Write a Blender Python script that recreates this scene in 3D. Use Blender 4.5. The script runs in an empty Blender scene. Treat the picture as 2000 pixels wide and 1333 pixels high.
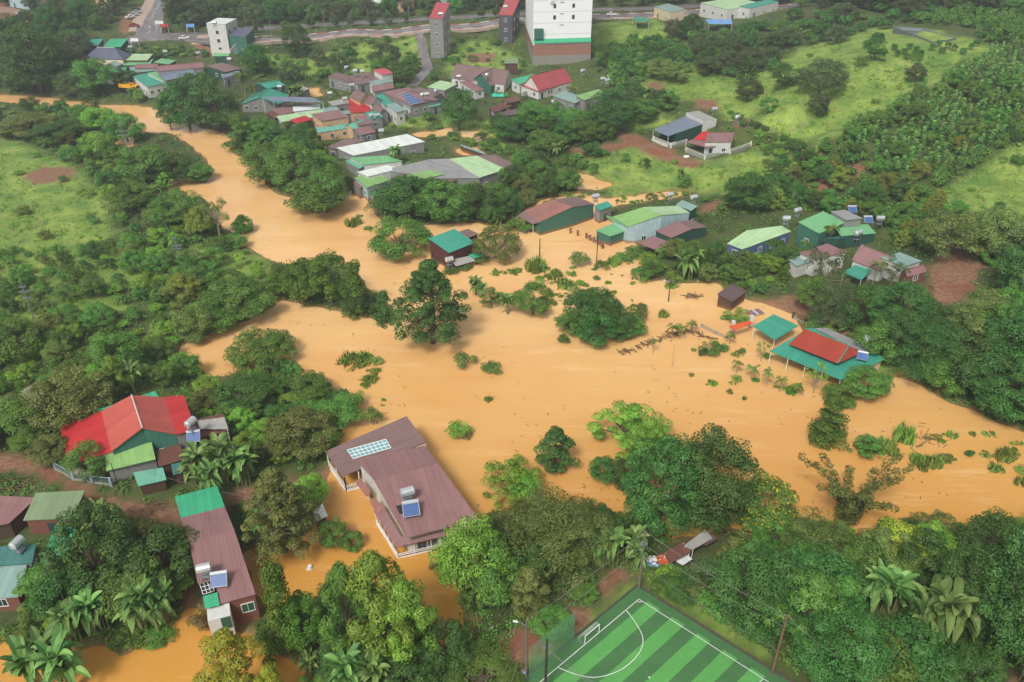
import bpy, math, random
import numpy as np
from mathutils import Vector, Matrix
R = math.radians
SC = bpy.context.scene
# ------------------------------------------------------------------ camera, sky, sun, exposure
F, PITCH, CH = 1600.0, R(32.0), 85.0
SN, CS = math.sin(PITCH), math.cos(PITCH)
cam = bpy.data.cameras.new("camera"); cam.sensor_width = 36; cam.lens = 36*F/2000.0
cam.clip_start = 1; cam.clip_end = 20000
co = bpy.data.objects.new("camera", cam); SC.collection.objects.link(co)
co.location = (0, 0, CH); co.rotation_euler = (math.pi/2-PITCH, 0, 0); SC.camera = co
w = bpy.data.worlds.new("World"); SC.world = w; w.use_nodes = True
nt = w.node_tree; bg = nt.nodes["Background"]
SUN_EL, SUN_AZ = 50, 205
sky = nt.nodes.new("ShaderNodeTexSky"); sky.sky_type = 'NISHITA'; sky.sun_disc = False
sky.sun_elevation = R(SUN_EL); sky.sun_rotation = R(SUN_AZ); sky.dust_density = 4; sky.air_density = 1.0; sky.ozone_density = 1.0
hs = nt.nodes.new("ShaderNodeHueSaturation"); hs.inputs['Saturation'].default_value = 0.18
nt.links.new(sky.outputs[0], hs.inputs['Color']); nt.links.new(hs.outputs[0], bg.inputs[0]); bg.inputs[1].default_value = 0.085
sl = bpy.data.lights.new("sun", 'SUN'); sl.energy = 1.5; sl.angle = R(12); sl.color = (1, .96, .9)
so = bpy.data.objects.new("sun", sl); SC.collection.objects.link(so)
so.rotation_euler = (R(90-SUN_EL), 0, R(180-SUN_AZ))
SC.view_settings.view_transform = 'Standard'; SC.view_settings.look = 'None'; SC.view_settings.gamma = 1
SC.view_settings.exposure = 0.66
SC.cycles.max_bounces = 6; SC.cycles.diffuse_bounces = 3; SC.cycles.transparent_max_bounces = 6
SC.cycles.use_denoising = True
rng = np.random.default_rng(7); random.seed(7)

# ------------------------------------------------------------------ geometry of the view
def ray(u, v):
    u = np.asarray(u, float); v = np.asarray(v, float)
    xr = (u-1000)/F; yr = (v-666.5)/F
    return np.stack([xr, CS-yr*SN, -SN-yr*CS], -1)
def AT(u, v, z):
    d = ray(u, v); t = (z-CH)/d[2]
    return Vector((d[0]*t, d[1]*t, z))
def ATa(p, z):
    p = np.asarray(p, float); d = ray(p[:, 0], p[:, 1]); z = np.asarray(z, float)
    t = (z-CH)/d[:, 2]
    return d[:, :2]*t[:, None]
def PX(P):
    x, y, z = P[0], P[1], P[2]-CH
    Z = CS*y - SN*z; Y = -SN*y - CS*z
    return 1000+F*x/Z, 666.5+F*Y/Z, Z

# ------------------------------------------------------------------ terrain
WATER = [
 [(-300,180),(0,187),(60,188),(140,198),(200,207),(250,207),(300,213),(340,232),(400,252),(440,262),(470,300),(500,335),(530,375),(580,392),(620,425),
  (660,400),(690,365),(705,372),(725,405),(745,432),(800,447),(850,440),(900,436),(960,440),(1000,452),(1010,440),(1000,428),(1060,392),(1130,380),(1190,390),(1255,381),(1335,375),(1345,381),
  (1300,389),(1200,399),(1180,408),(1180,425),(1230,470),(1250,490),(1255,520),(1250,548),(1300,552),(1400,556),(1412,572),(1470,588),(1510,600),(1550,618),(1560,640),
  (1600,690),(1690,745),(1760,738),(1800,758),(1850,785),(1900,800),(1960,832),(2010,852),(2300,950),(2750,1000),
  (2750,1060),(2300,1040),(2000,1018),(1900,1022),(1800,1020),(1740,1022),(1650,1045),(1570,1005),(1500,1025),(1400,1035),(1310,1045),(1250,1000),(1200,1020),(1100,985),(1000,985),(950,1010),
  (880,1080),(890,1150),(905,1200),(900,1240),(870,1265),(830,1260),(800,1200),(760,1150),(720,1120),(640,1120),(600,1170),(560,1190),(520,1180),(500,1120),(470,1090),(490,1072),(570,1060),(610,1040),(640,985),(625,960),(640,940),
  (660,860),(700,810),(690,790),(640,760),(590,735),(560,712),(480,725),(430,738),(380,716),(350,692),(370,670),(430,640),(500,622),(540,600),(550,580),
  (590,600),(640,604),(700,618),(760,632),(770,600),(720,560),(700,520),(620,505),(560,515),(510,500),(470,470),(440,440),(410,415),(370,392),(325,362),(330,350),(360,352),(400,358),(420,340),(410,315),(380,285),(340,262),(300,258),(262,262),(245,240),(250,224),(200,218),(150,213),(60,205),(0,198),(-300,195)],
 [(-200,1250),(0,1258),(100,1240),(160,1262),(240,1280),(330,1240),(370,1190),(400,1215),(425,1240),(470,1250),(560,1290),(600,1340),(640,1420),(-200,1450)],
 [(222,282),(232,272),(255,268),(258,285),(240,292)],
 [(805,262),(850,256),(880,250),(885,258),(860,266),(830,268)],
 [(900,256),(930,258),(950,270),(930,276),(905,266)],
 [(892,294),(930,290),(935,302),(900,306)],
 [(1008,308),(1030,304),(1060,312),(1040,322),(1015,320)],
 [(1108,350),(1130,338),(1170,352),(1196,360),(1170,372),(1120,368)],
 [(1120,392),(1060,402),(1055,396),(1110,385)],
 [(598,174),(620,172),(628,188),(605,190)],
]
CPS = [(-200,60,10),(0,20,12),(150,20,12),(300,20,11),(300,80,9),(200,112,6),(100,150,4),(60,178,1.5),(250,170,2),(400,120,4),(440,108,6.5),(420,70,8.5),(500,74,10),(700,66,10),(850,54,11),(1000,44,12),(1200,33,12),(1400,22,12),
 (600,110,5),(700,110,5),(600,160,2),(780,140,4),(850,112,5),(960,95,6),(1070,125,5),(1030,150,4),(900,170,2.5),(1100,190,2.5),(700,200,1.5),(550,200,1.5),(700,250,1),(900,230,1.2),(1150,240,2),(1230,200,6),(1260,165,9),(1200,110,7),(1330,150,10),(1400,120,12),(1500,60,14),(1380,200,9),(1420,245,4),
 (1330,275,2),(1430,295,2),(1510,290,4),(1450,230,9),(1550,200,14),(1600,150,18),(1700,120,21),(1800,80,24),(1900,60,25),(2000,30,26),(2300,30,28),(1700,20,22),(1600,30,18),(1900,150,22),(1650,260,13),(1750,300,11),(1850,230,16),(2000,250,16),(2300,300,16),(1600,350,6),(1500,360,2),(1700,400,6),(1800,420,6),(1950,380,10),(2000,480,9),(2300,500,10),(1900,520,7),(1820,530,5),(1700,540,2.2),(1600,560,1.5),(1500,500,1.2),(1600,430,2.2),(1450,430,1.3),(1300,330,1.2),(1200,320,.9),(1100,290,1.1),(1700,640,1.8),(1850,700,3),(2000,700,5),(2000,600,7),(2300,700,6),(1100,350,.8),
 (0,300,2.2),(100,350,2.2),(200,420,2.2),(300,480,1.8),(100,550,2.5),(0,700,3.5),(-200,500,3),(-200,900,4),(200,650,2.6),(300,620,1.8),(150,280,1.3),(350,560,1.4),(100,800,3.5),(280,880,2.8),(450,800,1.6),(550,850,1.3),(100,950,3),(0,1100,2.2),(300,1050,2),(200,1100,1.6),(500,980,1.3),(600,1250,.6),(700,1280,.8),(950,1050,.9),(1100,1080,1.1),(1000,1200,1.3),(1300,1250,1.5),(1200,1333,1.5),(1450,1100,1.3),(1700,1150,1.5),(1990,1150,2.3),(1900,1330,2.8),(1500,1200,1.5),(-200,1200,2.2),(2300,1200,2.5),(1000,1500,1.5),
 (300,-100,14),(1000,-100,15),(2000,-100,28),(-300,-100,13),(2600,-100,28),(1000,-200,18)]
cpx = np.array([AT(u, v, z) for u, v, z in CPS])
WPOLY = [ATa(p, np.zeros(len(p))) for p in WATER]
def poly_sdf(P, X, Y):
    d2 = np.full(X.shape, 1e12); ins = np.zeros(X.shape, bool)
    n = len(P)
    for i in range(n):
        ax, ay = P[i]; bx, by = P[(i+1) % n]
        ex, ey = bx-ax, by-ay
        t = np.clip(((X-ax)*ex+(Y-ay)*ey)/(ex*ex+ey*ey+1e-9), 0, 1)
        dx = X-ax-t*ex; dy = Y-ay-t*ey
        d2 = np.minimum(d2, dx*dx+dy*dy)
        c = ((ay <= Y) & (by > Y)) | ((by <= Y) & (ay > Y))
        if c.any():
            xi = ax+(Y-ay)/(ey if abs(ey) > 1e-9 else 1e-9)*ex
            ins ^= c & (X < xi)
    d = np.sqrt(d2); return np.where(ins, -d, d)
_ph = np.random.default_rng(3).uniform(0, 6.28, (12, 3))
def wob(X, Y, wl):
    s = 0
    for i in range(6):
        a = _ph[i, 0]; k = 6.28/(wl*(0.7+0.25*i))
        s = s+np.sin((X*math.cos(a)+Y*math.sin(a))*k+_ph[i, 1])*np.sin((X*math.sin(a*1.7)-Y*math.cos(a*1.3))*k*.8+_ph[i, 2])
    return s/2.2
def sstep(a, b, x):
    t = np.clip((x-a)/(b-a), 0, 1); return t*t*(3-2*t)
# football pitch frame
PZ = 1.5
pc = AT(1248, 1171, PZ); pe2 = (AT(1490, 1326, PZ)-pc).normalized(); pe1 = (AT(1057, 1331, PZ)-pc).normalized()
PITCH_L, PITCH_W = 34.0, 22.0
def pitchP(a, b, z=PZ): p = pc+pe1*a+pe2*b; return Vector((p.x, p.y, z))
GX = np.arange(-460, 470.1, 1.25); GY = np.arange(25, 1000, 1.25)
X, Y = np.meshgrid(GX, GY)
wd = np.full(X.shape, 60.0)
m = (Y < 620)
for P in WPOLY:
    lo = P.min(0)-30; hi = P.max(0)+30
    mm = (X > lo[0]) & (X < hi[0]) & (Y > lo[1]) & (Y < hi[1])
    wd[mm] = np.minimum(wd[mm], poly_sdf(P, X[mm], Y[mm]))
wd = wd+wob(X, Y, 9)*.7+wob(X, Y, 3.3)*.25
num = np.zeros(X.shape); den = np.zeros(X.shape)
for x, y, z in cpx:
    q = 1/(((X-x)**2+(Y-y)**2)*.01+.35)**1.7
    num += q*z; den += q
HC = num/den
H = np.where(wd > 0, .22*sstep(0, 2, wd)+np.maximum(HC-.2, .1)*sstep(0, 16, wd), np.maximum(-1.6, wd*.45))
H = H+np.where(Y < 330, (wob(X, Y, 7)*.16+wob(X, Y, 2.6)*.06)*sstep(1, 6, wd), 0)
pd = [(X-pc.x)*pe1.x+(Y-pc.y)*pe1.y, (X-pc.x)*pe2.x+(Y-pc.y)*pe2.y]
pin = np.minimum(np.minimum(pd[0]+5, PITCH_L+6-pd[0]), np.minimum(pd[1]+5, PITCH_W+12-pd[1]))
pm = sstep(-4, 1, pin); H = H*(1-pm)+(PZ-.03)*pm
def bil(A, x, y):
    fx = np.clip((np.asarray(x)-GX[0])/1.25, 0, len(GX)-1.001); fy = np.clip((np.asarray(y)-GY[0])/1.25, 0, len(GY)-1.001)
    ix = fx.astype(int); iy = fy.astype(int); a = fx-ix; b = fy-iy
    return (A[iy, ix]*(1-a)+A[iy, ix+1]*a)*(1-b)+(A[iy+1, ix]*(1-a)+A[iy+1, ix+1]*a)*b
def hgt(x, y): return float(bil(H, x, y))
def GPa(U, V):
    d = ray(U, V); n = len(d)
    t0 = np.full(n, 40.0); done = np.zeros(n, bool); res = np.full(n, 900.0)
    ts = np.concatenate([np.arange(60, 300, 2.0), np.arange(300, 1100, 4.0)])
    prev = np.full(n, 50.0)
    for t in ts:
        z = CH+d[:, 2]*t; g = np.maximum(bil(H, d[:, 0]*t, d[:, 1]*t), 0)
        hit = (z <= g) & ~done
        if hit.any():
            lo = prev[hit]; hi = np.full(hit.sum(), t); dd = d[hit]
            for _ in range(12):
                mid = (lo+hi)/2
                b = CH+dd[:, 2]*mid <= np.maximum(bil(H, dd[:, 0]*mid, dd[:, 1]*mid), 0)
                hi = np.where(b, mid, hi); lo = np.where(b, lo, mid)
            res[hit] = hi; done |= hit
        prev[:] = t
    P = d*res[:, None]; P[:, 2] += CH
    return P
def GP(u, v): return Vector(GPa([u], [v])[0])

# ------------------------------------------------------------------ materials
def lin(c):
    return tuple(((x/255)/12.92 if x/255 < .04045 else ((x/255+.055)/1.055)**2.4) for x in c)
class NB:
    def __init__(s, name):
        s.m = bpy.data.materials.new(name); s.m.use_nodes = True; s.t = s.m.node_tree
        s.p = s.t.nodes["Principled BSDF"]; s.o = s.t.nodes["Material Output"]
    def n(s, ty, **kw):
        x = s.t.nodes.new("ShaderNode"+ty)
        for k, v in kw.items():
            if k in x.inputs: x.inputs[k].default_value = v
            else: setattr(x, k, v)
        return x
    def l(s, a, b): s.t.links.new(a, b)
    def mix(s, f, a, b, bt='MIX'):
        x = s.n("MixRGB", blend_type=bt)
        for i, q in enumerate((f, a, b)):
            if hasattr(q, 'links'): s.l(q, x.inputs[i])
            elif i == 0: x.inputs[0].default_value = q
            else: x.inputs[i].default_value = (*q, 1) if len(q) == 3 else q
        return x.outputs[0]
    def math(s, op, a, b=0.0):
        x = s.n("Math", operation=op)
        for i, q in enumerate((a, b)):
            if hasattr(q, 'links'): s.l(q, x.inputs[i])
            else: x.inputs[i].default_value = q
        return x.outputs[0]
    def noise(s, scale, vec=None, detail=4, rough=.6):
        x = s.n("TexNoise"); x.inputs['Scale'].default_value = scale; x.inputs['Detail'].default_value = detail; x.inputs['Roughness'].default_value = rough
        if vec is not None: s.l(vec, x.inputs['Vector'])
        return x.outputs['Fac']
    def ramp(s, f, a, b):
        x = s.n("MapRange"); s.l(f, x.inputs[0]); x.inputs[1].default_value = a; x.inputs[2].default_value = b; return x.outputs[0]
    def bump(s, h, st=.3, d=.05):
        x = s.n("Bump"); x.inputs['Strength'].default_value = st; x.inputs['Distance'].default_value = d
        s.l(h, x.inputs['Height']); s.l(x.outputs[0], s.p.inputs['Normal'])
    def geo(s): return s.n("NewGeometry").outputs['Position']
    def obj(s): return s.n("TexCoord").outputs['Object']
MATS = {}
def plain(name, rgb, rough=.6, metal=0, var=.25, scale=1.5, bump=0):
    if name in MATS: return MATS[name]
    b = NB(name); c = lin(rgb)
    n1 = b.noise(scale, b.geo()); n2 = b.noise(scale*7, b.geo())
    f = b.math('ADD', b.math('MULTIPLY', n1, .7), b.math('MULTIPLY', n2, .3))
    col = b.mix(b.ramp(f, .3, .7), tuple(x*(1-var) for x in c), tuple(min(1, x*(1+var)) for x in c))
    b.l(col, b.p.inputs['Base Color']); b.p.inputs['Roughness'].default_value = rough; b.p.inputs['Metallic'].default_value = metal
    if bump: b.bump(n2, bump)
    MATS[name] = b.m; return b.m
ROOFC = dict(maroon=(146,110,108), brown=(130,106,102), darkbrown=(104,86,84), rustbrown=(154,108,96), teal=(66,156,132), green=(120,182,128), palegreen=(176,208,160), lime=(136,178,108),
    darkteal=(70,118,112), bluegray=(122,134,150), gray=(150,152,150), olive=(128,148,112), red=(186,52,54), salmon=(190,92,80), orangetile=(216,96,52), redtile=(160,66,50), white=(222,228,222),
    pink=(206,96,108), tilered=(172,84,86), grayteal=(136,164,156), emerald=(66,172,128), tin=(168,166,160), blue=(120,170,220), slate=(96,100,118), rust=(110,74,64), seafoam=(112,176,152))
def roofmat(k):
    nm = 'roof_'+k
    if nm in MATS: return MATS[nm]
    b = NB(nm); c = lin(ROOFC[k])
    uv = b.n("UVMap").outputs[0]; sp = b.n("SeparateXYZ"); b.l(uv, sp.inputs[0])
    seam = b.math('LESS_THAN', b.math('FRACT', b.math('MULTIPLY', sp.outputs[0], .95)), .09)
    rib = b.math('SINE', b.math('MULTIPLY', sp.outputs[0], 6.283/.32))
    mp = b.n("Mapping"); mp.inputs['Scale'].default_value = (1.6, .16, 1); b.l(uv, mp.inputs[0])
    ad = b.n("VectorMath", operation='ADD'); b.l(mp.outputs[0], ad.inputs[0])
    oi = b.n("ObjectInfo"); cb = b.n("CombineXYZ"); b.l(b.math('MULTIPLY', oi.outputs['Random'], 50), cb.inputs[0]); b.l(cb.outputs[0], ad.inputs[1])
    streak = b.noise(1.0, ad.outputs[0], 5); blot = b.noise(.35, b.geo(), 5)
    col = b.mix(b.ramp(streak, .35, .75), tuple(x*.9 for x in c), tuple(min(1, x*1.06+.005) for x in c))
    dirt = tuple(x*.45+.03*y for x, y in zip(c, (1, .8, .6)))
    col = b.mix(b.math('MULTIPLY', b.ramp(blot, .55, .8), .55 if k not in ('white',) else .25), col, dirt)
    col = b.mix(b.math('MULTIPLY', seam, .28), col, tuple(x*.35 for x in c))
    wn = b.n("TexWhiteNoise", noise_dimensions='2D'); fl = b.n("VectorMath", operation='FLOOR'); ms = b.n("VectorMath", operation='MULTIPLY'); b.l(uv, ms.inputs[0]); ms.inputs[1].default_value = (.95, .16, 0); b.l(ms.outputs[0], fl.inputs[0]); ad2 = b.n("VectorMath", operation='ADD'); b.l(fl.outputs[0], ad2.inputs[0]); b.l(cb.outputs[0], ad2.inputs[1]); b.l(ad2.outputs[0], wn.inputs['Vector'])
    hv = b.n("HueSaturation"); b.l(col, hv.inputs['Color']); b.l(b.math('ADD', b.math('MULTIPLY', wn.outputs[0], .14), .94), hv.inputs['Value']); col = hv.outputs[0]
    rs = b.noise(.9, b.geo(), 8, .7); col = b.mix(b.math('MULTIPLY', b.ramp(rs, .6, .74), .6 if k != 'white' else .3), col, lin((112, 78, 60)))
    b.l(col, b.p.inputs['Base Color']); b.p.inputs['Roughness'].default_value = .42; b.p.inputs['IOR'].default_value = 1.35
    b.bump(rib, .35, .03); MATS[nm] = b.m; return b.m
WALLC = dict(white=(214,214,208), gray=(140,140,136), beige=(216,180,138), darkgray=(86,88,92), green=(62,116,98), lightblue=(178,204,208), maroonplank=(84,46,42), brick=(138,78,60), cream=(222,206,172), darkgreen=(40,84,70), wood=(92,70,54), concrete=(150,146,138), blue=(84,112,150), brickbase=(172,122,100))
def wallmat(k):
    nm = 'wall_'+k
    if nm in MATS: return MATS[nm]
    b = NB(nm); c = lin(WALLC[k]); uv = b.n("UVMap").outputs[0]
    n1 = b.noise(.8, b.geo(), 6); mp = b.n("Mapping"); mp.inputs['Scale'].default_value = (2, .25, 1); b.l(uv, mp.inputs[0]); st = b.noise(1, mp.outputs[0], 5)
    if k in ('brick', 'brickbase'):
        br = b.n("TexBrick"); b.l(uv, br.inputs['Vector']); br.inputs['Scale'].default_value = 2.2
        br.inputs['Color1'].default_value = (*c, 1); br.inputs['Color2'].default_value = (*[x*.6 for x in c], 1); br.inputs['Mortar'].default_value = (.25, .21, .18, 1); br.inputs['Mortar Size'].default_value = .012
        col = br.outputs[0]
    else:
        col = b.mix(b.ramp(n1, .3, .7), tuple(x*.82 for x in c), c)
    if k in ('maroonplank', 'wood', 'green', 'darkgreen', 'lightblue'):
        sp = b.n("SeparateXYZ"); b.l(uv, sp.inputs[0])
        col = b.mix(b.math('MULTIPLY', b.math('LESS_THAN', b.math('FRACT', b.math('MULTIPLY', sp.outputs[0], 1.1)), .12), .35), col, tuple(x*.4 for x in c))
    col = b.mix(b.math('MULTIPLY', b.ramp(st, .52, .8), .5), col, tuple(x*.35+.02 for x in c))
    sz = b.n("SeparateXYZ"); gp_ = b.geo(); b.l(gp_, sz.inputs[0]); zz = b.math('ADD', sz.outputs[2], b.math('MULTIPLY', b.noise(1.2, gp_, 5), -1.2))
    col = b.mix(b.math('MULTIPLY', b.ramp(zz, .25, -.25), .75), col, lin((150, 104, 64)))
    b.l(col, b.p.inputs['Base Color']); b.p.inputs['Roughness'].default_value = .8
    MATS[nm] = b.m; return b.m
LEAFC = dict(dark=((50,82,34),(100,140,66)), mid=((64,102,38),(128,170,76)), bright=((86,130,40),(164,204,82)), olive=((80,98,44),(150,164,86)), yellow=((122,140,32),(202,208,76)), gray=((58,78,46),(118,136,84)),
    banana=((70,108,48),(146,178,96)), palm=((62,94,36),(138,164,70)), grass=((84,118,40),(162,188,78)), weed=((96,128,46),(172,198,96)), vine=((50,86,28),(118,152,56)), pepper=((52,98,42),(142,186,96)), gold=((100,120,44),(162,172,74)), bamboo=((66,84,36),(138,152,76)), dry=((92,74,46),(150,126,80)), blossom=((190,150,10),(250,210,40)))
def leafmat(k):
    nm = 'leaf_'+k
    if nm in MATS: return MATS[nm]
    b = NB(nm); a, c = (lin(x) for x in LEAFC[k])
    at = b.n("Attribute", attribute_name='tint').outputs['Fac']
    oi = b.n("ObjectInfo").outputs['Random']
    col = b.mix(at, a, c)
    hv = b.n("HueSaturation"); b.l(col, hv.inputs['Color'])
    b.l(b.math('ADD', b.math('MULTIPLY', oi, .05), .475), hv.inputs['Hue']); b.l(b.math('ADD', b.math('MULTIPLY', oi, .5), .75), hv.inputs['Value'])
    b.l(hv.outputs[0], b.p.inputs['Base Color']); b.p.inputs['Roughness'].default_value = .5; b.p.inputs['IOR'].default_value = 1.35
    tr = b.n("BsdfTranslucent"); b.l(hv.outputs[0], tr.inputs[0])
    mx = b.n("MixShader"); mx.inputs[0].default_value = .24; b.l(b.p.outputs[0], mx.inputs[1]); b.l(tr.outputs[0], mx.inputs[2]); b.l(mx.outputs[0], b.o.inputs[0])
    MATS[nm] = b.m; return b.m
bark = plain('bark', (92, 80, 64), .9, var=.4, scale=3)
palebark = plain('pale_bark', (150, 138, 116), .9, var=.3, scale=3)
steel = plain('stainless_steel', (225, 228, 230), .25, .6, var=.05)
galv = plain('galvanised_steel', (150, 155, 160), .5, .4, var=.1)
whitep = plain('white_paint', (228, 228, 224), .5, var=.06)
glassd = plain('dark_window_glass', (44, 56, 62), .12, var=.3)
conc = plain('concrete', (150, 146, 136), .85, var=.2)
polem = plain('concrete_pole', (112, 104, 92), .85, var=.2)
darkpole = plain('dark_pole', (62, 52, 46), .85, var=.2)
wirem = plain('cable', (120, 118, 110), .6, var=.05)
rubber = plain('black_rubber', (28, 28, 30), .8, var=.1)
solarm = plain('solar_glass', (64, 96, 150), .4, var=.25, scale=4)
trim = plain('roof_trim', (205, 200, 192), .6, var=.08)
doorm = plain('door_paint', (58, 70, 68), .6, var=.2)

# ------------------------------------------------------------------ mesh helper
class MB:
    def __init__(s): s.v = []; s.f = []; s.uv = []
    def face(s, pts, uv=None):
        i = len(s.v); s.v += [tuple(p) for p in pts]; s.f.append(tuple(range(i, i+len(pts))))
        if uv is None:
            p0 = Vector(pts[0]); ex = Vector(pts[1])-p0
            ex = ex.normalized() if ex.length > 1e-6 else Vector((1, 0, 0))
            nn = ex.cross(Vector(pts[-1])-p0); nn = nn.normalized() if nn.length > 1e-6 else Vector((0, 0, 1))
            ey = nn.cross(ex); uv = [((Vector(p)-p0).dot(ex), (Vector(p)-p0).dot(ey)) for p in pts]
        s.uv += uv
    def slab(s, pts, th):
        pts = [Vector(p) for p in pts]
        n = (pts[1]-pts[0]).cross(pts[-1]-pts[0]).normalized()
        if n.z < 0: pts = [pts[1], pts[0]]+pts[:1:-1] if len(pts) > 2 else pts
        lo = [p-Vector((0, 0, th)) for p in pts]
        s.face(pts); s.face(lo[::-1])
        for i in range(len(pts)):
            j = (i+1) % len(pts); s.face([pts[i], lo[i], lo[j], pts[j]])
    def obox(s, c, ax, ay, az):
        c, ax, ay, az = Vector(c), Vector(ax), Vector(ay), Vector(az)
        q = [c+a*ax+b*ay+d*az for d in (-1, 1) for b in (-1, 1) for a in (-1, 1)]
        for f in ((0, 2, 3, 1), (4, 5, 7, 6), (0, 1, 5, 4), (2, 6, 7, 3), (0, 4, 6, 2), (1, 3, 7, 5)): s.face([q[k] for k in f])
    def box(s, c, sx, sy, sz, rz=0):
        a = Vector((math.cos(rz), math.sin(rz), 0)); b = Vector((-a.y, a.x, 0))
        s.obox(c, a*sx/2, b*sy/2, (0, 0, sz/2))
    def tube(s, path, r, n=6, cap=True):
        path = [Vector(p) for p in path]; k = len(path)
        rs = r if isinstance(r, (list, tuple)) else [r]*k
        rings = []
        for i, p in enumerate(path):
            t = (path[min(i+1, k-1)]-path[max(i-1, 0)]).normalized()
            a = t.cross(Vector((.31, .17, 1)) if abs(t.z) < .95 else Vector((1, .2, 0))).normalized(); b = t.cross(a)
            rings.append([p+(a*math.cos(6.2832*q/n)+b*math.sin(6.2832*q/n))*rs[i] for q in range(n)])
        for i in range(k-1):
            for q in range(n):
                q2 = (q+1) % n; s.face([rings[i][q], rings[i][q2], rings[i+1][q2], rings[i+1][q]])
        if cap: s.face(rings[0][::-1]); s.face(rings[-1])
    def build(s, name, mat, parent=None, org=None, smooth=False):
        me = bpy.data.meshes.new(name); o = org or Vector((0, 0, 0))
        me.from_pydata([(p[0]-o[0], p[1]-o[1], p[2]-o[2]) for p in s.v], [], s.f)
        ul = me.uv_layers.new(name="UVMap"); ul.data.foreach_set("uv", [c for q in s.uv for c in q])
        if smooth: me.shade_smooth()
        me.materials.append(mat); ob = bpy.data.objects.new(name, me); SC.collection.objects.link(ob)
        if parent: ob.parent = parent
        elif org: ob.location = o
        return ob
def tag(o, label=None, cat=None, group=None, kind=None):
    if label: o['label'] = label
    if cat: o['category'] = cat
    if group: o['group'] = group
    if kind: o['kind'] = kind
    return o
def empty(name, loc, label=None, cat=None, group=None):
    o = bpy.data.objects.new(name, None); o.location = loc; o.empty_display_size = .5; SC.collection.objects.link(o)
    return tag(o, label, cat, group)
def copytree(o, parent=None):
    c = o.copy(); SC.collection.objects.link(c)
    if parent: c.parent = parent
    for ch in list(o.children): copytree(ch, c)
    return c
LM = []     # landmarks (short name, position)
FOOT = []   # footprints kept free of plants (x, y, r)
def lm(name, p): LM.append((name, float(p[0]), float(p[1])))
# ------------------------------------------------------------------ ground, water, roads, pitch
def polyw(p): return GPa([a for a, b in p], [b for a, b in p])[:, :2]
def strip(pts, wpx):
    L = [(u-w/2, v) for (u, v), w in zip(pts, wpx)]; Rr = [(u+w/2, v) for (u, v), w in zip(pts, wpx)]
    return L+Rr[::-1]
GRASS = [[(-60,262),(0,268),(60,280),(150,335),(215,395),(220,470),(120,485),(60,505),(0,525),(-60,530)],
 [(1130,312),(1240,285),(1330,312),(1400,312),(1480,290),(1570,312),(1540,350),(1460,392),(1340,370),(1200,392),(1150,350)],
 [(1250,165),(1330,125),(1420,155),(1500,135),(1560,95),(1720,50),(1850,68),(1960,100),(1900,150),(1790,190),(1660,262),(1600,292),(1500,252),(1400,212),(1300,195)],
 [(1830,380),(1940,310),(2000,280),(2100,270),(2100,460),(2000,430),(1900,450),(1800,410)],
 [(480,110),(820,68),(832,130),(760,150),(640,142),(480,138)],[(870,75),(960,80),(1040,130),(960,160),(870,142)],[(1150,50),(1290,38),(1330,100),(1280,150),(1180,130)],
 [(860,225),(960,235),(1010,300),(940,285),(860,262)],[(1230,212),(1300,220),(1310,242),(1225,256)],[(1250,1108),(1300,1165),(1480,1285),(1500,1262),(1330,1138)],[(1035,1282),(1240,1140),(1248,1160),(1060,1300)],
 [(700,180),(850,215),(830,250),(720,250)],[(0,560),(70,560),(110,640),(60,690),(0,680)],[(250,470),(340,500),(300,560),(210,560)],[(-60,500),(120,485),(225,475),(235,560),(60,565),(-60,560)],[(90,575),(200,565),(260,600),(170,640)],[(330,475),(430,485),(450,545),(370,545)],[(20,640),(110,660),(60,720),(-30,700)],[(230,300),(290,340),(270,380),(210,340)],[(300,640),(350,650),(330,690),(280,680)],[(1580,700),(1720,640),(1780,690),(1720,740)],[(1490,985),(1570,1000),(1600,1040),(1480,1080)],[(440,470),(520,500),(540,540),(470,560),(430,500)]]
SOIL = [[(-40,878),(0,880),(60,890),(150,935),(230,980),(320,985),(345,1000),(345,1040),(330,1020),(250,1010),(150,975),(60,925),(-40,920)],
 [(280,1000),(345,1000),(362,1060),(372,1110),(392,1180),(400,1240),(375,1240),(350,1140),(310,1090),(285,1060)],[(430,965),(520,945),(600,930),(640,905),(650,925),(600,950),(500,975),(445,985)],
 [(1195,252),(1225,258),(1330,300),(1380,318),(1350,330),(1270,305),(1215,275)],[(1110,290),(1215,278),(1235,284),(1160,306),(1120,305)],[(1805,545),(1830,500),(1870,490),(1925,520),(1900,560),(1880,592),(1830,600)],
 [(1460,590),(1560,570),(1700,590),(1740,575),(1790,590),(1720,620),(1640,640),(1560,622),(1480,600)],[(38,345),(85,328),(142,330),(138,355),(62,362)],[(912,106),(965,105),(962,124),(910,122)],[(1258,165),(1285,160),(1300,198),(1270,190)],[(1358,195),(1400,195),(1404,216),(1362,214)],[(1440,228),(1462,230),(1460,252),(1440,245)],
 [(1130,1180),(1195,1112),(1240,1125),(1190,1150),(1120,1225),(1060,1270),(985,1320),(950,1310),(1010,1240)],[(1958,1345),(2000,1285),(2040,1280),(2040,1345)],[(380,88),(415,86),(420,108),(385,112)],
 [(230,40),(300,0),(303,0),(265,58),(240,70)],[(-20,5),(0,5),(50,25),(100,50),(60,60),(0,35)],[(1620,640),(1660,650),(1640,700),(1600,690)],[(1640,320),(1690,325),(1680,350),(1640,345)],[(1600,350),(1640,340),(1620,375),(1560,380)],[(600,30),(660,0),(680,0),(672,25),(640,40)],[(1380,395),(1410,395),(1400,412),(1365,415)]]
n0 = 430
ys = np.concatenate([np.linspace(26, 60, 30, False), 60*(720/60)**np.linspace(0, 1, 430), [840, 960]])
ss = np.linspace(-1, 1, n0)
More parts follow.
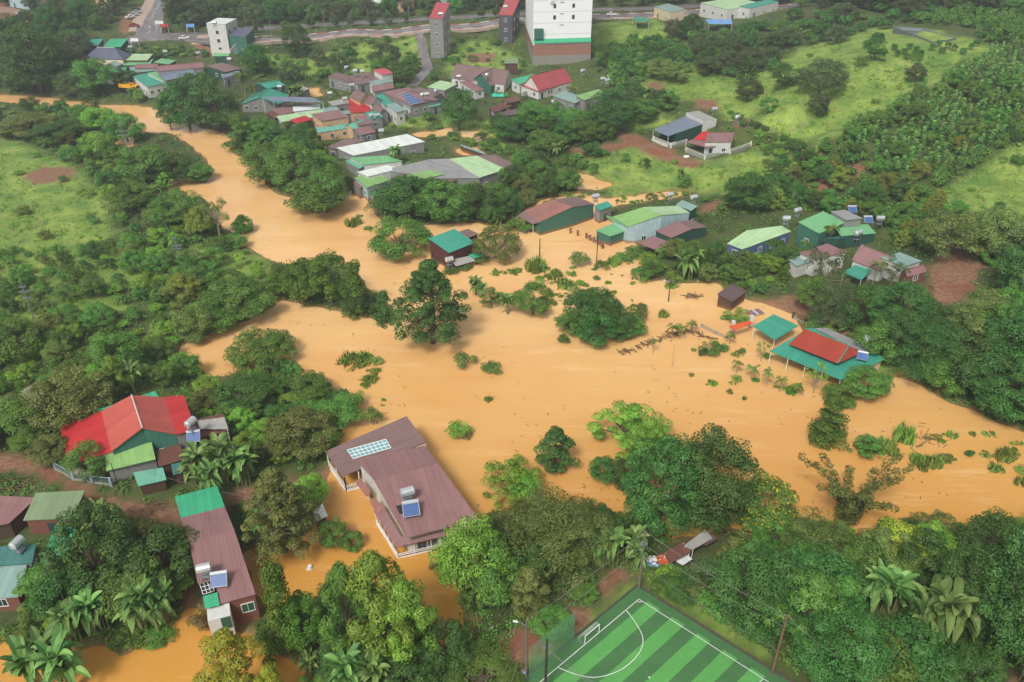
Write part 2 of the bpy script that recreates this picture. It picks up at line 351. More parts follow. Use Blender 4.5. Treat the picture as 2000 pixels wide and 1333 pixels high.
GXX = ss[None, :]*(0.78*ys+62)[:, None]; GYY = np.repeat(ys[:, None], n0, 1)
GZZ = bil(H, GXX, np.minimum(GYY, 990))
me = bpy.data.meshes.new('ground'); nr = len(ys)
me.vertices.add(nr*n0); me.vertices.foreach_set('co', np.stack([GXX, GYY, GZZ], -1).ravel())
I = np.arange(nr*n0).reshape(nr, n0)
q = np.stack([I[:-1, :-1], I[:-1, 1:], I[1:, 1:], I[1:, :-1]], -1).reshape(-1, 4)
me.loops.add(q.size); me.loops.foreach_set('vertex_index', q.ravel()); me.polygons.add(len(q)); me.polygons.foreach_set('loop_start', np.arange(0, q.size, 4)); me.update(); me.shade_smooth()
def maskv(polys, X, Y, soft):
    out = np.full(X.shape, 99.0)
    for p in polys:
        w_ = polyw(p); lo = w_.min(0)-6; hi = w_.max(0)+6
        mm = (X > lo[0]) & (X < hi[0]) & (Y > lo[1]) & (Y < hi[1])
        if mm.any(): out[mm] = np.minimum(out[mm], poly_sdf(w_, X[mm], Y[mm]))
    return 1-sstep(-soft, soft, out+wob(X, Y, 8)*1.0+wob(X, Y, 3)*.5)
gm = maskv(GRASS, GXX, GYY, 2.5); smk = maskv(SOIL, GXX, GYY, 1.2); sh = 1-sstep(.0, 2.6, bil(wd, GXX, np.minimum(GYY, 990)))
ca = me.color_attributes.new('mask', 'FLOAT_COLOR', 'POINT'); ca.data.foreach_set('color', np.stack([gm, smk, sh, np.ones_like(gm)], -1).ravel())
b = NB('ground_soil_and_grass'); sp = b.n("SeparateColor"); at = b.n("Attribute", attribute_name='mask'); b.l(at.outputs['Color'], sp.inputs[0])
g = b.geo(); n1 = b.noise(.12, g, 5); n2 = b.noise(1.3, g, 5); n3 = b.noise(5, g, 3)
base = b.mix(b.ramp(n1, .35, .65), lin((58, 74, 34)), lin((84, 100, 44))); base = b.mix(b.ramp(n2, .5, .75), base, lin((92, 74, 48)))
gr = b.mix(b.ramp(n1, .38, .66), lin((98, 134, 52)), lin((150, 172, 76))); gr = b.mix(b.ramp(n2, .52, .8), gr, lin((84, 108, 44))); gr = b.mix(b.math('MULTIPLY', b.ramp(b.noise(.5, g, 4), .53, .68), .75), gr, lin((132, 118, 82)))
so_ = b.mix(b.ramp(n2, .3, .7), lin((112, 78, 56)), lin((158, 120, 92))); so_ = b.mix(b.ramp(n3, .55, .8), so_, lin((96, 62, 44))); so_ = b.mix(b.math('MULTIPLY', b.ramp(n1, .5, .62), .6), so_, lin((130, 70, 50)))
c1 = b.mix(sp.outputs[0], base, gr); c1 = b.mix(sp.outputs[1], c1, so_); c1 = b.mix(b.math('MULTIPLY', sp.outputs[2], .6), c1, lin((168, 124, 80)))
b.l(c1, b.p.inputs['Base Color']); b.p.inputs['Roughness'].default_value = .9
b.bump(n3, .6, .15); me.materials.append(b.m)
go = bpy.data.objects.new('ground', me); SC.collection.objects.link(go); tag(go, kind='structure')
# water
b = NB('muddy_flood_water'); g = b.geo()
n1 = b.noise(.018, g, 4); mp = b.n("Mapping"); mp.inputs['Scale'].default_value = (.02, .1, 1); mp.inputs['Rotation'].default_value = (0, 0, .5); b.l(g, mp.inputs[0]); fl = b.noise(1.0, mp.outputs[0], 5)
col = b.mix(b.ramp(n1, .3, .7), lin((233, 185, 122)), lin((239, 195, 136))); col = b.mix(b.math('MULTIPLY', b.ramp(fl, .5, .75), .35), col, lin((242, 200, 140)))
sx = b.n("SeparateXYZ"); b.l(g, sx.inputs[0]); col = b.mix(b.ramp(b.math('ADD', sx.outputs[1], b.math('MULTIPLY', n1, 30)), 165, 92), col, lin((204, 148, 66)))  # near pool water is browner ochre; reflection and haze falloff partly painted in too
b.l(col, b.p.inputs['Base Color']); b.p.inputs['Roughness'].default_value = .06; b.p.inputs['IOR'].default_value = 1.36
w1 = b.noise(.7, g, 2); w2 = b.noise(1.2, mp.outputs[0], 3); b.bump(b.math('ADD', w1, b.math('MULTIPLY', w2, 1.2)), .16, .16)
mp2 = b.n("Mapping"); mp2.inputs['Scale'].default_value = (.05, .3, 1); mp2.inputs['Rotation'].default_value = (0, 0, .75); b.l(g, mp2.inputs[0]); fo = b.noise(1.0, mp2.outputs[0], 8, .75)
silt = b.noise(.035, mp2.outputs[0], 3); silt = b.noise(.6, mp2.outputs[0], 4, .55); big = b.noise(.03, g, 3, .5)
col = b.mix(b.math('MULTIPLY', b.ramp(big,   .45, .62), .32), col, lin((214, 150, 84))); col = b.mix(b.math('MULTIPLY', b.ramp(silt, .5, .7), .3), col, lin((206, 146, 84)))
col = b.mix(b.math('MULTIPLY', b.ramp(fo, .54, .72), .4), col, lin((246, 214, 166)))
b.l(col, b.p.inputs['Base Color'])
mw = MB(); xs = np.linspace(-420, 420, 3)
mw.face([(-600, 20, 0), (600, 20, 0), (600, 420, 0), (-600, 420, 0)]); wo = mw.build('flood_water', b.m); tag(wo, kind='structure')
# asphalt
b = NB('wet_asphalt'); g = b.geo(); n1 = b.noise(.3, g, 5)
b.l(b.mix(b.ramp(n1, .35, .7), lin((104, 98, 100)), lin((148, 140, 138))), b.p.inputs['Base Color']); b.p.inputs['Roughness'].default_value = .35; asph = b.m
pave = plain('concrete_pavement', (176, 156, 140), .8, var=.2, scale=.4); kerbw = plain('kerb_white', (214, 206, 198), .7, var=.1); kerbr = plain('kerb_red', (176, 92, 78), .7, var=.1); markm = plain('road_marking_white', (216, 216, 212), .7, var=.1)
RD = []
def road(name, px, width, mat, dz=.12, kerb=False, marks=False, side=0):
    P = [Vector((*GP(u, v)[:2], 0)) for u, v in px]; S = []
    for a, c in zip(P[:-1], P[1:]):
        k = max(1, int((c-a).length/4))
        S += [a.lerp(c, i/k) for i in range(k)]
    S.append(P[-1]); rows = []
    for i, p in enumerate(S):
        t = (S[min(i+1, len(S)-1)]-S[max(i-1, 0)]).normalized(); nn = Vector((-t.y, t.x, 0))
        hs_ = [hgt(*(p+nn*width*s)[:2]) for s in (-.5, -.25, 0, .25, .5)]; z = sum(hs_)/5*.5+max(hs_)*.5+dz
        rows.append((p, nn, z)); RD.append((p.x, p.y, width/2+1.2))
    if len(rows) > 4:
        zz = [r[2] for r in rows]
        for _ in range(3): zz = [zz[0]]+[max(z0, (a+2*z0+c)/4) for a, z0, c in zip(zz, zz[1:], zz[2:])]+[zz[-1]]
        rows = [(p, n_, z) for (p, n_, _), z in zip(rows, zz)]
    m_ = MB()
    at_ = lambda r, o, dz_=0: (r[0].x+r[1].x*o, r[0].y+r[1].y*o, r[2]+dz_)
    for a, c in zip(rows, rows[1:]):
        m_.slab([at_(a, -width/2), at_(a, width/2), at_(c, width/2), at_(c, -width/2)], .8)
    tag(m_.build(name, mat), kind='structure')
    if kerb:
        mk = [MB(), MB()]
        for i, (a, c) in enumerate(zip(rows, rows[1:])):
            for sgn in (-1, 1):
                mk[i % 2].slab([at_(a, sgn*(width/2+.02), .18), at_(a, sgn*(width/2+.5), .18), at_(c, sgn*(width/2+.5), .18), at_(c, sgn*(width/2+.02), .18)], .9)
        tag(mk[0].build('kerb', kerbw), kind='structure'); tag(mk[1].build('kerb', kerbr), kind='structure')
        mp_ = MB()
        for a, c in zip(rows, rows[1:]): mp_.slab([at_(a, -(width/2+.55), .1), at_(a, -(width/2+3), .1), at_(c, -(width/2+3), .1), at_(c, -(width/2+.55), .1)], 1.2)
        tag(mp_.build('pavement', pave), kind='structure')
    if marks:
        mm_ = MB()
        for i, (a, c) in enumerate(zip(rows, rows[1:])):
            if i % 2 == 0: mm_.face([at_(a, -.12, .006), at_(a, .12, .006), at_(c, .12, .006), at_(c, -.12, .006)])
        tag(mm_.build('road_marking', markm), kind='structure')
road('boulevard_road', [(440, 83), (500, 78), (620, 72), (730, 64), (840, 54), (960, 46), (1100, 39), (1250, 31), (1400, 22), (1560, 12)], 9, asph, kerb=True, marks=True)
road('boulevard_road', [(440, 60), (620, 50), (730, 44), (840, 38), (960, 31), (1100, 25), (1250, 18), (1400, 10)], 8, asph, dz=.1)
road('street', [(289, 72), (293, 45), (305, 20), (318, -2), (330, -25)], 11, asph, marks=True)
road('street', [(240, 80), (300, 74), (370, 72), (440, 80)], 15, asph, dz=.2)
road('pavement', [(262, 62), (285, 20), (297, -5)], 5, pave)
road('pavement', [(385, 88), (400, 70)], 5, pave, dz=.26)
road('lane', [(820, 66), (825, 90), (830, 115), (836, 135), (822, 152), (806, 168)], 4, asph)
road('village_street', [(-30, 12), (20, 22), (60, 38), (110, 52)], 8, plain('brown_dirt_road', (150, 122, 108), .8), dz=.1)
# football pitch
def turf(name, rgb):
    b = NB(name); c = lin(rgb); n1 = b.noise(.5, b.geo(), 5); n2 = b.noise(18, b.geo(), 2)
    col = b.mix(b.ramp(n1, .3, .7), tuple(x*.78 for x in c), tuple(x*1.08 for x in c)); col = b.mix(b.ramp(n2, .3, .75), tuple(x*.55 for x in c), col)
    b.l(col, b.p.inputs['Base Color']); b.p.inputs['Roughness'].default_value = .75; return b.m
tl, td = turf('light_turf', (104, 184, 94)), turf('dark_turf', (80, 132, 78))
NST = 11; s0 = .6
m_ = MB(); m_.slab([pitchP(-1.6, -1.5, PZ+.03), pitchP(PITCH_L+3, -1.5, PZ+.03), pitchP(PITCH_L+3, PITCH_W+8, PZ+.03), pitchP(-1.6, PITCH_W+8, PZ+.03)], .3)
tag(m_.build('football_pitch', td), kind='structure')
m_ = MB()
for k in range(7): m_.face([pitchP(-.45, 1.0+3.62*k, PZ+.036), pitchP(PITCH_L, 1.0+3.62*k, PZ+.036), pitchP(PITCH_L, 2.83+3.62*k, PZ+.036), pitchP(-.45, 2.83+3.62*k, PZ+.036)])
tag(m_.build('turf_stripe_surface', tl), kind='structure')
m_ = MB(); zl = PZ+.042
def line(a0, b0, a1, b1, w_=.1):
    p, q_ = pitchP(a0, b0, zl), pitchP(a1, b1, zl); t = (q_-p).normalized(); n_ = Vector((-t.y, t.x, 0))*w_/2; m_.face([p-n_, q_-n_, q_+n_, p+n_])
line(0, 0, PITCH_L, 0); line(0, 0, 0, PITCH_W+6); line(0, 17.3, PITCH_L, 17.3)
arc = [(2.55, 0), (3.1, 1.6), (3.8, 3.0), (4.58, 4.25), (6, 5.1), (7.81, 5.45), (9.8, 5.4), (11.4, 4.9), (13.17, 3.9), (14.2, 2.1), (14.8, 0)]
A_ = np.array(arc); tt = np.linspace(0, 10, 41)
sm = [(np.interp(t, range(11), A_[:, 0]), np.interp(t, range(11), A_[:, 1])) for t in tt]
for _ in range(4): sm = [sm[0]]+[((a[0]+2*b_[0]+c[0])/4, (a[1]+2*b_[1]+c[1])/4) for a, b_, c in zip(sm, sm[1:], sm[2:])]+[sm[-1]]
for a, c in zip(sm, sm[1:]): line(*a, *c)
line(.5, 0, .35, .35); line(.35, .35, 0, .5); line(8.6, 8.2, 8.8, 8.2, .2)
tag(m_.build('pitch_line_marking', markm), kind='structure')
g = empty('football_goal', pitchP(8.9, 0), 'small white football goal with a sagging net on the green pitch', 'goal')
m_ = MB(); ga, gb, gh = 7.61, 10.15, 1.6
top = lambda a, bb=0, h=gh: pitchP(a, bb, PZ+h)
m_.tube([top(ga, 0, 0.03), top(ga)], .06); m_.tube([top(gb, 0, 0.03), top(gb)], .06); m_.tube([top(ga), top(gb)], .06)
m_.build('goal_post', whitep, g, g.location)
m_ = MB()
for a in (ga, gb):
    m_.tube([top(a), top(a, -.45, gh+.05), top(a, -.85, gh*.7), top(a, -1.0, .05), top(a, 0, .05)], .035)
m_.tube([top(ga, -1.0, .05), top(gb, -1.0, .05)], .035)
m_.build('net_support', galv, g, g.location)
m_ = MB(); prof = [(0, gh), (-.45, gh-.02), (-.8, gh*.65), (-1.0, .05)]
for k in range(13):
    a = ga+(gb-ga)*k/12; m_.tube([top(a, x, h) for x, h in prof], .012, 3, False)
for k in range(9):
    t = k/8*3; x = np.interp(t, range(4), [p[0] for p in prof]); h = np.interp(t, range(4), [p[1] for p in prof]); m_.tube([top(ga, x, h), top(gb, x, h)], .012, 3, False)
m_.build('net', whitep, g, g.location)
lm('the football goal', g.location); lm('the top corner of the football pitch', pc)
for a in np.arange(-2, PITCH_L, 2):
    for bb in np.arange(-2, PITCH_W+8, 2): p = pitchP(a, bb); RD.append((p.x, p.y, 1.7))
# kerb round the pitch
m_ = MB()
for (a0, b0, a1, b1) in ((-1.75, -1.6, PITCH_L, -1.6), (-1.75, -1.6, -1.75, PITCH_W+8)):
    p, q_ = pitchP(a0, b0, PZ+.02), pitchP(a1, b1, PZ+.02); c = (p+q_)/2; d_ = (q_-p); m_.obox(c, d_/2, Vector((-d_.y, d_.x, 0)).normalized()*.1, (0, 0, .22))
tag(m_.build('pitch_kerb', plain('dark_kerb', (84, 78, 66), .9)), kind='structure')

# ------------------------------------------------------------------ haze
hz = MB(); hz.box((0, 480, 48), 1720, 1040, 104); b = NB('haze_air'); b.t.nodes.remove(b.p)
pv = b.n("VolumePrincipled"); pv.inputs['Density'].default_value = .00042; pv.inputs['Color'].default_value = (.86, .92, 1, 1); pv.inputs['Anisotropy'].default_value = .3; b.l(pv.outputs[0], b.o.inputs['Volume'])
tag(hz.build('haze', b.m), 'thin pale haze over the valley', 'haze', kind='stuff')
# ------------------------------------------------------------------ houses
def inset(P, c, d):
    v = Vector((c.x-P.x, c.y-P.y, 0)); L = v.length
    return P+v*min(d/L, .3) if L > 0 else P
WIN_LIMIT = 5
def opening(mb_f, mb_p, a, t, n, s, z, wd_, ht):
    c = a+t*s+Vector((0, 0, z-a.z+ht/2))
    for (dx, dz, sx_, sz_) in ((0, ht/2+.05, wd_/2+.1, .05), (0, -ht/2-.05, wd_/2+.1, .05), (-wd_/2-.05, 0, .05, ht/2), (wd_/2+.05, 0, .05, ht/2), (0, 0, .03, ht/2)):
        mb_f.obox(c+t*dx+Vector((0, 0, dz))+n*.03, t*sx_, n*.05, (0, 0, sz_))
    mb_p.obox(c+n*.012, t*wd_/2, n*.012, (0, 0, ht/2))
def house(label, P, base, ring, roofs, wall, name='house', cat='house', group=None, short=None, ridge=(), win=3.4, door=True, floors=1, posts=(), wins=True, th=.12, storey=3.3, frame=None, insd=.35, wz=-.5):
    """P: world points; ring: eave/gable outline indices; roofs: [(indices, colour)]"""
    P = [Vector(p) for p in P]; ids = ring if ring else roofs[0][0]
    c = sum((P[i] for i in ids), Vector())/len(ids); org = Vector((c.x, c.y, base))
    root = empty(name, org, label, cat, group)
    for i in ids: pass
    if short: lm(short, c)
    r = max((Vector((P[i].x-c.x, P[i].y-c.y))).length for i in ids)
    FOOT.append(([(P[i].x, P[i].y) for i in ids], 1.0))
    for idx, col in roofs:
        ev = [abs(P[idx[i]].z-P[idx[(i+1) % len(idx)]].z)/((P[idx[i]]-P[idx[(i+1) % len(idx)]]).length+.01)-.02*(P[idx[i]]-P[idx[(i+1) % len(idx)]]).length/20 for i in range(len(idx))]; k0 = ev.index(min(ev)); idx = list(idx[k0:])+list(idx[:k0]); m_ = MB(); m_.slab([P[i] for i in idx], th)
        ro = m_.build('roof', roofmat(col), root, org)
        p = [P[i] for i in idx]
    for a, c2 in ridge:
        m_ = MB(); m_.tube([P[a]+Vector((0, 0, .04)), P[c2]+Vector((0, 0, .04))], .11, 5); m_.build('ridge_cap', trim if roofs[0][1] in ('salmon', 'redtile', 'slate') else roofmat(roofs[0][1]), root, org)
    if ring:
        W = [inset(P[i], c, insd)-Vector((0, 0, th*.6+.03)) for i in ring]; m_ = MB(); n = len(W)
        sg = sum(W[i].x*W[(i+1) % n].y-W[(i+1) % n].x*W[i].y for i in range(n))
        if sg < 0: W = W[::-1]
        for i in range(n):
            a, d = W[i], W[(i+1) % n]
            m_.face([(a.x, a.y, base+wz), (d.x, d.y, base+wz), d, a])
        m_.build('wall', wallmat(wall), root, org)
        if wins:
            segs = []
            for i in range(n):
                a, d = W[i], W[(i+1) % n]; t = Vector((d.x-a.x, d.y-a.y, 0)); L = t.length
                if L < 2.4: continue
                t.normalize(); nn = Vector((t.y, -t.x, 0))
                if nn.dot(Vector((-a.x, -a.y, 0))) < 0: continue
                segs.append((L, a, t, nn, min(a.z, d.z)-base))
            segs.sort(key=lambda q_: -q_[0]); first = True
            for L, a, t, nn, hh in segs[:2]:
                k = max(1, min(WIN_LIMIT, int(L/win)))
                for fl in range(floors):
                    for j in range(k):
                        z = base+.95+fl*storey
                        if z+1.2 > base+hh: continue
                        A0 = Vector((a.x, a.y, base)); s = L*(j+.5)/k; fm, pm_ = MB(), MB()
                        if first and door and hh > 2.3:
                            dm = MB(); cc = A0+t*s+nn*.03+Vector((0, 0, 1.05)); dm.obox(cc, t*.5, nn*.04, (0, 0, 1.05)); dd = dm.build('door', doorm, root, org); hm = MB(); hm.obox(cc+nn*.07+t*.36, t*.06, nn*.03, (0, 0, .04)); hm.build('handle', galv, dd, org); first = False; continue
                        opening(fm, pm_, A0, t, nn, s, z, 1.1, 1.15)
                        wo_ = fm.build('window', frame or whitep, root, org); pm_.build('pane', glassd, wo_, org)
    for i in posts:
        m_ = MB(); p = inset(P[i], c, .25); m_.tube([(p.x, p.y, base-.6), (p.x, p.y, p.z-.1)], .07, 6); m_.build('post', whitep, root, org)
    return root, org
def baseat(u, v, dz=0):
    p = GP(u, v); return max(hgt(p.x, p.y), -.6)+dz
def hpx(label, pts, ring, roofs, wall, base=None, foot=None, **kw):
    if base is None:
        f_ = foot or (sum(p[0] for p in pts)/len(pts), sum(p[1] for p in pts)/len(pts)+12); base = baseat(*f_)
    P = [AT(u, v, base+h) for u, v, h in pts]
    return house(label, P, base, ring, roofs, wall, **kw), base
def merge(rt, into):
    rt = rt[0] if isinstance(rt, tuple) else rt
    rt = rt[0] if isinstance(rt, tuple) else rt
    for ch in list(rt.children): ch.parent = into; ch.location = ch.location+rt.location-into.location
    bpy.data.objects.remove(rt)
def rect(A, B, C, z):
    a, b_, c = (AT(u, v, z) for u, v in (A, B, C))
    e1 = a-b_; e2 = c-b_; L1 = e1.length; n = Vector((-e1.y, e1.x, 0)).normalized(); L2 = e2.dot(n)
    e2p = n*L2; sk = e2-e2p; e2 = e2p+sk*.35
    return b_+e1, b_.copy(), b_+e2, b_+e1+e2
def RH(label, A, B, C, ze, rh, kind, roof, wall, along=0, short=None, base=None, **kw):
    """B = corner, A and C its neighbours, in pixels at eave height; ridge runs with AB (along=0) or BC (along=1)"""
    if base is None: base = baseat((A[0]+B[0]+C[0])/3, (A[1]+B[1]+C[1])/3+ze*4.5)
    a, b_, c, d = rect(A, B, C, base+ze); up = Vector((0, 0, rh))
    if kind == 'shed':      # rises from AB to the far side
        P = [a, b_, c+up, d+up]; return house(label, P, base, [0, 1, 2, 3] if wall else None, [([0, 1, 2, 3], roof)], wall, short=short, **kw)
    if kind == 'shed2':     # rises from BC to the AD side
        P = [a+up, b_, c, d+up]; return house(label, P, base, [0, 1, 2, 3] if wall else None, [([1, 2, 3, 0], roof)], wall, short=short, **kw)
    if along == 0: r0, r1 = (b_+c)/2+up, (a+d)/2+up; P = [a, b_, c, d, r0, r1]; ring = [0, 1, 4, 2, 3, 5]; rf = [([0, 1, 4, 5], roof), ([2, 3, 5, 4], roof)]
    else: r0, r1 = (a+b_)/2+up, (c+d)/2+up; P = [a, b_, c, d, r0, r1]; ring = [0, 4, 1, 2, 5, 3]; rf = [([1, 2, 5, 4], roof), ([3, 0, 4, 5], roof)]
    if kind == 'hip':
        ax = (r1-r0)*.28; P[4] = r0+ax; P[5] = r1-ax
        ring = [0, 1, 2, 3]; rf = ([([0, 1, 4, 5], roof), ([1, 2, 4], roof), ([2, 3, 5, 4], roof), ([3, 0, 5], roof)] if along == 0 else [([1, 2, 5, 4], roof), ([0, 1, 4], roof), ([3, 0, 4, 5], roof), ([2, 3, 5], roof)])
    return house(label, P, base, ring if wall else None, rf, wall, short=short, ridge=[(4, 5)], **kw)
# ---- the big flooded house with the maroon roof
pts = [(794,1051,4.5),(936,1015,4.5),(854,904,6.4),(831,871,5.5),(694,897,5.3),(730,937,6.4),  # 0-5 front block
 (635,882,3.2),(794,813,5.4),(832,864,5.4),(668,931,3.2),                                     # 6-9 back block
 (730,998,3.0),(774,1069,2.9),(784,1049,3.6),(746,985,3.8),(942,1030,2.9),(938,1014,3.7),(700,905,5.0)]
(H2, o2), b2 = hpx('long maroon metal roofed white house standing in the flood, with skylight and veranda', pts, [0, 1, 2, 3, 4, 5],
 [([0, 1, 2, 5], 'maroon'), ([3, 4, 5, 2], 'maroon'), ([6, 9, 8, 7], 'brown'), ([10, 11, 12, 13], 'maroon'), ([11, 14, 15, 12], 'maroon')], 'white', base=-.4, short='the long maroon-roofed flooded house', ridge=[(5, 2)], win=4.2, insd=.9, wins=False)
P2 = [AT(u, v, b2+h) for u, v, h in pts]
m_ = MB(); q4 = [P2[9].lerp(P2[8], .34), P2[8], P2[7], P2[6].lerp(P2[7], .3)]; q4 = [p-Vector((0, 0, .15)) for p in q4]
for i in range(4):
    a, d = q4[i], q4[(i+1) % 4]; m_.face([(a.x, a.y, b2-.5), (d.x, d.y, b2-.5), d, a])
m_.build('wall', wallmat('cream'), H2, o2)
m_ = MB(); W2 = [P2[i] for i in (10, 11, 14)]                 # veranda floor edge and rails
for a, d in zip(W2, W2[1:]):
    a = a.lerp(o2, .03); d = d.lerp(o2, .03); t = (d-a); t.z = 0; L = t.length; t.normalize(); nn = Vector((-t.y, t.x, 0))
    for z in (.5, .9, 1.2): m_.obox(Vector(((a.x+d.x)/2, (a.y+d.y)/2, b2+z)), t*L/2, nn*.05, (0, 0, .04))
    m_.obox(Vector(((a.x+d.x)/2, (a.y+d.y)/2, b2+.25)), t*L/2, nn*.08, (0, 0, .25))
    for k in range(6): p = a.lerp(d, k/5); m_.tube([(p.x, p.y, b2-.3), (p.x, p.y, a.z-.12)], .06, 6)
m_.build('veranda_railing', whitep, H2, o2)
m_ = MB()                                                     # porch posts and picket fence
for a, d in ((P2[6], P2[9]), (P2[9], P2[9].lerp(P2[8], .33))):
    a = inset(a, o2, .4); d = inset(d, o2, .4); L = (Vector((d.x-a.x, d.y-a.y))).length; k = int(L/.22)
    t = Vector((d.x-a.x, d.y-a.y, 0)).normalized(); nn = Vector((-t.y, t.x, 0))
    for j in range(k+1):
        p = a.lerp(d, j/k); m_.box((p.x, p.y, b2+1.0), .1, .05, 1.2, math.atan2(t.y, t.x))
    for z in (.6, 1.3): m_.obox(Vector(((a.x+d.x)/2, (a.y+d.y)/2, b2+z)), t*L/2, nn*.04, (0, 0, .06))
    m_.obox(Vector(((a.x+d.x)/2, (a.y+d.y)/2, b2+.1)), t*L/2, nn*.15, (0, 0, .35))
    for j in (0, .5, 1): p = a.lerp(d, j); m_.box((p.x, p.y, (b2+p.z)/2), .14, .14, p.z-b2-.1)
m_.build('porch_fence', whitep, H2, o2)
# skylight lying in the back roof, roof hatch
sk = [AT(678,880,b2+4.02), AT(754,859,b2+4.95), AT(764,876,b2+4.95), AT(690,897,b2+4.02)]
def onplane(pl, u, v, off):
    a, b_, c = pl; n = (b_-a).cross(c-a).normalized(); n = n if n.z > 0 else -n
    d = Vector(ray([u], [v])[0]); o = Vector((0, 0, CH)); t = (a-o).dot(n)/d.dot(n); return o+d*t+n*off
plb = (P2[6], P2[9], P2[8]); plf = (P2[0], P2[1], P2[2])
sk = [onplane(plb, u, v, .03) for u, v in ((678,880),(754,859),(764,876),(690,897))]
m_ = MB(); m_.slab([p+Vector((0, 0, .03)) for p in sk], .1); sl_ = m_.build('skylight', plain('skylight_sheet', (120, 164, 172), .2, var=.2), H2, o2)
m_ = MB()
for k in range(10): m_.tube([sk[0].lerp(sk[1], k/9)+Vector((0, 0, .05)), sk[3].lerp(sk[2], k/9)+Vector((0, 0, .05))], .06, 4)
for k in range(4): m_.tube([sk[0].lerp(sk[3], k/3)+Vector((0, 0, .05)), sk[1].lerp(sk[2], k/3)+Vector((0, 0, .05))], .06, 4)
m_.build('skylight_bar', whitep, sl_, o2)
m_ = MB(); m_.slab([onplane(plf, u, v, .05) for u, v in ((773,989),(788,985),(798,1000),(781,1005))], .04); m_.build('roof_hatch', plain('dark_opening', (40, 44, 40), .9), H2, o2)
for i, ww in enumerate(([(703,933),(724,961)], [(731,972),(748,995)])):  # small red awnings over the side windows
    a = AT(*ww[0], b2+3.7); d = AT(*ww[1], b2+3.7); t = (d-a).normalized(); nn = Vector((t.y, -t.x, 0)); nn = nn if nn.x < 0 else -nn
    m_ = MB(); m_.slab([a, d, d+nn*.8-Vector((0, 0, .5)), a+nn*.8-Vector((0, 0, .5))], .06); m_.build('awning', roofmat('rustbrown'), H2, o2)
    fm, pm_ = MB(), MB(); opening(fm, pm_, Vector((a.x, a.y, b2))-nn*.05, t, nn, (d-a).length/2, b2+1.4, 1.2, 1.4); wo_ = fm.build('window', whitep, H2, o2); pm_.build('pane', glassd, wo_, o2)
fw = [inset(P2[0], o2, .9), inset(P2[1], o2, .9)]; t = Vector((fw[1].x-fw[0].x, fw[1].y-fw[0].y, 0)); L = t.length; t.normalize(); nn = Vector((t.y, -t.x, 0)); nn = nn if nn.y < 0 else -nn
for s, zz, ht in ((.2, .6, 2.0), (.36, 1.3, 1.2), (.56, 1.3, 1.2), (.78, 1.3, 1.2)):
    fm, pm_ = MB(), MB(); opening(fm, pm_, Vector((fw[0].x, fw[0].y, b2)), t, nn, L*s, b2+zz, 1.2, ht); wo_ = fm.build('window', galv, H2, o2); pm_.build('pane', glassd, wo_, o2)
# ---- red roofed house
pts = [(198,803,4.6),(217,882,4.4),(257,772,6.8),(278,836,6.8),(321,776,4.6),(345,849,4.4),(133,909,2.6),(117,834,2.8),(359,772,4.3),(382,839,4.2),
 (188,801,4.2),(303,764,4.3),(313,779,4.5),(200,806,4.4),(206,884,3.7),(296,864,3.7),(304,897,2.7),(207,920,2.7)]
(H1, o1), b1 = hpx('green timber house with a bright red and salmon gabled metal roof by the dirt track', pts, [1, 3, 5, 4, 2, 0], [([0, 1, 3, 2], 'salmon'), ([5, 4, 2, 3], 'salmon'), ([7, 6, 1, 0], 'red'), ([4, 5, 9, 8], 'red'), ([10, 13, 12, 11], 'emerald'), ([14, 17, 16, 15], 'lime')], 'green', foot=(265, 930), short='the red-roofed house', ridge=[(2, 3)], insd=.3)
P1 = [AT(u, v, b1+h) for u, v, h in pts]
def wallrun(root, org, pl, z0, mat, name='wall'):
    m_ = MB()
    for a, d in zip(pl, pl[1:]): m_.face([(a.x, a.y, z0), (d.x, d.y, z0), d, a])
    return m_.build(name, mat, root, org)
wallrun(H1, o1, [inset(p, o1, .5)-Vector((0, 0, .12)) for p in (P1[14], P1[17], P1[16], P1[15])], b1-.5, wallmat('gray'))
wallrun(H1, o1, [inset(p, o1, .4)-Vector((0, 0, .12)) for p in (P1[0], P1[7], P1[6], P1[1])], b1-.5, wallmat('cream'))
wallrun(H1, o1, [inset(p, o1, .4)-Vector((0, 0, .12)) for p in (P1[5], P1[9], P1[8])], b1-.5, wallmat('gray'))
m_ = MB(); m_.tube([(inset(P1[6], o1, .1).x, P1[6].y, b1-.2), P1[6]-Vector((0, 0, .1))], .1, 6); m_.build('post', whitep, H1, o1)
RS = []
def simple(label, quad, hs, roof, wall, **kw):
    pts = [(u, v, h) for (u, v), h in zip(quad, hs)]
    return hpx(label, pts, [0, 1, 2, 3] if wall else None, [([0, 1, 2, 3], roof)], wall, **kw)
simple('patched green tin lean-to against the grey wall of the red-roofed house', [(260,923),(270,950),(325,937),(318,913)], [2.6,2.1,2.1,2.6], 'seafoam', 'wood', base=b1-.3, name='shack', cat='shack', wins=False)
simple('low shack with rusty brown sheet roof beside the banana clump', [(303,881),(310,912),(360,897),(352,866)], [2.6,2.4,2.4,2.6], 'rust', 'wood', base=b1-.3, name='shack', cat='shack', wins=False, short='the rusty brown shack')
simple('small teal sheet roofed shelter next to the banana clump', [(334,907),(338,928),(362,921),(358,902)], [2.2,2.1,2.1,2.2], 'darkteal', 'wood', base=b1-.3, name='shack', cat='shack', wins=False)
simple('long rusted roof shed with red and grey patches beside the red-roofed house', [(380,820),(387,856),(448,842),(436,808)], [3.0,2.7,2.7,3.0], 'rust', 'wood', base=b1-.2, name='shed', cat='shed', wins=False)
simple('faded red and grey corrugated roof over the end of the rusted shed', [(385,822),(389,838),(446,838),(438,815)], [3.25,3.2,3.2,3.25], 'tin', None, base=b1-.2, name='shed_canopy', cat='canopy', posts=(0, 1, 2, 3))
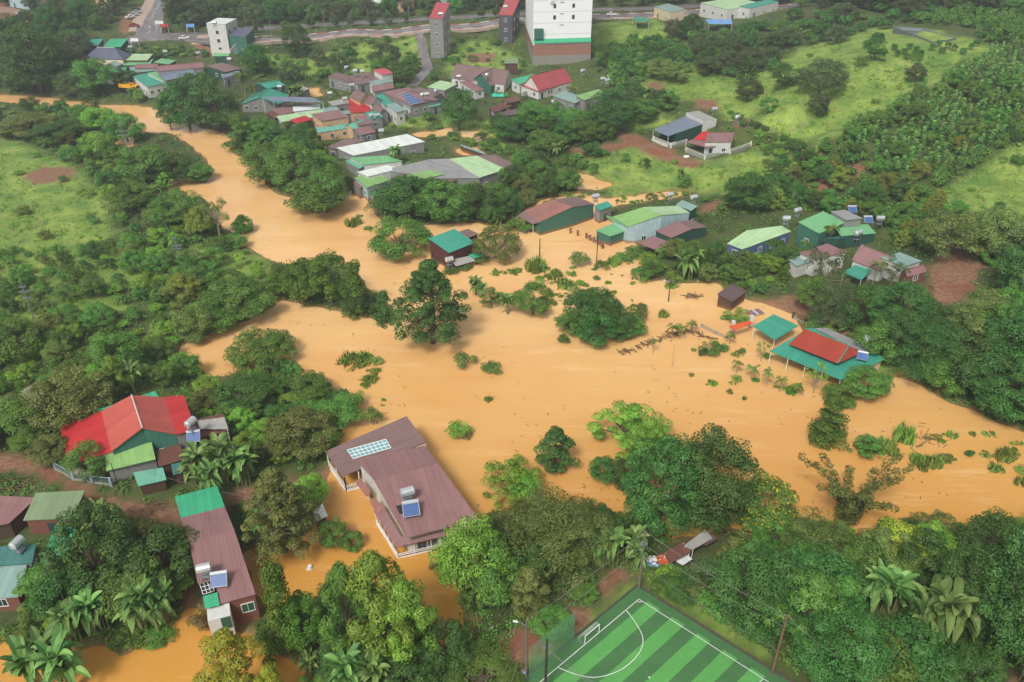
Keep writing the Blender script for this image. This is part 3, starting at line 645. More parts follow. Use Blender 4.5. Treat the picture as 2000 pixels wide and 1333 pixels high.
# ---- narrow tube house
pts = [(341,970.5,4.5),(424,949,4.5),(439,990,4.9),(353,1012,4.9),(458,1036,5.7),(370,1060,5.7),(499,1161,4.4),(428,1180,4.4),(420,1132,4.85),(386,1140,4.85),(400,1187,4.1)]
(H3, o3), b3 = hpx('narrow brick house with maroon metal roof and one bright green end panel', pts, [0, 5, 10, 7, 6, 4, 1], [([0, 3, 2, 1], 'emerald'), ([3, 5, 4, 2], 'maroon'), ([5, 9, 8, 7, 6, 4], 'maroon')], 'brick', base=.6, short='the narrow maroon and green roofed house', win=5, insd=.25, wz=-1.2, wins=False)
P3 = [AT(u, v, b3+h) for u, v, h in pts]
P3b = [AT(u, v, b3+h) for u, v, h in [(381,1163,3.7),(424,1157,3.7),(429,1182,3.4),(401,1189,3.4),(409,1226,0),(452,1210,0)]]
m_ = MB(); m_.slab([AT(396,1165,b3+4.9), AT(401,1189,b3+4.6), AT(429,1182,b3+4.6), AT(424,1157,b3+4.9)], .08); m_.build('roof', roofmat('emerald'), H3, o3)
A_, B_ = AT(403,1190,b3+4.4), AT(447,1178,b3+4.4); t = (B_-A_).normalized(); nn = Vector((t.y, -t.x, 0)); L = (B_-A_).length
m_ = MB(); m_.obox(A_+t*L/2-Vector((0, 0, 2.0))+nn*.6-Vector((0, 0, .4)), t*L/2, nn*1.0, (0, 0, 2.0)); m_.build('annex_wall', wallmat('white'), H3, o3)
fm = MB(); fm.obox(A_+t*L*.75+nn*1.62-Vector((0, 0, 1.5)), t*.55, nn*.04, (0, 0, 1.0)); fm.build('shutter', plain('green_shutter', (36, 92, 74), .6), H3, o3)
m_ = MB(); cB = P3[7].lerp(P3[6], .72)+Vector((0, 0, -1.9)); t3 = (P3[6]-P3[7]); t3.z = 0; t3.normalize(); n3_ = Vector((t3.y, -t3.x, 0)); cB -= n3_*.2
fm, pm_ = MB(), MB(); opening(fm, pm_, Vector((P3[7].x, P3[7].y, b3))-n3_*.22, t3, n3_, (P3[6]-P3[7]).length*.72, b3+1.6, 1.4, 1.4); wo_ = fm.build('window', whitep, H3, o3); pm_.build('pane', plain('green_shutter', (36, 92, 74), .6), wo_, o3)
pl3 = (P3[5], P3[4], P3[6])
g_ = [onplane(pl3, u, v, -.35) for u, v in ((389,1138),(412,1132),(418,1152),(396,1159))]
m_ = MB(); m_.slab(g_, .03); gr_ = m_.build('roof_hatch', plain('dark_opening', (40, 44, 40), .9), H3, o3)
m_ = MB()
for k in range(4):
    m_.tube([g_[0].lerp(g_[1], k/3)+Vector((0, 0, .06)), g_[3].lerp(g_[2], k/3)+Vector((0, 0, .06))], .04, 4); m_.tube([g_[0].lerp(g_[3], k/3)+Vector((0, 0, .06)), g_[1].lerp(g_[2], k/3)+Vector((0, 0, .06))], .04, 4)
m_.build('hatch_bar', whitep, gr_, o3)
# ---- bottom-left buildings
simple('brick hut with a wide faded olive metal roof beside the dirt track', [(70,963),(45,1017),(142,1012),(166,958)], [3.6,3.0,3.0,3.6], 'olive', 'brick', foot=(110, 1050), short='the olive-roofed brick hut')
simple('dark maroon roofed shed at the edge of the dirt track', [(-20,968),(-20,1030),(18,1022),(72,972)], [3.2,2.8,2.8,3.2], 'maroon', 'wood', foot=(20, 1045), name='shed', cat='shed', wins=False)
simple('low house with a dark green metal roof carrying a steel water tank', [(-30,1070),(-35,1108),(63,1100),(70,1062)], [4.0,3.4,3.4,4.0], 'darkteal', 'gray', foot=(10, 1180), short='the dark green roofed house with a tank')
simple('house with a weathered blue-green sheet roof half hidden by dark trees', [(-35,1107),(-40,1172),(36,1166),(53,1103)], [3.3,2.6,2.6,3.3], 'grayteal', 'brick', foot=(10, 1190))
simple('small emerald lean-to roof wedged behind the large dark tree', [(108,1027),(79,1099),(128,1098),(150,1030)], [3.3,2.6,2.6,3.3], 'emerald', 'brick', foot=(110, 1120), name='shed', cat='shed', wins=False)
# ---- houses in the flood
RH('dark plank house with teal metal roof standing in flood water', (837,473), (877,494), (926,473), 5.0, .9, 'shed2', 'teal', 'maroonplank', short='the teal-roofed plank house', base=-.6, win=1.9, door=False, frame=wallmat('maroonplank'))
simple('brown metal roofed rear wing behind the teal-roofed plank house', [(881,458),(908,467),(935,457),(914,447)], [4.6,4.6,4.8,4.8], 'brown', 'maroonplank', base=-.5, wins=False)
simple('tin lean-to roof in front of the teal-roofed plank house', [(880,508),(891,520),(927,510),(921,499)], [2.6,2.0,2.0,2.6], 'tin', 'maroonplank', base=-.5, name='shed', cat='shed', wins=False)
simple('small emerald awning roof beside the tin lean-to', [(915,498),(925,505),(945,499),(936,491)], [2.9,2.5,2.5,2.9], 'emerald', None, base=-.5, name='awning', cat='awning', posts=(0, 1, 2, 3))
pts = [(1054,434,4.2),(1119,404,6.0),(1161,399,4.6),(1126,384,4.6),(1078,390,6.0),(1023,413,4.2),(1010,422,3.2),(1040,438,3.2)]
hpx('long brown metal roofed barn with green sheet walls in the flood', pts, [0, 1, 2, 3, 4, 5], [([0, 1, 4, 5], 'rustbrown'), ([2, 3, 4, 1], 'brown'), ([7, 0, 5, 6], 'brown')], 'green', base=-.5, short='the brown-roofed green barn', ridge=[(1, 4)], name='barn', cat='barn', posts=(6, 7), wins=False, insd=.2)
RH('little teal roofed annex with a water tank at the end of the brown-roofed barn', (1160,406), (1171,412), (1190,399), 3.6, .5, 'shed2', 'teal', 'gray', base=0)
pts = [(1226,443,5.0),(1294,420,7.2),(1348,416,5.4),(1325,402,5.4),(1256,405,7.2),(1196,424,5.0),(1182,421,4.2),(1195,431,4.0),(1232,416,4.6),(1252,405,4.6)]
hpx('big light green roofed warehouse with pale blue metal walls in the flood', pts, [0, 1, 2, 3, 4, 5], [([0, 1, 4, 5], 'lime'), ([2, 3, 4, 1], 'palegreen'), ([7, 0, 5, 6], 'green')], 'lightblue', base=-.5, short='the light green roofed warehouse', name='warehouse', cat='warehouse', insd=.2, win=6, door=False)
simple('low green awning roof in front of the light green warehouse', [(1163,450),(1192,462),(1226,450),(1200,436)], [3.4,3.2,3.2,3.4], 'green', 'green', base=-.5, name='awning_shed', cat='shed', wins=False)
pts = [(1311,465,4.6),(1352,447,5.4),(1382,444,4.6),(1352,430,4.6),(1322,433,5.4),(1280,451,4.6),(1245,475,3.3),(1276,461,3.7),(1311,474,3.7),(1283,489,3.3)]
hpx('brown roofed house with dark green walls beside the light green warehouse', pts, [0, 1, 2, 3, 4, 5], [([0, 1, 4, 5], 'maroon'), ([2, 3, 4, 1], 'brown'), ([6, 9, 8, 7], 'maroon')], 'darkgreen', base=-.3, short='the brown-roofed dark green house', insd=.2)
RH('teal sheet roofed annex with a tank behind the light green warehouse', (1320,400), (1350,412), (1358,404), 5.0, .4, 'shed', 'grayteal', 'darkgreen', base=0)
pts = [(1421,473,3.6),(1459,450,4.8),(1527,441,4.4),(1540,452,3.6),(1450,488,3.2),(1421,480,3.0)]
hpx('long pale green roofed house with blue wall among the fruit trees', [(1420,476,3.2),(1450,487,3.2),(1545,452,3.6),(1527,441,4.2),(1459,450,4.6)], [0, 1, 2, 3, 4], [([0, 1, 2, 3, 4], 'palegreen')], 'blue', foot=(1470, 495), short='the pale green roofed house')
pts = [(1559,434,5.2),(1608,413,5.8),(1653,434,5.4),(1600,456,4.8)]
hpx('large light green roofed house with an orange patch below the hillside', pts, [0, 3, 2, 1], [([0, 3, 2, 1], 'green')], 'green', foot=(1600, 480), short='the large green roofed house', insd=.2)
RH('dark green walled block with flat green roof beside the large green house', (1608,470), (1645,460), (1706,451), 4.2, .5, 'shed2', 'darkteal', 'darkgreen', base=1.6, insd=.2)
RH('green roofed building with dark green walls under a steel water tank', (1627,445), (1643,461), (1706,451), 4.9, .3, 'shed2', 'green', 'darkgreen', base=1.6, insd=.2)
simple('grey roofed rear wing carrying a solar water heater', [(1622,413),(1652,430),(1686,427),(1650,410)], [5.4,5.2,5.2,5.4], 'gray', 'gray', foot=(1660, 470))
simple('small orange roof patch over the rear yard of the large green house', [(1634,437),(1650,439),(1660,432),(1646,430)], [5.8,5.8,5.8,5.8], 'orangetile', None, base=1.6, name='canopy', cat='canopy', posts=(0, 1, 2, 3))
simple('maroon roofed cottage hidden behind the bare pale tree', [(1561,494),(1592,508),(1655,492),(1615,476)], [4,4,4.4,4.4], 'maroon', 'white', foot=(1600, 520), short='the maroon cottage behind the bare tree')
simple('pale teal lean-to roof at the end of the maroon cottage', [(1540,507),(1556,520),(1585,511),(1565,499)], [3.2,3.0,3.0,3.2], 'grayteal', 'white', foot=(1565, 535), name='lean_to', cat='shed', wins=False)
Hc_ = RH('cottage with a dark maroon gabled roof and white walls above the muddy yard', (1663,508), (1722,531), (1741,512), 3.4, 2.6, 'gable', 'maroon', 'white', 0, short='the maroon gabled cottage', base=1.9)
pr_ = simple('teal roofed porch at the front of the maroon gabled cottage', [(1646,532),(1683,547),(1702,528),(1671,518)], [3.2,2.9,3.2,3.4], 'teal', None, base=1.8, name='porch', cat='porch', posts=(0, 1, 2, 3)); merge(pr_, Hc_[0])
simple('grey-teal roofed house behind the maroon gabled cottage', [(1720,503),(1765,521),(1801,510),(1758,493)], [3.8,3.8,3.8,4.2], 'grayteal', 'white', foot=(1760, 535), short='the grey-teal roofed house')
RH('small brick hut with a maroon roof next to the red soil mound', (1772,541), (1810,531), (1800,519), 2.4, .9, 'gable', 'maroon', 'brick', 0, short='the brick hut by the red soil mound', name='hut', cat='hut')
RH('half flooded hut with a sloping brown roof and dark plank wall', (1400,580), (1430,590), (1464,571), 3.0, .7, 'shed2', 'darkbrown', 'wood', base=-.6, name='hut', cat='hut', short='the half flooded brown hut', wins=False)
# teal and red tile villa
pts = [(1503,686,3.4),(1583,640,3.8),(1732,700,3.6),(1643,742,3.2), (1541,672,4.3),(1573,642,6.2),(1659,675,6.2),(1636,710,4.3),(1681,690,4.6),(1600,650,4.4), (1590,641,4.0),(1615,641,3.9),(1700,678,3.9),(1690,690,4.1)]
(H14, o14), b14 = hpx('villa with a red tiled hip roof over a wide teal metal apron roof', pts, None, [([0, 3, 2, 1], 'teal'), ([4, 7, 6, 5], 'redtile'), ([7, 8, 6], 'redtile'), ([8, 9, 5, 6], 'redtile'), ([10, 13, 12, 11], 'gray')], None, base=-.5, short='the red tiled villa', ridge=[(5, 6), (7, 6)])
P14 = [AT(u, v, b14+h) for u, v, h in pts]
W = [P14[0].lerp(P14[1], .35), P14[1], P14[2], P14[3].lerp(P14[2], .4)]; W = [inset(p, o14, .8)-Vector((0, 0, .25)) for p in W]
wallrun(H14, o14, W+[W[0]], b14-.5, wallmat('cream'))
m_ = MB()
for s in (0, .25, .5, .75, 1):
    p = inset(P14[0].lerp(P14[3], s), o14, .3); m_.tube([(p.x, p.y, b14-.5), (p.x, p.y, p.z-.1)], .07, 6)
m_.build('veranda_post', whitep, H14, o14)
fm, pm_ = MB(), MB(); a, d = W[0], W[3]; t = Vector((d.x-a.x, d.y-a.y, 0)); L = t.length; t.normalize(); nn = Vector((t.y, -t.x, 0)); nn = nn if nn.y < 0 else -nn
for s in (.2, .45, .7):
    fm, pm_ = MB(), MB(); opening(fm, pm_, Vector((a.x, a.y, b14)), t, nn, L*s, b14+.8, 1.3, 1.5); wo_ = fm.build('window', whitep, H14, o14); pm_.build('pane', glassd, wo_, o14)
simple('square teal metal carport roof on thin white posts by the villa', [(1471,637),(1513,664),(1559,636),(1511,614)], [3.2,3.0,3.2,3.4], 'teal', None, base=-.3, name='carport', cat='carport', posts=(0, 1, 2, 3), short='the teal carport')
pts = [(1424,637,3.0),(1433,645,2.7),(1471,632,2.7),(1464,626,3.0)]
(Hg, og), bg_ = hpx('small gateway with an orange tiled roof on square white pillars', pts, None, [([0, 1, 2, 3], 'orangetile')], None, base=-.2, name='gateway', cat='gate', short='the orange tiled gateway')
for u, v in ((1431,640),(1467,630)): m_ = MB(); p = AT(u, v, bg_+1.3); m_.box(p, .7, .7, 3.0); m_.build('pillar', wallmat('white'), Hg, og)
# ---- two modern houses below the hill
pts = [(1275,254,3.6),(1305,266,3.6),(1372,243,4.4),(1339,227,4.4)]
(Hb, ob), bb_ = hpx('modern house with a blue-grey metal porch roof and white parapet', pts, None, [([0, 1, 2, 3], 'bluegray')], None, foot=(1330, 285), short='the blue-grey roofed modern house', posts=(0, 1))
Pb = [AT(u, v, bb_+h) for u, v, h in pts]; q4 = [p-Vector((0, 0, .2)) for p in (Pb[0].lerp(Pb[3], .25), Pb[1].lerp(Pb[2], .25), Pb[2], Pb[3])]
wallrun(Hb, ob, q4+[q4[0]], bb_-.5, wallmat('darkgreen'))
m_ = MB(); a, d = Pb[3], Pb[2]; t = (d-a); t.z = 0; L = t.length; t.normalize(); nn = Vector((-t.y, t.x, 0)); nn = nn if nn.y > 0 else -nn
m_.obox((a+d)/2+nn*2.6-Vector((0, 0, 1.9)), t*(L/2+.1), nn*2.5, (0, 0, 2.9)); m_.build('rear_block', wallmat('white'), Hb, ob)
m_ = MB(); m_.slab([a+Vector((0, 0, 1.15))+nn*.3, d+Vector((0, 0, 1.15))+nn*.3, d+Vector((0, 0, 1.06))+nn*4.9, a+Vector((0, 0, 1.06))+nn*4.9], .1); m_.build('roof', roofmat('tin'), Hb, ob)
m_ = MB(); a, d = Pb[0], Pb[1]
for p0, p1 in ((Pb[0], Pb[1]), (Pb[1], Pb[1].lerp(Pb[2], .25))):
    t = p1-p0; t.z = 0; L = t.length; t.normalize(); m_.obox(Vector(((p0.x+p1.x)/2, (p0.y+p1.y)/2, bb_+.5)), t*L/2, Vector((-t.y, t.x, 0))*.1, (0, 0, .6))
m_.build('yard_wall', wallmat('white'), Hb, ob)
Hw_ = RH('single storey white house with maroon roof and red arched front gable', (1376,278), (1430,277), (1464,262), 4.2, .6, 'shed', 'maroon', 'white', short='the white house with a red arched gable', base=bb_-.1)
pr_ = simple('low maroon porch roof along the front of the white gabled house', [(1338,277),(1383,289),(1427,279),(1370,268)], [3.1,2.9,2.9,3.3], 'maroon', None, base=bb_-.1, name='porch', cat='porch', posts=(0, 1, 2)); merge(pr_, Hw_[0])
pts = [(1354,270,3.6),(1371,257,5.4),(1389,276,3.6),(1384,262,5.2)]
pr_ = hpx('red arched gable roof over the white house entrance', [(1354,272,3.4),(1371,258,5.0),(1390,275,3.4),(1384,256,5.0)], None, [([0, 2, 3, 1], 'red')], None, base=bb_-.1, name='gable_roof', cat='roof'); merge(pr_, Hw_[0])
# ---- long warehouses in the middle
G = dict
pts = [(657,289,4.2),(690,304,4.0),(830,276,4.4),(795,262,4.6),(741,266,5.0)]
hpx('long low warehouse with a white metal roof and small roof vents', [(657,289,4.4),(690,304,3.8),(830,277,4.4),(795,262,5.0)], [0, 1, 2, 3], [([0, 1, 2, 3], 'white')], 'gray', base=.8, short='the long white-roofed warehouse', name='warehouse', cat='warehouse', win=7)
simple('green roofed house between the white and the grey warehouse roofs', [(683,308),(711,322),(787,315),(755,304)], [4.2,3.8,3.8,4.2], 'green', 'white', base=.7)
simple('low dark green awning house beside the muddy inlet', [(674,315),(702,330),(712,324),(684,311)], [3.4,3.0,3.2,3.4], 'seafoam', 'gray', base=.7, name='shed', cat='shed', wins=False)
simple('long warehouse with a weathered grey metal roof and turbine vents', [(748,332),(846,349),(937,348),(832,313)], [4.4,4.2,4.2,4.8], 'gray', 'gray', base=.7, short='the long grey-roofed warehouse', name='warehouse', cat='warehouse')
simple('middle bay of grey metal roof with white vents between the grey and pale green roofs', [(833,312),(938,348),(940,347),(875,310)], [4.85,4.25,4.25,4.95], 'gray', 'gray', base=.7, name='warehouse_bay', cat='warehouse', wins=False)
simple('warehouse with a light green metal roof joined to the grey one', [(874,311),(937,347),(988,331),(932,304)], [4.9,4.3,4.3,4.9], 'palegreen', 'gray', base=.7, short='the pale green warehouse', name='warehouse', cat='warehouse')
simple('brown roofed end bay of the pale green warehouse', [(934,304),(986,330),(1009,322),(966,303)], [4.3,4.1,4.1,4.3], 'brown', 'gray', base=.7, name='shed', cat='shed', wins=False)
simple('lime green roof panel house in front of the grey warehouse', [(788,344),(818,352),(870,340),(838,332)], [4.7,4.5,4.6,4.7], 'lime', None, base=.7, name='roof_extension', cat='roof', posts=(0, 1, 2, 3))
simple('brown roofed shed between the grey warehouse and dark trees', [(846,348),(862,358),(893,352),(872,340)], [4.2,3.8,3.8,4.2], 'brown', 'wood', base=.7, name='shed', cat='shed', wins=False)
simple('small tin roofed lean-to at the corner of the grey warehouse', [(922,366),(934,376),(958,374),(944,362)], [3,2.8,2.8,3], 'tin', 'wood', base=.7, name='shed', cat='shed', wins=False)
simple('white roofed house between green and lime roofs at the inlet', [(697,336),(718,345),(787,328),(755,323)], [4.6,4.4,4.4,4.6], 'white', 'white', base=.7)
simple('house with pale lime roof and blue door facing the flood', [(692,347),(716,367),(760,352),(735,336)], [4.2,3.6,3.6,4.2], 'lime', 'lightblue', base=.3, short='the pale lime roofed house', win=3)
simple('small maroon side roof of the lime roofed house', [(683,352),(702,368),(713,364),(692,349)], [3.2,2.9,2.9,3.2], 'maroon', 'gray', base=.3, name='shed', cat='shed', wins=False)
simple('low green awning by the flood edge below the lime roofed house', [(722,377),(740,388),(768,376),(750,366)], [2.8,2.5,2.5,2.8], 'emerald', 'white', base=.2, name='awning', cat='awning', wins=False)
simple('dark brown roofed house behind the white warehouse', [(640,287),(655,292),(716,274),(676,270)], [3.6,3.2,3.4,3.8], 'brown', 'gray', base=.9, foot=(670, 300))
simple('row of crooked wooden animal pens standing in brown water', [(898,282),(905,287),(950,303),(944,297)], [2.2,2.0,2.0,2.2], 'grayteal', 'wood', base=-.2, name='animal_pen', cat='pen', short='the wooden animal pens', wins=False)
# ---- upper-left cluster
RH('house with a slate grey hip roof among tall trees', (163,115), (240,117), (247,106), 3.6, 3.4, 'hip', 'slate', 'cream', 0, short='the slate hip-roofed house')
RH('bright green roofed shed near the wet road junction', (201,92), (236,92), (234,79), 4, .6, 'shed', 'emerald', 'darkgreen', name='shed', cat='shed', short='the bright green shed by the junction')
RH('teal roofed shed beside the bright green shed', (158,90), (192,89), (198,79), 3.6, .6, 'shed', 'teal', 'darkgreen', name='shed', cat='shed')
RH('pale green roofed row house beside the slate hip roof', (242,118), (288,118), (292,108), 3.4, .5, 'shed', 'palegreen', 'wood')
RH('olive roofed row house in front of the pale green one', (240,128), (292,127), (296,118), 3.2, .5, 'shed', 'green', 'wood')
RH('grey-teal gabled house behind the tall bamboo', (203,128), (228,130), (246,122), 3.2, .9, 'gable', 'grayteal', 'gray', 1)
RH('green roofed house half hidden by bamboo', (205,147), (238,146), (246,134), 3.2, .5, 'shed', 'emerald', 'white')
RH('pale roofed house between the teal and olive roofs', (256,143), (306,138), (300,124), 3.2, .5, 'shed', 'grayteal', 'gray')
RH('pinkish maroon roofed house behind the teal house', (262,134), (306,133), (312,124), 3.6, .6, 'gable', 'maroon', 'gray', 0)
RH('teal roofed house with white veranda pillars by the yellow truck', (260,153), (287,170), (325,159), 3.8, .7, 'shed2', 'teal', 'white', short='the teal house by the yellow truck', win=2.6)
RH('light green roofed extension of the teal house', (288,147), (318,158), (360,148), 4.0, .7, 'shed2', 'green', 'white')
RH('long grey metal roofed house behind the large dark tree', (322,158), (384,146), (390,130), 3.8, .8, 'gable', 'bluegray', 'gray', 0, short='the long grey-roofed house')
RH('maroon roofed long house in the upper village', (306,140), (398,132), (402,121), 3.8, .8, 'gable', 'maroon', 'gray', 0)
RH('grey shed roof house beside the coconut palm', (436,153), (470,144), (480,137), 3.2, .5, 'shed', 'bluegray', 'gray')
RH('brown roofed house in front of the white three storey building', (402,133), (440,141), (480,136), 3.4, .8, 'shed2', 'brown', 'darkgreen')
RH('bright teal hall with dark green walls', (496,164), (521,173), (564,169), 3.8, .8, 'gable', 'teal', 'darkgreen', 1, short='the bright teal hall', wins=False)
RH('grey block gable house with white windows and teal roof', (470,204), (545,205), (566,186), 2.8, 2.4, 'gable', 'teal', 'gray', 1, short='the grey gable house', win=2.8)
r14 = simple('open steel frame canopy with translucent grey sheets', [(512,189),(532,198),(632,200),(608,190)], [6.2,6.2,6.2,6.2], 'bluegray', None, base=1.4, name='steel_canopy', cat='canopy', posts=(0, 1, 2, 3))
RH('dark maroon roofed house under the steel canopy', (528,217), (548,225), (630,208), 2.8, .5, 'shed2', 'maroon', 'brick')
RH('white roofed strip house beside the steel canopy', (573,218), (626,212), (630,205), 3.2, .4, 'shed', 'white', 'white')
RH('long pale green roofed house in the crowded village', (540,230), (549,239), (636,223), 3.0, .5, 'shed2', 'palegreen', 'gray')
RH('pale grey-teal roofed block in the crowded village', (628,214), (635,223), (665,219), 3.6, .4, 'shed2', 'grayteal', 'white')
RH('red roofed low house beside the beige walled house', (566,238), (580,242), (612,234), 3.0, .6, 'shed2', 'red', 'maroonplank')
RH('beige walled house with a maroon metal roof', (608,226), (628,237), (687,231), 4.0, .5, 'shed2', 'maroon', 'beige', short='the beige house with a maroon roof', win=4)
RH('house with a wide bright red roof in the crowded village', (680,198), (684,221), (723,217), 3.6, .6, 'shed2', 'red', 'beige', short='the wide bright red roof')
RH('beige two storey house with a brown gabled roof', (682,190), (703,200), (717,186), 5.0, 2.0, 'gable', 'brown', 'beige', 0, floors=2, win=2.2, short='the beige brown-gabled house')
RH('narrow brown gabled house next to the beige one', (706,199), (726,206), (733,191), 4.4, 1.8, 'gable', 'brown', 'white', 0, win=2.4)
RH('deep teal roofed house among brown gables', (732,190), (750,206), (768,203), 4.0, .6, 'shed2', 'teal', 'white')
RH('pale teal roofed house with white front in the crowded village', (754,208), (774,220), (788,213), 4.0, .5, 'shed2', 'grayteal', 'white', win=2)
RH('small teal roofed house behind the concrete terrace', (713,222), (720,233), (747,227), 3.6, .4, 'shed2', 'teal', 'gray')
RH('small brown gable porch house facing the grass', (726,212), (740,224), (756,218), 3.8, 1.4, 'gable', 'brown', 'gray', 0, win=2)
RH('low house with a long dark green roof and orange wall', (600,256), (608,262), (690,252), 3.0, .4, 'shed2', 'seafoam', 'beige', win=4)
RH('teal gabled house with brown front near the white warehouse', (672,246), (688,253), (712,240), 3.6, 1.0, 'gable', 'seafoam', 'beige', 1)
RH('maroon porch roofed house by the grass strip', (690,255), (706,264), (734,257), 3.0, .5, 'shed2', 'maroon', 'gray')
RH('brown roofed low house behind the twin tank stand', (690,240), (700,246), (735,241), 4.2, .4, 'shed2', 'brown', 'gray')
RH('large maroon roofed house carrying a row of solar panels', (746,184), (803,206), (859,196), 4.0, .6, 'shed2', 'maroon', 'gray', short='the solar panelled maroon roof', win=3)
RH('pale green roofed house with grey side wall', (834,170), (868,177), (889,166), 4.2, .5, 'shed', 'palegreen', 'gray', short='the pale green roofed grey house')
RH('large brown gabled house below the road embankment', (880,152), (985,166), (975,142), 3.2, 3.2, 'gable', 'brown', 'white', 0, short='the large brown gabled house')
RH('green gabled front wing of the large brown gabled house', (920,158), (959,169), (968,152), 3.0, 3.6, 'gable', 'brown', 'green', 1, wins=False)
RH('long dark maroon roof in front of the brown gabled house', (898,162), (928,179), (944,174), 2.8, .4, 'shed2', 'maroon', 'white')
RH('maroon roofed house at the foot of the grassy slope', (682,151), (698,166), (748,150), 3.0, .6, 'shed2', 'brown', 'gray')
RH('pink roofed white block beside the round tree', (729,139), (746,147), (765,141), 4.4, .4, 'shed2', 'pink', 'white')
RH('pale grey roofed house below the pink roof', (720,162), (732,167), (767,158), 3.4, .4, 'shed2', 'grayteal', 'white')
RH('small maroon roofed house with a grey gable wall', (725,171), (731,179), (767,167), 3.6, .5, 'shed2', 'maroon', 'gray')
simple('tumbledown shack with a dark brown sheet roof in the clearing', [(954,212),(968,219),(1001,207),(984,199)], [2.6,2.4,2.6,2.8], 'rust', 'wood', name='shack', cat='shack', foot=(980, 222), short='the tumbledown brown shacks')
simple('second tumbledown brown shack behind the first, nearer the fence', [(980,195),(992,202),(1018,196),(1008,189)], [2.8,2.6,2.6,2.8], 'rust', 'wood', name='shack', cat='shack', foot=(1000, 206))
simple('lowest tumbledown brown shack beside the dark trees', [(970,222),(985,228),(1020,221),(1006,213)], [2.4,2.2,2.2,2.4], 'darkbrown', 'wood', name='shack', cat='shack', foot=(995, 232))
RH('house with a red tiled gable roof below the white tower', (1020,168), (1052,177), (1118,160), 3.2, 4.2, 'gable', 'tilered', 'white', 1, short='the red tiled house below the tower')
RH('low red roofed front porch house of the red tiled gable', (1017,171), (1052,180), (1092,168), 2.8, .8, 'shed2', 'tilered', 'white')
RH('green roofed house beside the red tiled house', (998,159), (1014,165), (1046,150), 3.2, .6, 'shed2', 'emerald', 'white')
RH('grey-green carport house with a white car in front', (1079,187), (1122,202), (1143,194), 3.4, .5, 'shed', 'grayteal', 'gray', short='the grey-green carport house')
RH('lime green roofed house behind the carport house', (1124,190), (1142,196), (1177,180), 3.6, .5, 'shed2', 'lime', 'gray')
RH('dark wooden hut with mossy roof on the grassy slope', (985,124), (1012,124), (1012,117), 4.2, .5, 'shed', 'olive', 'wood', short='the dark wooden hut', name='hut', cat='hut', wins=False)
for lab, A, B, C, ze, rh, rf, wl in (('flat concrete terrace house behind the wide bright red roof', (640,200), (650,207), (684,200), 3.6, .2, 'tin', 'concrete'), ('maroon lean-to roof filling the lane beside the steel canopy', (520,222), (536,232), (560,226), 2.6, .4, 'rust', 'wood'), ('grey-green roof tucked behind the beige maroon-roofed house', (664,226), (686,222), (690,214), 3.2, .3, 'grayteal', 'gray'),
    ('white wall house with a pale roof at the lane corner', (786,206), (800,212), (812,206), 3.2, .4, 'grayteal', 'white'), ('brown roofed block behind the solar panelled roof', (800,180), (848,190), (862,182), 3.8, .5, 'brown', 'gray'), ('teal awning house below the solar panelled roof', (826,203), (838,210), (862,204), 2.8, .3, 'seafoam', 'gray'),
    ('low maroon roof between the twin tank stand and the red roof', (690,230), (706,238), (736,230), 3.2, .4, 'maroon', 'gray'), ('grey roofed shed behind the bright teal hall', (566,176), (590,180), (600,172), 3, .4, 'tin', 'gray'), ('long maroon row roof at the village entrance', (640,152), (684,162), (694,152), 3.2, .5, 'brown', 'gray'), ('green shed behind the pinkish maroon roof', (300,124), (330,126), (338,118), 3.2, .4, 'green', 'wood')):
    RH(lab, A, B, C, ze, rh, 'shed2', rf, wl)
# ---- far buildings
def block(label, A, B, C, hts, wall, roof, short=None, floors=0, rise=0, base=None, **kw):
    bz = base if base is not None else baseat(*B)
    a, b_, c, d = rect(A, B, C, bz); up = Vector((0, 0, hts)); ur = Vector((0, 0, hts+rise))
    P = [a+up, b_+up, c+ur, d+ur]
    return house(label, P, bz, [0, 1, 2, 3], [([0, 1, 2, 3], roof)], wall, short=short, floors=max(1, floors), wins=floors > 0, insd=.12, wz=-5, **kw)
Hx = block('white three storey house with terracotta shutters beside the road', (413,103), (450,105), (461,92), 11.5, 'white', 'white', 'the white three storey house', 3, name='tower_house', cat='house', win=4.5, frame=plain('shutter_red', (176, 112, 96)))
m_ = MB(); q_ = [Vector(c) for c in (AT(413,103,Hx[1].z+11.6), AT(450,105,Hx[1].z+11.6), AT(461,92,Hx[1].z+11.6))]
for a, d in zip(q_, q_[1:]): t = d-a; L = t.length; t.normalize(); m_.obox((a+d)/2+Vector((0, 0, .55)), t*L/2, Vector((-t.y, t.x, 0))*.1, (0, 0, .55))
m_.build('parapet', wallmat('white'), Hx[0], Hx[1])
block('dark green sheet clad house joined to the white three storey house', (453,106), (486,107), (490,94), 7.0, 'green', 'slate', 'the green clad house', 1, rise=1, win=3, door=False)
simple('small green awning shed at the foot of the white three storey house', [(416,103),(418,110),(447,110),(446,103)], [3.4,2.6,2.6,3.4], 'green', 'darkgreen', foot=(432, 113), name='shed', cat='shed', wins=False)
block('slim grey four storey tower house with a red roof', (842,113), (868,115), (874,103), 15.5, 'gray', 'tilered', 'the slim grey tower house', 4, rise=4.2, name='tower_house', cat='house', win=4, door=False, storey=3.9)
block('slim dark tower house with a red roof near the white tower', (974,84), (1001,86), (1004,72), 11.5, 'darkgray', 'tilered', 'the slim dark tower house', 3, rise=4.0, name='tower_house', cat='house', win=5, door=False, storey=3.9)
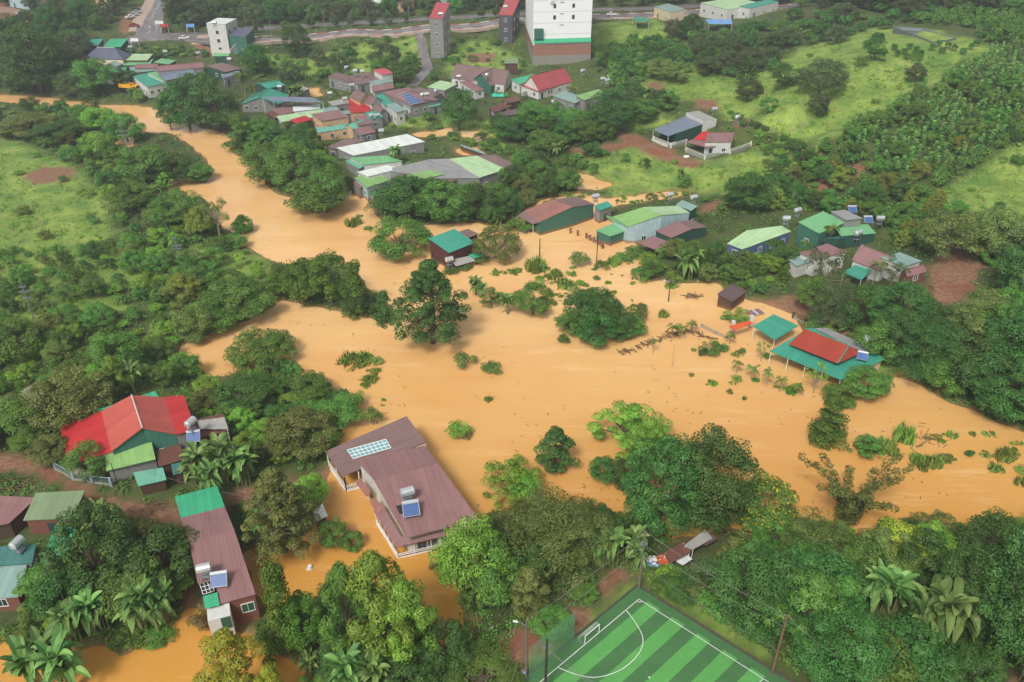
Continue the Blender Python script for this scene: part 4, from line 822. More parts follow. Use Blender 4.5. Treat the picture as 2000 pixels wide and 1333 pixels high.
# white tower block on a brick base
bz = baseat(1041, 131, -.5); a, b_, c, d = rect((1026,88), (1041,131), (1150,124), bz)
Ht = empty('tower_block', (b_+c)/2, 'tall white tower block on a brick and concrete base', 'tower block'); ot = Ht.location.copy(); lm('the white tower block', (b_+c)/2)
FOOT.append(([(p.x, p.y) for p in (a, b_, c, d)], 1.5))
def prism(root, org, q, z0, z1, mat, name, top=None):
    m_ = MB()
    for i in range(4):
        p, r_ = q[i], q[(i+1) % 4]; m_.face([(p.x, p.y, z0), (r_.x, r_.y, z0), (r_.x, r_.y, z1), (p.x, p.y, z1)])
    m_.face([(p.x, p.y, z1) for p in q]); return m_.build(name, mat, root, org)
q4 = [a, b_, c, d]; cc = sum(q4, Vector())/4
prism(Ht, ot, [cc+(p-cc)*1.01 for p in q4], bz-2, bz+4.2, wallmat('concrete'), 'foundation_wall'); prism(Ht, ot, [cc+(p-cc)*1.006 for p in q4], bz+4.2, bz+8.2, wallmat('brickbase'), 'brick_wall')
b1_ = b_+(c-b_)*.0; t = (c-b_).normalized(); nn = Vector((t.y, -t.x, 0)); nn = nn if nn.y < 0 else -nn; Lf = (c-b_).length
q5 = [a, b_-nn*.6, c-nn*.6, d]; ZT = 44
prism(Ht, ot, q5, bz+8.2, bz+ZT, plain('white_tower_wall', (246, 246, 246), .7, var=.02, scale=.4), 'wall')
m_ = MB(); m_.slab([b_+nn*.6+Vector((0, 0, bz*0+9.2)), c+nn*.6+Vector((0, 0, 9.2)), c-nn*.7+Vector((0, 0, 10.6)), b_-nn*.7+Vector((0, 0, 10.6))], .15); m_.build('apron_roof', roofmat('emerald'), Ht, ot)
m_ = MB(); p = b_+t*Lf*.09+nn*.05; m_.obox(p+Vector((0, 0, 12.6)), t*Lf*.075, nn*.5, (0, 0, 1.9)); m_.build('stair_box', wallmat('green'), Ht, ot)
p0 = b_-nn*.6
for fl in range(8):
    z = 13.6+fl*4.15
    for s in (.36, .68):
        if fl == 0: continue
        fm, pm_ = MB(), MB(); opening(fm, pm_, p0, t, nn, Lf*(s+.0), bz+z, .8, 1.3); wo_ = fm.build('window', plain('window_dark_frame', (70, 70, 72)), Ht, ot); pm_.build('pane', glassd, wo_, ot)
    m_ = MB()
    for k in range(4): m_.obox(p0+t*Lf*(.46+.018*k)+nn*.03+Vector((0, 0, z+1.9)), t*.12, nn*.03, (0, 0, .2))
    m_.build('vent_slot', glassd, Ht, ot)
    if fl in (2, 3):
        m_ = MB()
        for dx, dz in ((0, 0), (.45, .5)): m_.obox(p0+t*(Lf*.3+dx)+nn*.3+Vector((0, 0, z+2.2+dz)), t*.55, nn*.3, (0, 0, .4))
        m_.build('air_conditioner', whitep, Ht, ot)
m_ = MB()
for fl in range(9): m_.obox(p0+t*Lf/2+nn*.02+Vector((0, 0, 12.2+fl*4.15)), t*Lf/2, nn*.02, (0, 0, .06))
m_.build('floor_line', plain('pale_grey_joint', (186, 188, 188), .7), Ht, ot)
for lab, A, B, C, h_, wl, rf in (('white walled shop with pale green roof along the upper road', (1366,26), (1418,40), (1483,30), 4.5, 'white', 'palegreen'), ('teal roofed shop joined to the white walled one', (1440,32), (1462,37), (1500,22), 4.2, 'white', 'teal'), ('grey-green roofed shed beyond the white car', (1276,34), (1308,46), (1326,38), 4.5, 'cream', 'grayteal'),
    ('pale roofed house at the top edge of the town', (20,14), (60,20), (110,10), 5, 'lightblue', 'tin'), ('tin roofed row house beside the upper dirt street', (82,14), (112,16), (160,6), 4, 'cream', 'tin'), ('grey roofed house behind the junction trees', (186,16), (214,18), (232,8), 4, 'beige', 'tin'), ('small tiled house among the park trees', (768,24), (788,27), (800,18), 4, 'beige', 'brown'), ('white walled house hidden in the park trees', (706,24), (738,28), (754,16), 4.5, 'white', 'white'),
    ('little white chapel-like house beyond the road', (858,18), (874,20), (884,10), 4, 'white', 'grayteal'), ('teal topped kiosk behind the slim dark tower', (968,18), (990,18), (992,10), 5, 'cream', 'emerald'), ('long white shed at the top corner of the hill', (1925,4), (1990,8), (2040,-4), 4, 'white', 'tin')):
    block(lab, A, B, C, h_, wl, rf, floors=1, win=6, rise=.6)
simple('blue sheet canopy in the yard below the upper shops', [(1384,47),(1431,47),(1428,38),(1378,38)], [3,3,3,3], 'blue', None, foot=(1405, 54), name='canopy', cat='canopy', posts=(0, 1, 2, 3))
simple('small teal canopy on the scrubby slope by the road', [(1242,42),(1268,42),(1266,34),(1236,34)], [3,3,3,3], 'teal', None, foot=(1255, 50), name='canopy', cat='canopy', posts=(0, 1, 2, 3))
for i, (u, v, rf, lab) in enumerate(((320,50,'red','red market awning at the junction'), (371,50,'blue','blue market awning near the street trees'), (311,44,'white','white market awning beside the crossing'), (262,78,'white','white roadside stall roof by the junction'))):
    simple(lab, [(u-8,v+3),(u+8,v+3),(u+8,v-3),(u-8,v-3)], [2.6,2.6,2.9,2.9], rf, None, foot=(u, v+6), name='market_awning', cat='awning', posts=(0, 1, 2, 3))
simple('collapsed shed with rusty brown and grey roof sheets beside the pitch', [(1296,1080),(1310,1100),(1350,1078),(1336,1058)], [1.7,.5,1.5,1.9], 'rust', None, base=1.0, posts=(0, 2, 3), name='shed', cat='shed', wins=False, short='the collapsed rusty shed'); FOOT.append(([tuple(AT(u, v, 1)[:2]) for u, v in ((1290,1075),(1330,1130),(1420,1075),(1390,1030))], 1.0))
simple('loose grey tin sheets on the collapsed shed', [(1336,1066),(1352,1074),(1392,1052),(1378,1034)], [2.1,1.4,.9,1.8], 'tin', None, base=1.0, name='tin_sheet', cat='sheet', posts=(0, 1, 3))
simple('white tin sheet fallen against the collapsed shed', [(1320,1096),(1334,1104),(1352,1092),(1340,1082)], [.3,.5,.9,.6], 'white', None, base=1.0, name='tin_sheet', cat='sheet')
simple('brown tin sheet slumped at the end of the collapsed shed', [(1366,1058),(1380,1066),(1402,1052),(1388,1042)], [1.2,.5,.4,1.0], 'darkbrown', None, base=1.0, name='tin_sheet', cat='sheet')
simple('white roofed shelter at the edge of the water beside the dense olive tree', [(610,1000),(618,1018),(640,1008),(630,984)], [2.2,2.2,2.2,2.2], 'white', 'wood', base=.5, name='shed', cat='shed', wins=False)
simple('leaning hut of grey planks beneath the forest edge', [(1868,744),(1874,750),(1894,748),(1888,740)], [2.6,2.6,2.4,2.4], 'brown', 'wood', base=.3, name='hut', cat='hut', wins=False)
simple('grey sheet roof glimpsed between dark trees by the red-roofed house', [(40,765),(60,790),(84,775),(70,748)], [3,3,3,3], 'tin', 'wood', foot=(60, 800), name='shed', cat='shed', wins=False)
# pond on the hill
pp = [GP(*q_) for q_ in ((1742,66), (1800,60), (1868,78), (1822,86))]; pz = max(p.z for p in pp)+.55
m_ = MB(); pc_ = sum(pp, Vector())/4
for a, d in zip(pp, pp[1:]+pp[:1]):
    a2, d2 = pc_+(a-pc_)*.86, pc_+(d-pc_)*.86; m_.face([(a.x, a.y, pz-3), (d.x, d.y, pz-3), (d.x, d.y, pz), (a.x, a.y, pz)]); m_.face([(a.x, a.y, pz), (d.x, d.y, pz), (d2.x, d2.y, pz-1.2), (a2.x, a2.y, pz-1.2)])
rs = m_.build('reservoir', plain('pond_liner', (104, 110, 112), .6)); tag(rs, 'lined reservoir pond on the grassy hilltop', 'pond'); lm('the hilltop reservoir', pc_)
m_ = MB(); m_.face([(*(pc_+(p-pc_)*.9)[:2], pz-.9) for p in pp]); m_.build('pond_water', plain('green_pond_water', (74, 92, 66), .1), rs)
FOOT.append(([tuple(GP(u, v)[:2]) for u, v in ((1725,60),(1885,58),(1880,100),(1740,104))], 2))

# ------------------------------------------------------------------ tanks and solar heaters
def mk_tank(sl_=False):
    r_ = empty('water_tank' if not sl_ else 'solar_water_heater', (0, 0, 0))
    m_ = MB()
    if not sl_:
        for x in (-.5, .5):
            for y in (-.4, .4): m_.tube([(x, y, -.8), (x*.9, y*.9, .9)], .05, 4)
        for z in (.1, .85): m_.obox((0, 0, z), (.55, 0, 0), (0, .45, 0), (0, 0, .04))
        m_.build('stand', galv, r_)
        m_ = MB(); n = 10
        m_.tube([(-.95, 0, 1.5), (-.8, 0, 1.5), (.8, 0, 1.5), (.95, 0, 1.5)], [.35, .6, .6, .35], 14); m_.build('tank', steel, r_, smooth=False)
    else:
        m_.tube([(-1.0, .35, 1.25), (1.0, .35, 1.25)], .26, 10); m_.build('tank', steel, r_)
        m_ = MB(); m_.slab([(-.95, -1.0, .25), (.95, -1.0, .25), (.95, .25, 1.15), (-.95, .25, 1.15)], .06); p_ = m_.build('panel', solarm, r_)
        m_ = MB()
        for x in (-.97, .97): m_.tube([(x, -1.02, .26), (x, .27, 1.17)], .05, 4)
        m_.tube([(-.97, -1.02, .26), (.97, -1.02, .26)], .05, 4); m_.build('panel_frame', galv, p_)
        m_ = MB()
        for x in (-.9, .9): m_.tube([(x, -1.0, -.6), (x, -1.0, .25)], .04, 4); m_.tube([(x, .35, -.6), (x, .35, 1.1)], .04, 4)
        m_.build('stand', galv, r_)
    return r_
tank0, sol0 = mk_tank(), mk_tank(True); TK = [0, 0]
bpy.context.view_layer.update()
def tank(u, v, h, label, base=None, sol=False, sc=1, rz=0, grp=None):
    bz_ = base if base is not None else baseat(u, v+10)
    src = sol0 if sol else tank0; o = src if TK[sol] == 0 else copytree(src); TK[sol] += 1
    o.location = AT(u, v, bz_+h); o.scale = (sc,)*3; o.rotation_euler = (0, 0, rz); tag(o, label, 'solar heater' if sol else 'water tank', grp or ('solar water heaters on the roofs' if sol else 'steel water tanks on the roofs')); return o
tank(797, 978, 5.6, 'steel water tank on the long maroon-roofed flooded house', b2, rz=.4, sc=1.1); tank(803, 1000, 5.4, 'solar water heater on the long maroon-roofed flooded house', b2, True, rz=.25, sc=1.15)
tank(402, 1126, 5.2, 'steel water tank on the narrow maroon and green roofed house', b3, rz=.3); tank(430, 1137, 5.0, 'solar water heater on the narrow maroon and green roofed house', b3, True, rz=.2)
tank(376, 840, 4.6, 'steel water tank by the rusted shed of the red-roofed house', b1, rz=1.2); tank(380, 858, 3.2, 'solar water heater by the rusted shed of the red-roofed house', b1, True, rz=.2)
tank(40, 1076, 4.0, 'steel water tank on the dark green roof near the dirt track', baseat(10, 1180), rz=1.3)
tank(1695, 676, 4.6, 'steel water tank on the red tiled villa', b14, rz=.3, sc=1.2); tank(1683, 700, 4.0, 'solar water heater on the red tiled villa', b14, True, rz=-.4, sc=.9)
tank(878, 518, 2.0, 'steel water tank standing in front of the teal-roofed plank house', -.6, rz=.5)
tank(1163, 394, 5.0, 'steel water tank behind the brown-roofed green barn', 0, rz=.4); tank(1308, 391, 4.6, 'steel water tank on a mast behind the light green warehouse', 0, rz=.5); tank(1354, 396, 5.4, 'steel water tank on the teal annex of the light green warehouse', 0, rz=.4)
tank(1556, 422, 5.0, 'steel water tank in front of the large green roofed house', 1.6, rz=.5); tank(1663, 414, 5.6, 'solar water heater on the grey wing of the large green house', 1.8, True); tank(1694, 434, 5.4, 'solar water heater over the dark green walled block', 1.6, True)
tank(1717, 438, 5.0, 'steel water tank behind the dark green walled block', 1.6); tank(1673, 468, 3.8, 'steel water tank in the yard of the dark green walled block', 1.6, rz=.6, sc=1.1); tank(1534, 438, 5.0, 'steel water tank at the end of the pale green roofed house', 1.4)
for u, v, h, s in ((1395, 222, 6, 'on the white block of the blue-grey modern house'), (1439, 238, 6, 'on a tall stand behind the white gabled house'), (324, 108, 3, 'on the lone stand above the long maroon roof'), (388, 111, 4, 'at the end of the long maroon roof'), (449, 123, 4, 'on the brown roof near the white three storey house'), (547, 177, 4, 'on a blue stand behind the grey gable house'), (645, 190, 4, 'on the concrete terrace beside the beige gable'), (674, 201, 5, 'on the terrace next to the wide bright red roof'),
    (688, 174, 7, 'on the ridge of the beige brown-gabled house'), (677, 139, 4, 'at the corner of the maroon roof below the slope'), (694, 146, 4, 'on the maroon roof below the grassy slope'), (708, 147, 4, 'second on the maroon roof below the grassy slope'), (726, 234, 6, 'on the twin tank stand by the grass strip'), (738, 234, 6, 'second on the twin tank stand by the grass strip'), (825, 193, 5, 'on the solar panelled maroon roof'), (834, 192, 5, 'second on the solar panelled maroon roof'), (852, 185, 4, 'near the round tree on the maroon roof'), (896, 157, 4, 'behind the pale green roofed grey house'), (951, 154, 5, 'on a stand before the brown gabled house'),
    (1138, 146, 4, 'behind the red tiled house below the tower'), (1177, 162, 5, 'on the lime green roof behind the carport house'), (1186, 165, 5, 'second on the lime green roof behind the carport house'), (861, 35, 15, 'on the red roof of the slim grey tower house'), (987, 20, 11, 'on the red roof of the slim dark tower house'), (420, 52, 11.6, 'on the terrace of the white three storey house'), (745, 264, 5, 'at the corner of the white warehouse roof'), (256, 99, 3, 'beside the slate hip-roofed house')):
    tank(u, v, h, 'steel water tank '+s, rz=(u % 7)*.2, sc=.95)
for i, (u, v) in enumerate([(700+40*0, 0)]*0): pass
# solar panel row
a = AT(776, 185, 4.6+1.5); d = AT(824, 200, 4.3+1.5); e = AT(803, 178, 5.0+1.5)
sp_ = empty('solar_panel_array', a, 'long sloping array of blue solar panels on the large maroon roof', 'solar panels'); m_ = MB(); m_.slab([AT(772,186,6.2), AT(804,204,6.0), AT(826,199,6.2), AT(792,180,6.4)], .08); q_ = m_.build('panel', solarm, sp_, a)
m_ = MB()
for k in range(6): m_.tube([AT(772,186,6.3).lerp(AT(804,204,6.1), k/5), AT(792,180,6.5).lerp(AT(826,199,6.3), k/5)], .05, 4)
m_.build('panel_frame', whitep, q_, a)

# ------------------------------------------------------------------ vehicles
def mk_car():
    r_ = empty('parked_car', (0, 0, 0))
    prof = [(-2.1, .35), (-2.15, .8), (-1.9, .95), (-1.45, 1.0), (-1.0, 1.48), (.35, 1.5), (1.0, 1.0), (1.95, .88), (2.15, .7), (2.15, .35)]
    m_ = MB()
    for x0, x1 in zip(prof, prof[1:]): m_.face([(x0[0], -.85, x0[1]), (x0[0], .85, x0[1]), (x1[0], .85, x1[1]), (x1[0], -.85, x1[1])])
    for y in (-.85, .85): m_.face([(x, y, z) for x, z in (prof if y > 0 else prof[::-1])])
    m_.face([(-2.1, -.85, .35), (2.15, -.85, .35), (2.15, .85, .35), (-2.1, .85, .35)]); body = m_.build('body', whitep, r_)
    m_ = MB(); m_.face([(-1.42, -.7, 1.06), (-1.42, .7, 1.06), (-1.06, .68, 1.44), (-1.06, -.68, 1.44)]); m_.face([(.97, .72, 1.06), (.97, -.72, 1.06), (.44, -.68, 1.46), (.44, .68, 1.46)])
    for y in (-.865, .865): m_.face([(-1.2, y, 1.05), (.8, y, 1.05), (.3, y, 1.4), (-.95, y, 1.4)])
    for f_ in list(range(0, 8)): m_.v[f_] = (m_.v[f_][0]*1.012, m_.v[f_][1], m_.v[f_][2]+.015)
    m_.build('window', glassd, body)
    for x in (-1.3, 1.35):
        for y in (-.8, .8):
            m_ = MB(); m_.tube([(x, y-.1, .33), (x, y+.1, .33)], .33, 12); wh = m_.build('wheel', rubber, r_); m_ = MB(); m_.tube([(x, y-.105, .33), (x, y+.105, .33)], .18, 8); m_.build('rim', galv, wh)
    for y in (-.6, .6): m_ = MB(); m_.box((2.16, y, .72), .04, .35, .14); m_.build('headlight', whitep, r_)
    return r_
car0 = mk_car(); ncar = 0
CARC = {'white': whitep, 'dark': plain('dark_car_paint', (60, 62, 70), .3), 'red': plain('red_car_paint', (150, 60, 60), .3), 'silver': plain('silver_car_paint', (170, 172, 176), .3)}
for u, v, col, rz, s in ((40, 30, 'white', -.6, 'on the upper dirt street'), (74, 31, 'dark', -.6, 'under trees on the upper dirt street'), (255, 37, 'white', .9, 'at the kerb of the side street'), (262, 53, 'red', .2, 'turning at the wet junction'), (268, 27, 'silver', .3, 'in the parked row by the junction'), (266, 22, 'dark', .3, 'last in the parked row by the junction'), (262, 32, 'silver', .3, 'first in the parked row by the junction'), (322, 194, 'white', .1, 'by the riverbank below the teal house'), (1089, 203, 'white', .2, 'before the grey-green carport house'), (1194, 32, 'white', .05, 'driving on the boulevard past the tower'), (360, 78, 'white', .3, 'parked below the junction'), (386, 50, 'dark', .1, 'beside the blue market awning')):
    o = car0 if ncar == 0 else copytree(car0); ncar += 1; p = GP(u, v); o.location = (p.x, p.y, p.z+.22); o.rotation_euler = (0, 0, rz); o.name = 'parked_car'
    tag(o, f'{col} car {s}', 'car', 'cars in the town'); ob_ = [c for c in o.children if c.name.startswith('body')][0]; ob_.material_slots[0].link = 'OBJECT'; ob_.material_slots[0].material = CARC[col]; FOOT.append(([(p.x-2, p.y-1), (p.x+2, p.y-1), (p.x+2, p.y+1), (p.x-2, p.y+1)], 1))
p = GP(256, 182); tr = empty('tipper_truck', p+Vector((0, 0, .1)), 'yellow tipper truck parked between the trees and the teal house', 'truck'); tr.rotation_euler = (0, 0, -.25); lm('the yellow truck', p)
yel = plain('yellow_truck_paint', (232, 170, 40), .4)
m_ = MB(); m_.box((-1.2, 0, 2.0), 5.2, 2.4, .15); m_.box((-1.2, -1.2, 2.7), 5.2, .1, 1.4); m_.box((-1.2, 1.2, 2.7), 5.2, .1, 1.4); m_.box((-3.8, 0, 2.7), .1, 2.4, 1.4); m_.box((1.4, 0, 2.8), .1, 2.4, 1.7); m_.build('tipper_body', yel, tr)
m_ = MB(); m_.box((2.6, 0, 1.9), 1.9, 2.3, 1.9); m_.slab([(1.7, -1.1, 3.05), (3.3, -1.1, 3.0), (3.3, 1.1, 3.0), (1.7, 1.1, 3.05)], .2); cb_ = m_.build('cab', yel, tr); m_ = MB(); m_.box((3.56, 0, 2.3), .05, 2.0, .8); m_.box((2.7, -1.16, 2.3), 1.1, .05, .7); m_.build('window', glassd, cb_)
m_ = MB(); m_.box((0, 0, 1.0), 7, .9, .3); m_.build('chassis', rubber, tr)
for x in (2.6, -1.6, -2.9):
    for y in (-1.0, 1.0): m_ = MB(); m_.tube([(x, y-.2, .5), (x, y+.2, .5)], .5, 12); m_.build('wheel', rubber, tr)

# ------------------------------------------------------------------ poles and cables
def pole(label, u, v, vt, mat=polem, r=.14, arms=(), ut=None, name='utility_pole', base=None, lamp=None, vine=False):
    p = GP(u, v) if base is None else AT(u, v, base); Y0 = -SN*p.y-CS*(p.z-CH); Z0 = CS*p.y-SN*(p.z-CH); vv = vt-666.5
    h = (F*Y0-vv*Z0)/(F*CS-vv*SN); o = empty(name, p, label, 'pole'); m_ = MB(); m_.tube([(0, 0, -1.5), (0, 0, h)], [r, r*.65], 8); m_.build('shaft', mat, o)
    for z, L, rz in arms:
        m_ = MB(); a = Vector((math.cos(rz), math.sin(rz), 0)); m_.obox((0, 0, h-z), a*L/2, (-a.y*.06, a.x*.06, 0), (0, 0, .07)); ar = m_.build('crossarm', galv, o)
        m_ = MB()
        for s in (-.9, -.45, .45, .9): q_ = a*L/2*s; m_.tube([(q_.x, q_.y, h-z+.05), (q_.x, q_.y, h-z+.35)], .07, 6)
        m_.build('insulator', galv, ar)
    if lamp is not None:
        a = Vector((math.cos(lamp), math.sin(lamp), 0)); m_ = MB(); m_.tube([(0, 0, h-1.0), a*.7+Vector((0, 0, h-.6)), a*1.1+Vector((0, 0, h-.55))], .035, 5); ar = m_.build('lamp_arm', galv, o); m_ = MB(); m_.obox(a*1.25+Vector((0, 0, h-.55)), a*.28, (-a.y*.1, a.x*.1, 0), (0, 0, .05)); m_.build('lamp_head', whitep, ar)
    return p+Vector((0, 0, h))
Tq = {}
Tq[1] = pole('tall pole with three steel crossarms on the river island', 248, 296, 238, galv, .16, [(.3, 1.6, .2), (3, 3.2, .2), (4.2, 2.6, .2)])
Tq[2] = pole('thin grey pole with crossarms in the thicket by the river bend', 352, 512, 461, galv, .13, [(.6, .8, .2), (2.4, 2.4, .2), (3.2, 2.0, .2)])
Tq[3] = pole('leaning pole wrapped in dark creeper in the green thicket', 70, 634, 543, galv, .14, [(2, 1.2, .3), (3, 2.2, .3), (4.4, 1.6, .3)])
Tq[4] = pole('dark wooden pole rising from the flood by the plank house', 1054, 504, 466, darkpole, .17, base=-.2); Tq[5] = pole('dark pole standing in the flood by the brick gate posts', 1165, 512, 462, darkpole, .13, base=-.2)
Tq[6] = pole('dark lamp pole standing in the flood near the garden trees', 1305, 591, 544, darkpole, .14, [(.8, 1.2, .1)], base=-.2, lamp=3.0)
Tq[7] = pole('tall concrete net pole at the top corner of the pitch', 1247, 1152, 1038, polem, .19, [(2.3, .9, .1)]); Tq[8] = pole('concrete net pole with a lamp beside the standing person', 1027, 1326, 1212, polem, .18, lamp=2.9)
Tq[9] = pole('dark utility pole at the goal line of the pitch', 1065, 1350, 1250, darkpole, .2, [(1.3, 1.0, .4)]); Tq[10] = pole('brown net pole along the far touchline of the pitch', 1507, 1318, 1203, plain('brown_pole', (120, 92, 70), .9), .18); Tq[11] = pole('thin dark post before the red-roofed house', 235, 960, 905, darkpole, .09)
for i, (u, v, vt) in enumerate(((211, 56, 34), (307, 42, 18), (383, 86, 62), (481, 56, 14), (531, 76, 40), (635, 66, 24), (686, 66, 26), (800, 52, 14), (756, 52, 20), (1000, 40, 12))):
    pole(f"slim street light pole, {('first','second','third','fourth','fifth','sixth','seventh','eighth','ninth','tenth')[i]} along the boulevard and junction", u, v, vt, galv, .1, name='street_light_pole', lamp=1.5)
pole('thin bamboo pole sticking up in open water near the debris line', 1312, 718, 672, palebark, .05, base=-.2, name='thin_pole'); pole('tall thin mast on the grey-teal roofed house', 1757, 490, 464, galv, .04, base=5.5, name='antenna_mast')
def cable(label, a, d, sag=.8, r=.028, group=None):
    a, d = Vector(a), Vector(d); m_ = MB(); m_.tube([a.lerp(d, k/12)-Vector((0, 0, sag*4*(k/12)*(1-k/12))) for k in range(13)], r, 4, False)
    tag(m_.build('overhead_cable', wirem, None, (a+d)/2), label, 'cable', group)
dn = lambda p, z: Vector((p.x, p.y, p.z-z))
cable('upper net cable between the lamp pole and the corner pole', Tq[8], Tq[7], .5); cable('lower net cable between the lamp pole and the corner pole', dn(Tq[8], 2.4), dn(Tq[7], 2.3), .7)
cable('upper cable from the corner pole to the brown net pole', Tq[7], Tq[10], .7); cable('lower cable from the corner pole to the brown net pole', dn(Tq[7], 2.2), dn(Tq[10], 1.8), .8)
cable('low rope along the goal line side of the pitch', dn(Tq[8], 6.2), dn(Tq[7], 6.2), .3, .02); cable('low rope along the far touchline of the pitch', dn(Tq[7], 6.0), dn(Tq[10], 6.0), .3, .02)
for k, lab in enumerate(('first', 'second', 'third')): cable(f'{lab} of three cables running from the dark utility pole over the pitch', dn(Tq[9], 1.2+.25*k), AT(1210+14*k, 1375, 4), .6, .02)
for k, (u, v) in enumerate(((965, 1345), (985, 1372))): cable(('outer','inner')[k]+' stay wire slanting from the lamp pole to the ground', dn(Tq[8], 1.6+k), AT(u, v, 1.5), .1, .02)
cable('cable from the brown net pole into the trees', Tq[10], AT(1760, 1370, 6), .8); cable('sagging service cable over the banana clump', AT(235, 905, 6.0), AT(560, 985, 5), .8, .02)
for k in range(3): cable(('upper','middle','lower')[k]+' line from the island pole to the river bend pole', dn(Tq[1], 3+.5*k), dn(Tq[2], 2.4+.3*k), 1.5, .018); cable(('upper','middle','lower')[k]+' line from the river bend pole to the creeper pole', dn(Tq[2], 2.4+.3*k), dn(Tq[3], 3+.4*k), 1.5, .018)
cable('cable between the two dark poles in the flood', dn(Tq[4], .4), dn(Tq[5], .4), .6, .018); cable('cable from the gate post pole to the garden lamp pole', dn(Tq[5], .4), dn(Tq[6], .4), 1, .018)
# netting strung by the lamp pole
nt_ = empty('pitch_net', GP(1035, 1310), 'green safety netting strung beside the lamp pole', 'net'); m_ = MB(); a, d = AT(1033, 1326, PZ), AT(1120, 1254, PZ)
for k in range(31): p = a.lerp(d, k/30); m_.tube([p, p+Vector((0, 0, 5.5))], .022, 3, False)
for k in range(15): z = Vector((0, 0, 5.5*k/14)); m_.tube([a+z, d+z], .022, 3, False)
m_.build('netting', plain('green_net', (96, 150, 112), .8), nt_, nt_.location)

# ------------------------------------------------------------------ fences, posts, debris, small things
def fence(label, px, h, mat, base=None, gap=.25, solid=.35, group=None):
    pts_ = [GP(u, v) if base is None else AT(u, v, base) for u, v in px]; o = empty('yard_fence', pts_[0], label, 'fence', group); mw_, mp_ = MB(), MB()
    for a, d in zip(pts_, pts_[1:]):
        t = d-a; t.z = 0; L = t.length; t.normalize(); nn = Vector((-t.y, t.x, 0)); k = int(L/gap)
        mw_.obox((a+d)/2+Vector((0, 0, solid/2-.2)), t*L/2, nn*.09, (0, 0, solid/2+.2)); mp_.obox((a+d)/2+Vector((0, 0, h-.05)), t*L/2, nn*.04, (0, 0, .05))
        for j in range(k+1): p = a.lerp(d, j/max(k, 1)); mp_.tube([p+Vector((0, 0, solid)), p+Vector((0, 0, h))], .035, 4)
    for p in pts_: m_ = MB(); m_.box(p+Vector((0, 0, h/2-.2)), .3, .3, h+.6); m_.build('fence_post', mat, o, o.location)
    mw_.build('base_wall', conc, o, o.location); mp_.build('railing', mat, o, o.location); return o
fence('pale blue picket fence along the dirt track by the red-roofed house', [(110, 918), (145, 938), (182, 944), (219, 950)], 1.5, plain('pale_blue_fence', (150, 168, 178), .6))
fence('white boundary fence round the white gabled house', [(1340, 298), (1376, 312), (1425, 302), (1466, 286)], 1.4, whitep, solid=.7)
fence('white gate wall before the blue-grey modern house', [(1276, 276), (1310, 290), (1340, 282)], 1.5, whitep, solid=.8)
fence('grey block fence from the gateway towards the banana plants', [(1420, 664), (1398, 656), (1370, 642)], 1.0, conc, base=-.3)
fence('pale boundary wall before the red tiled house below the tower', [(1020, 188), (1060, 186), (1085, 182)], 2.0, whitep, solid=1.6)
fence('grey boundary wall curving along the village grass strip', [(776, 232), (800, 230), (830, 222), (862, 212)], 1.6, conc, solid=1.4)
fence('dark plank fence behind the teal carport', [(1548, 622), (1572, 632), (1592, 644)], 1.4, plain('dark_planks', (70, 60, 50), .9), gap=.3)
for i, (u, v) in enumerate(((1114, 456), (1128, 461), (1145, 466), (1152, 470), (1160, 474), (1168, 479), (1176, 486), (1192, 480))):
    m_ = MB(); p = AT(u, v, 0); m_.box((0, 0, .45), .45, .45, 1.6); m_.box((0, 0, 1.3), .6, .6, .12); tag(m_.build('brick_pillar', wallmat('brick'), None, None), f"{('first','second','third','fourth','fifth','sixth','seventh','last')[i]} brick gate pillar in the flood, counting from the barn side", 'pillar', 'brick gate pillars in the flood').location = p
fence('low wooden fence strung between the brick gate pillars', [(1146, 467), (1178, 486)], 1.0, plain('dark_planks', (70, 60, 50), .9), base=-.2, gap=.5)
# long drifted debris line
m_ = MB(); path = [AT(u, v, .15) for u, v in ((1214, 690), (1240, 682), (1275, 668), (1310, 652), (1345, 648), (1392, 662))]
r2_ = random.Random(5)
for k in range(90):
    s = r2_.random()*4.99; i = int(s); p = path[i].lerp(path[i+1], s-i)+Vector((r2_.gauss(0, .35), r2_.gauss(0, .35), r2_.random()*.25)); a = r2_.random()*6.28 if r2_.random() < .3 else -.7+r2_.gauss(0, .35); L = r2_.uniform(.5, 2.2); q_ = Vector((math.cos(a), math.sin(a), r2_.gauss(0, .1)))*L/2; m_.tube([p-q_, p+q_], r2_.uniform(.04, .12), 5)
tag(m_.build('driftwood_debris', plain('wet_driftwood', (112, 88, 62), .9, var=.4), None, path[2]), 'long raft of drifted branches and planks lying across the flood', 'debris', kind='stuff'); lm('the drifted debris line', path[2])
for u, v, w_, lab in ((1795, 858, 70, 'tangle of bare branches caught in the flood by the weeds'), (1352, 580, 30, 'small tangle of twigs floating by the brown hut'), (300, 990, 40, 'heap of loose planks at the edge of the dirt track'), (1585, 575, 30, 'stacked timber lying in the muddy yard'), (35, 950, 60, 'pile of broken boards beside the maroon shed')):
    m_ = MB(); p0 = GP(u, v); s_ = w_/PX(p0)[2]*0+w_*PX(p0)[2]/F
    for k in range(40): p = Vector((r2_.gauss(0, s_*.28), r2_.gauss(0, s_*.22), .1+r2_.random()*.3)); a = r2_.gauss(.3, .7); L = r2_.uniform(.5, 2.0); q_ = Vector((math.cos(a), math.sin(a), r2_.gauss(0, .15)))*L/2; m_.tube([p-q_, p+q_], r2_.uniform(.03, .07), 4)
    o_ = m_.build('branch_pile', plain('wet_driftwood', (112, 88, 62), .9, var=.4)); o_.location = p0; tag(o_, lab, 'branches')
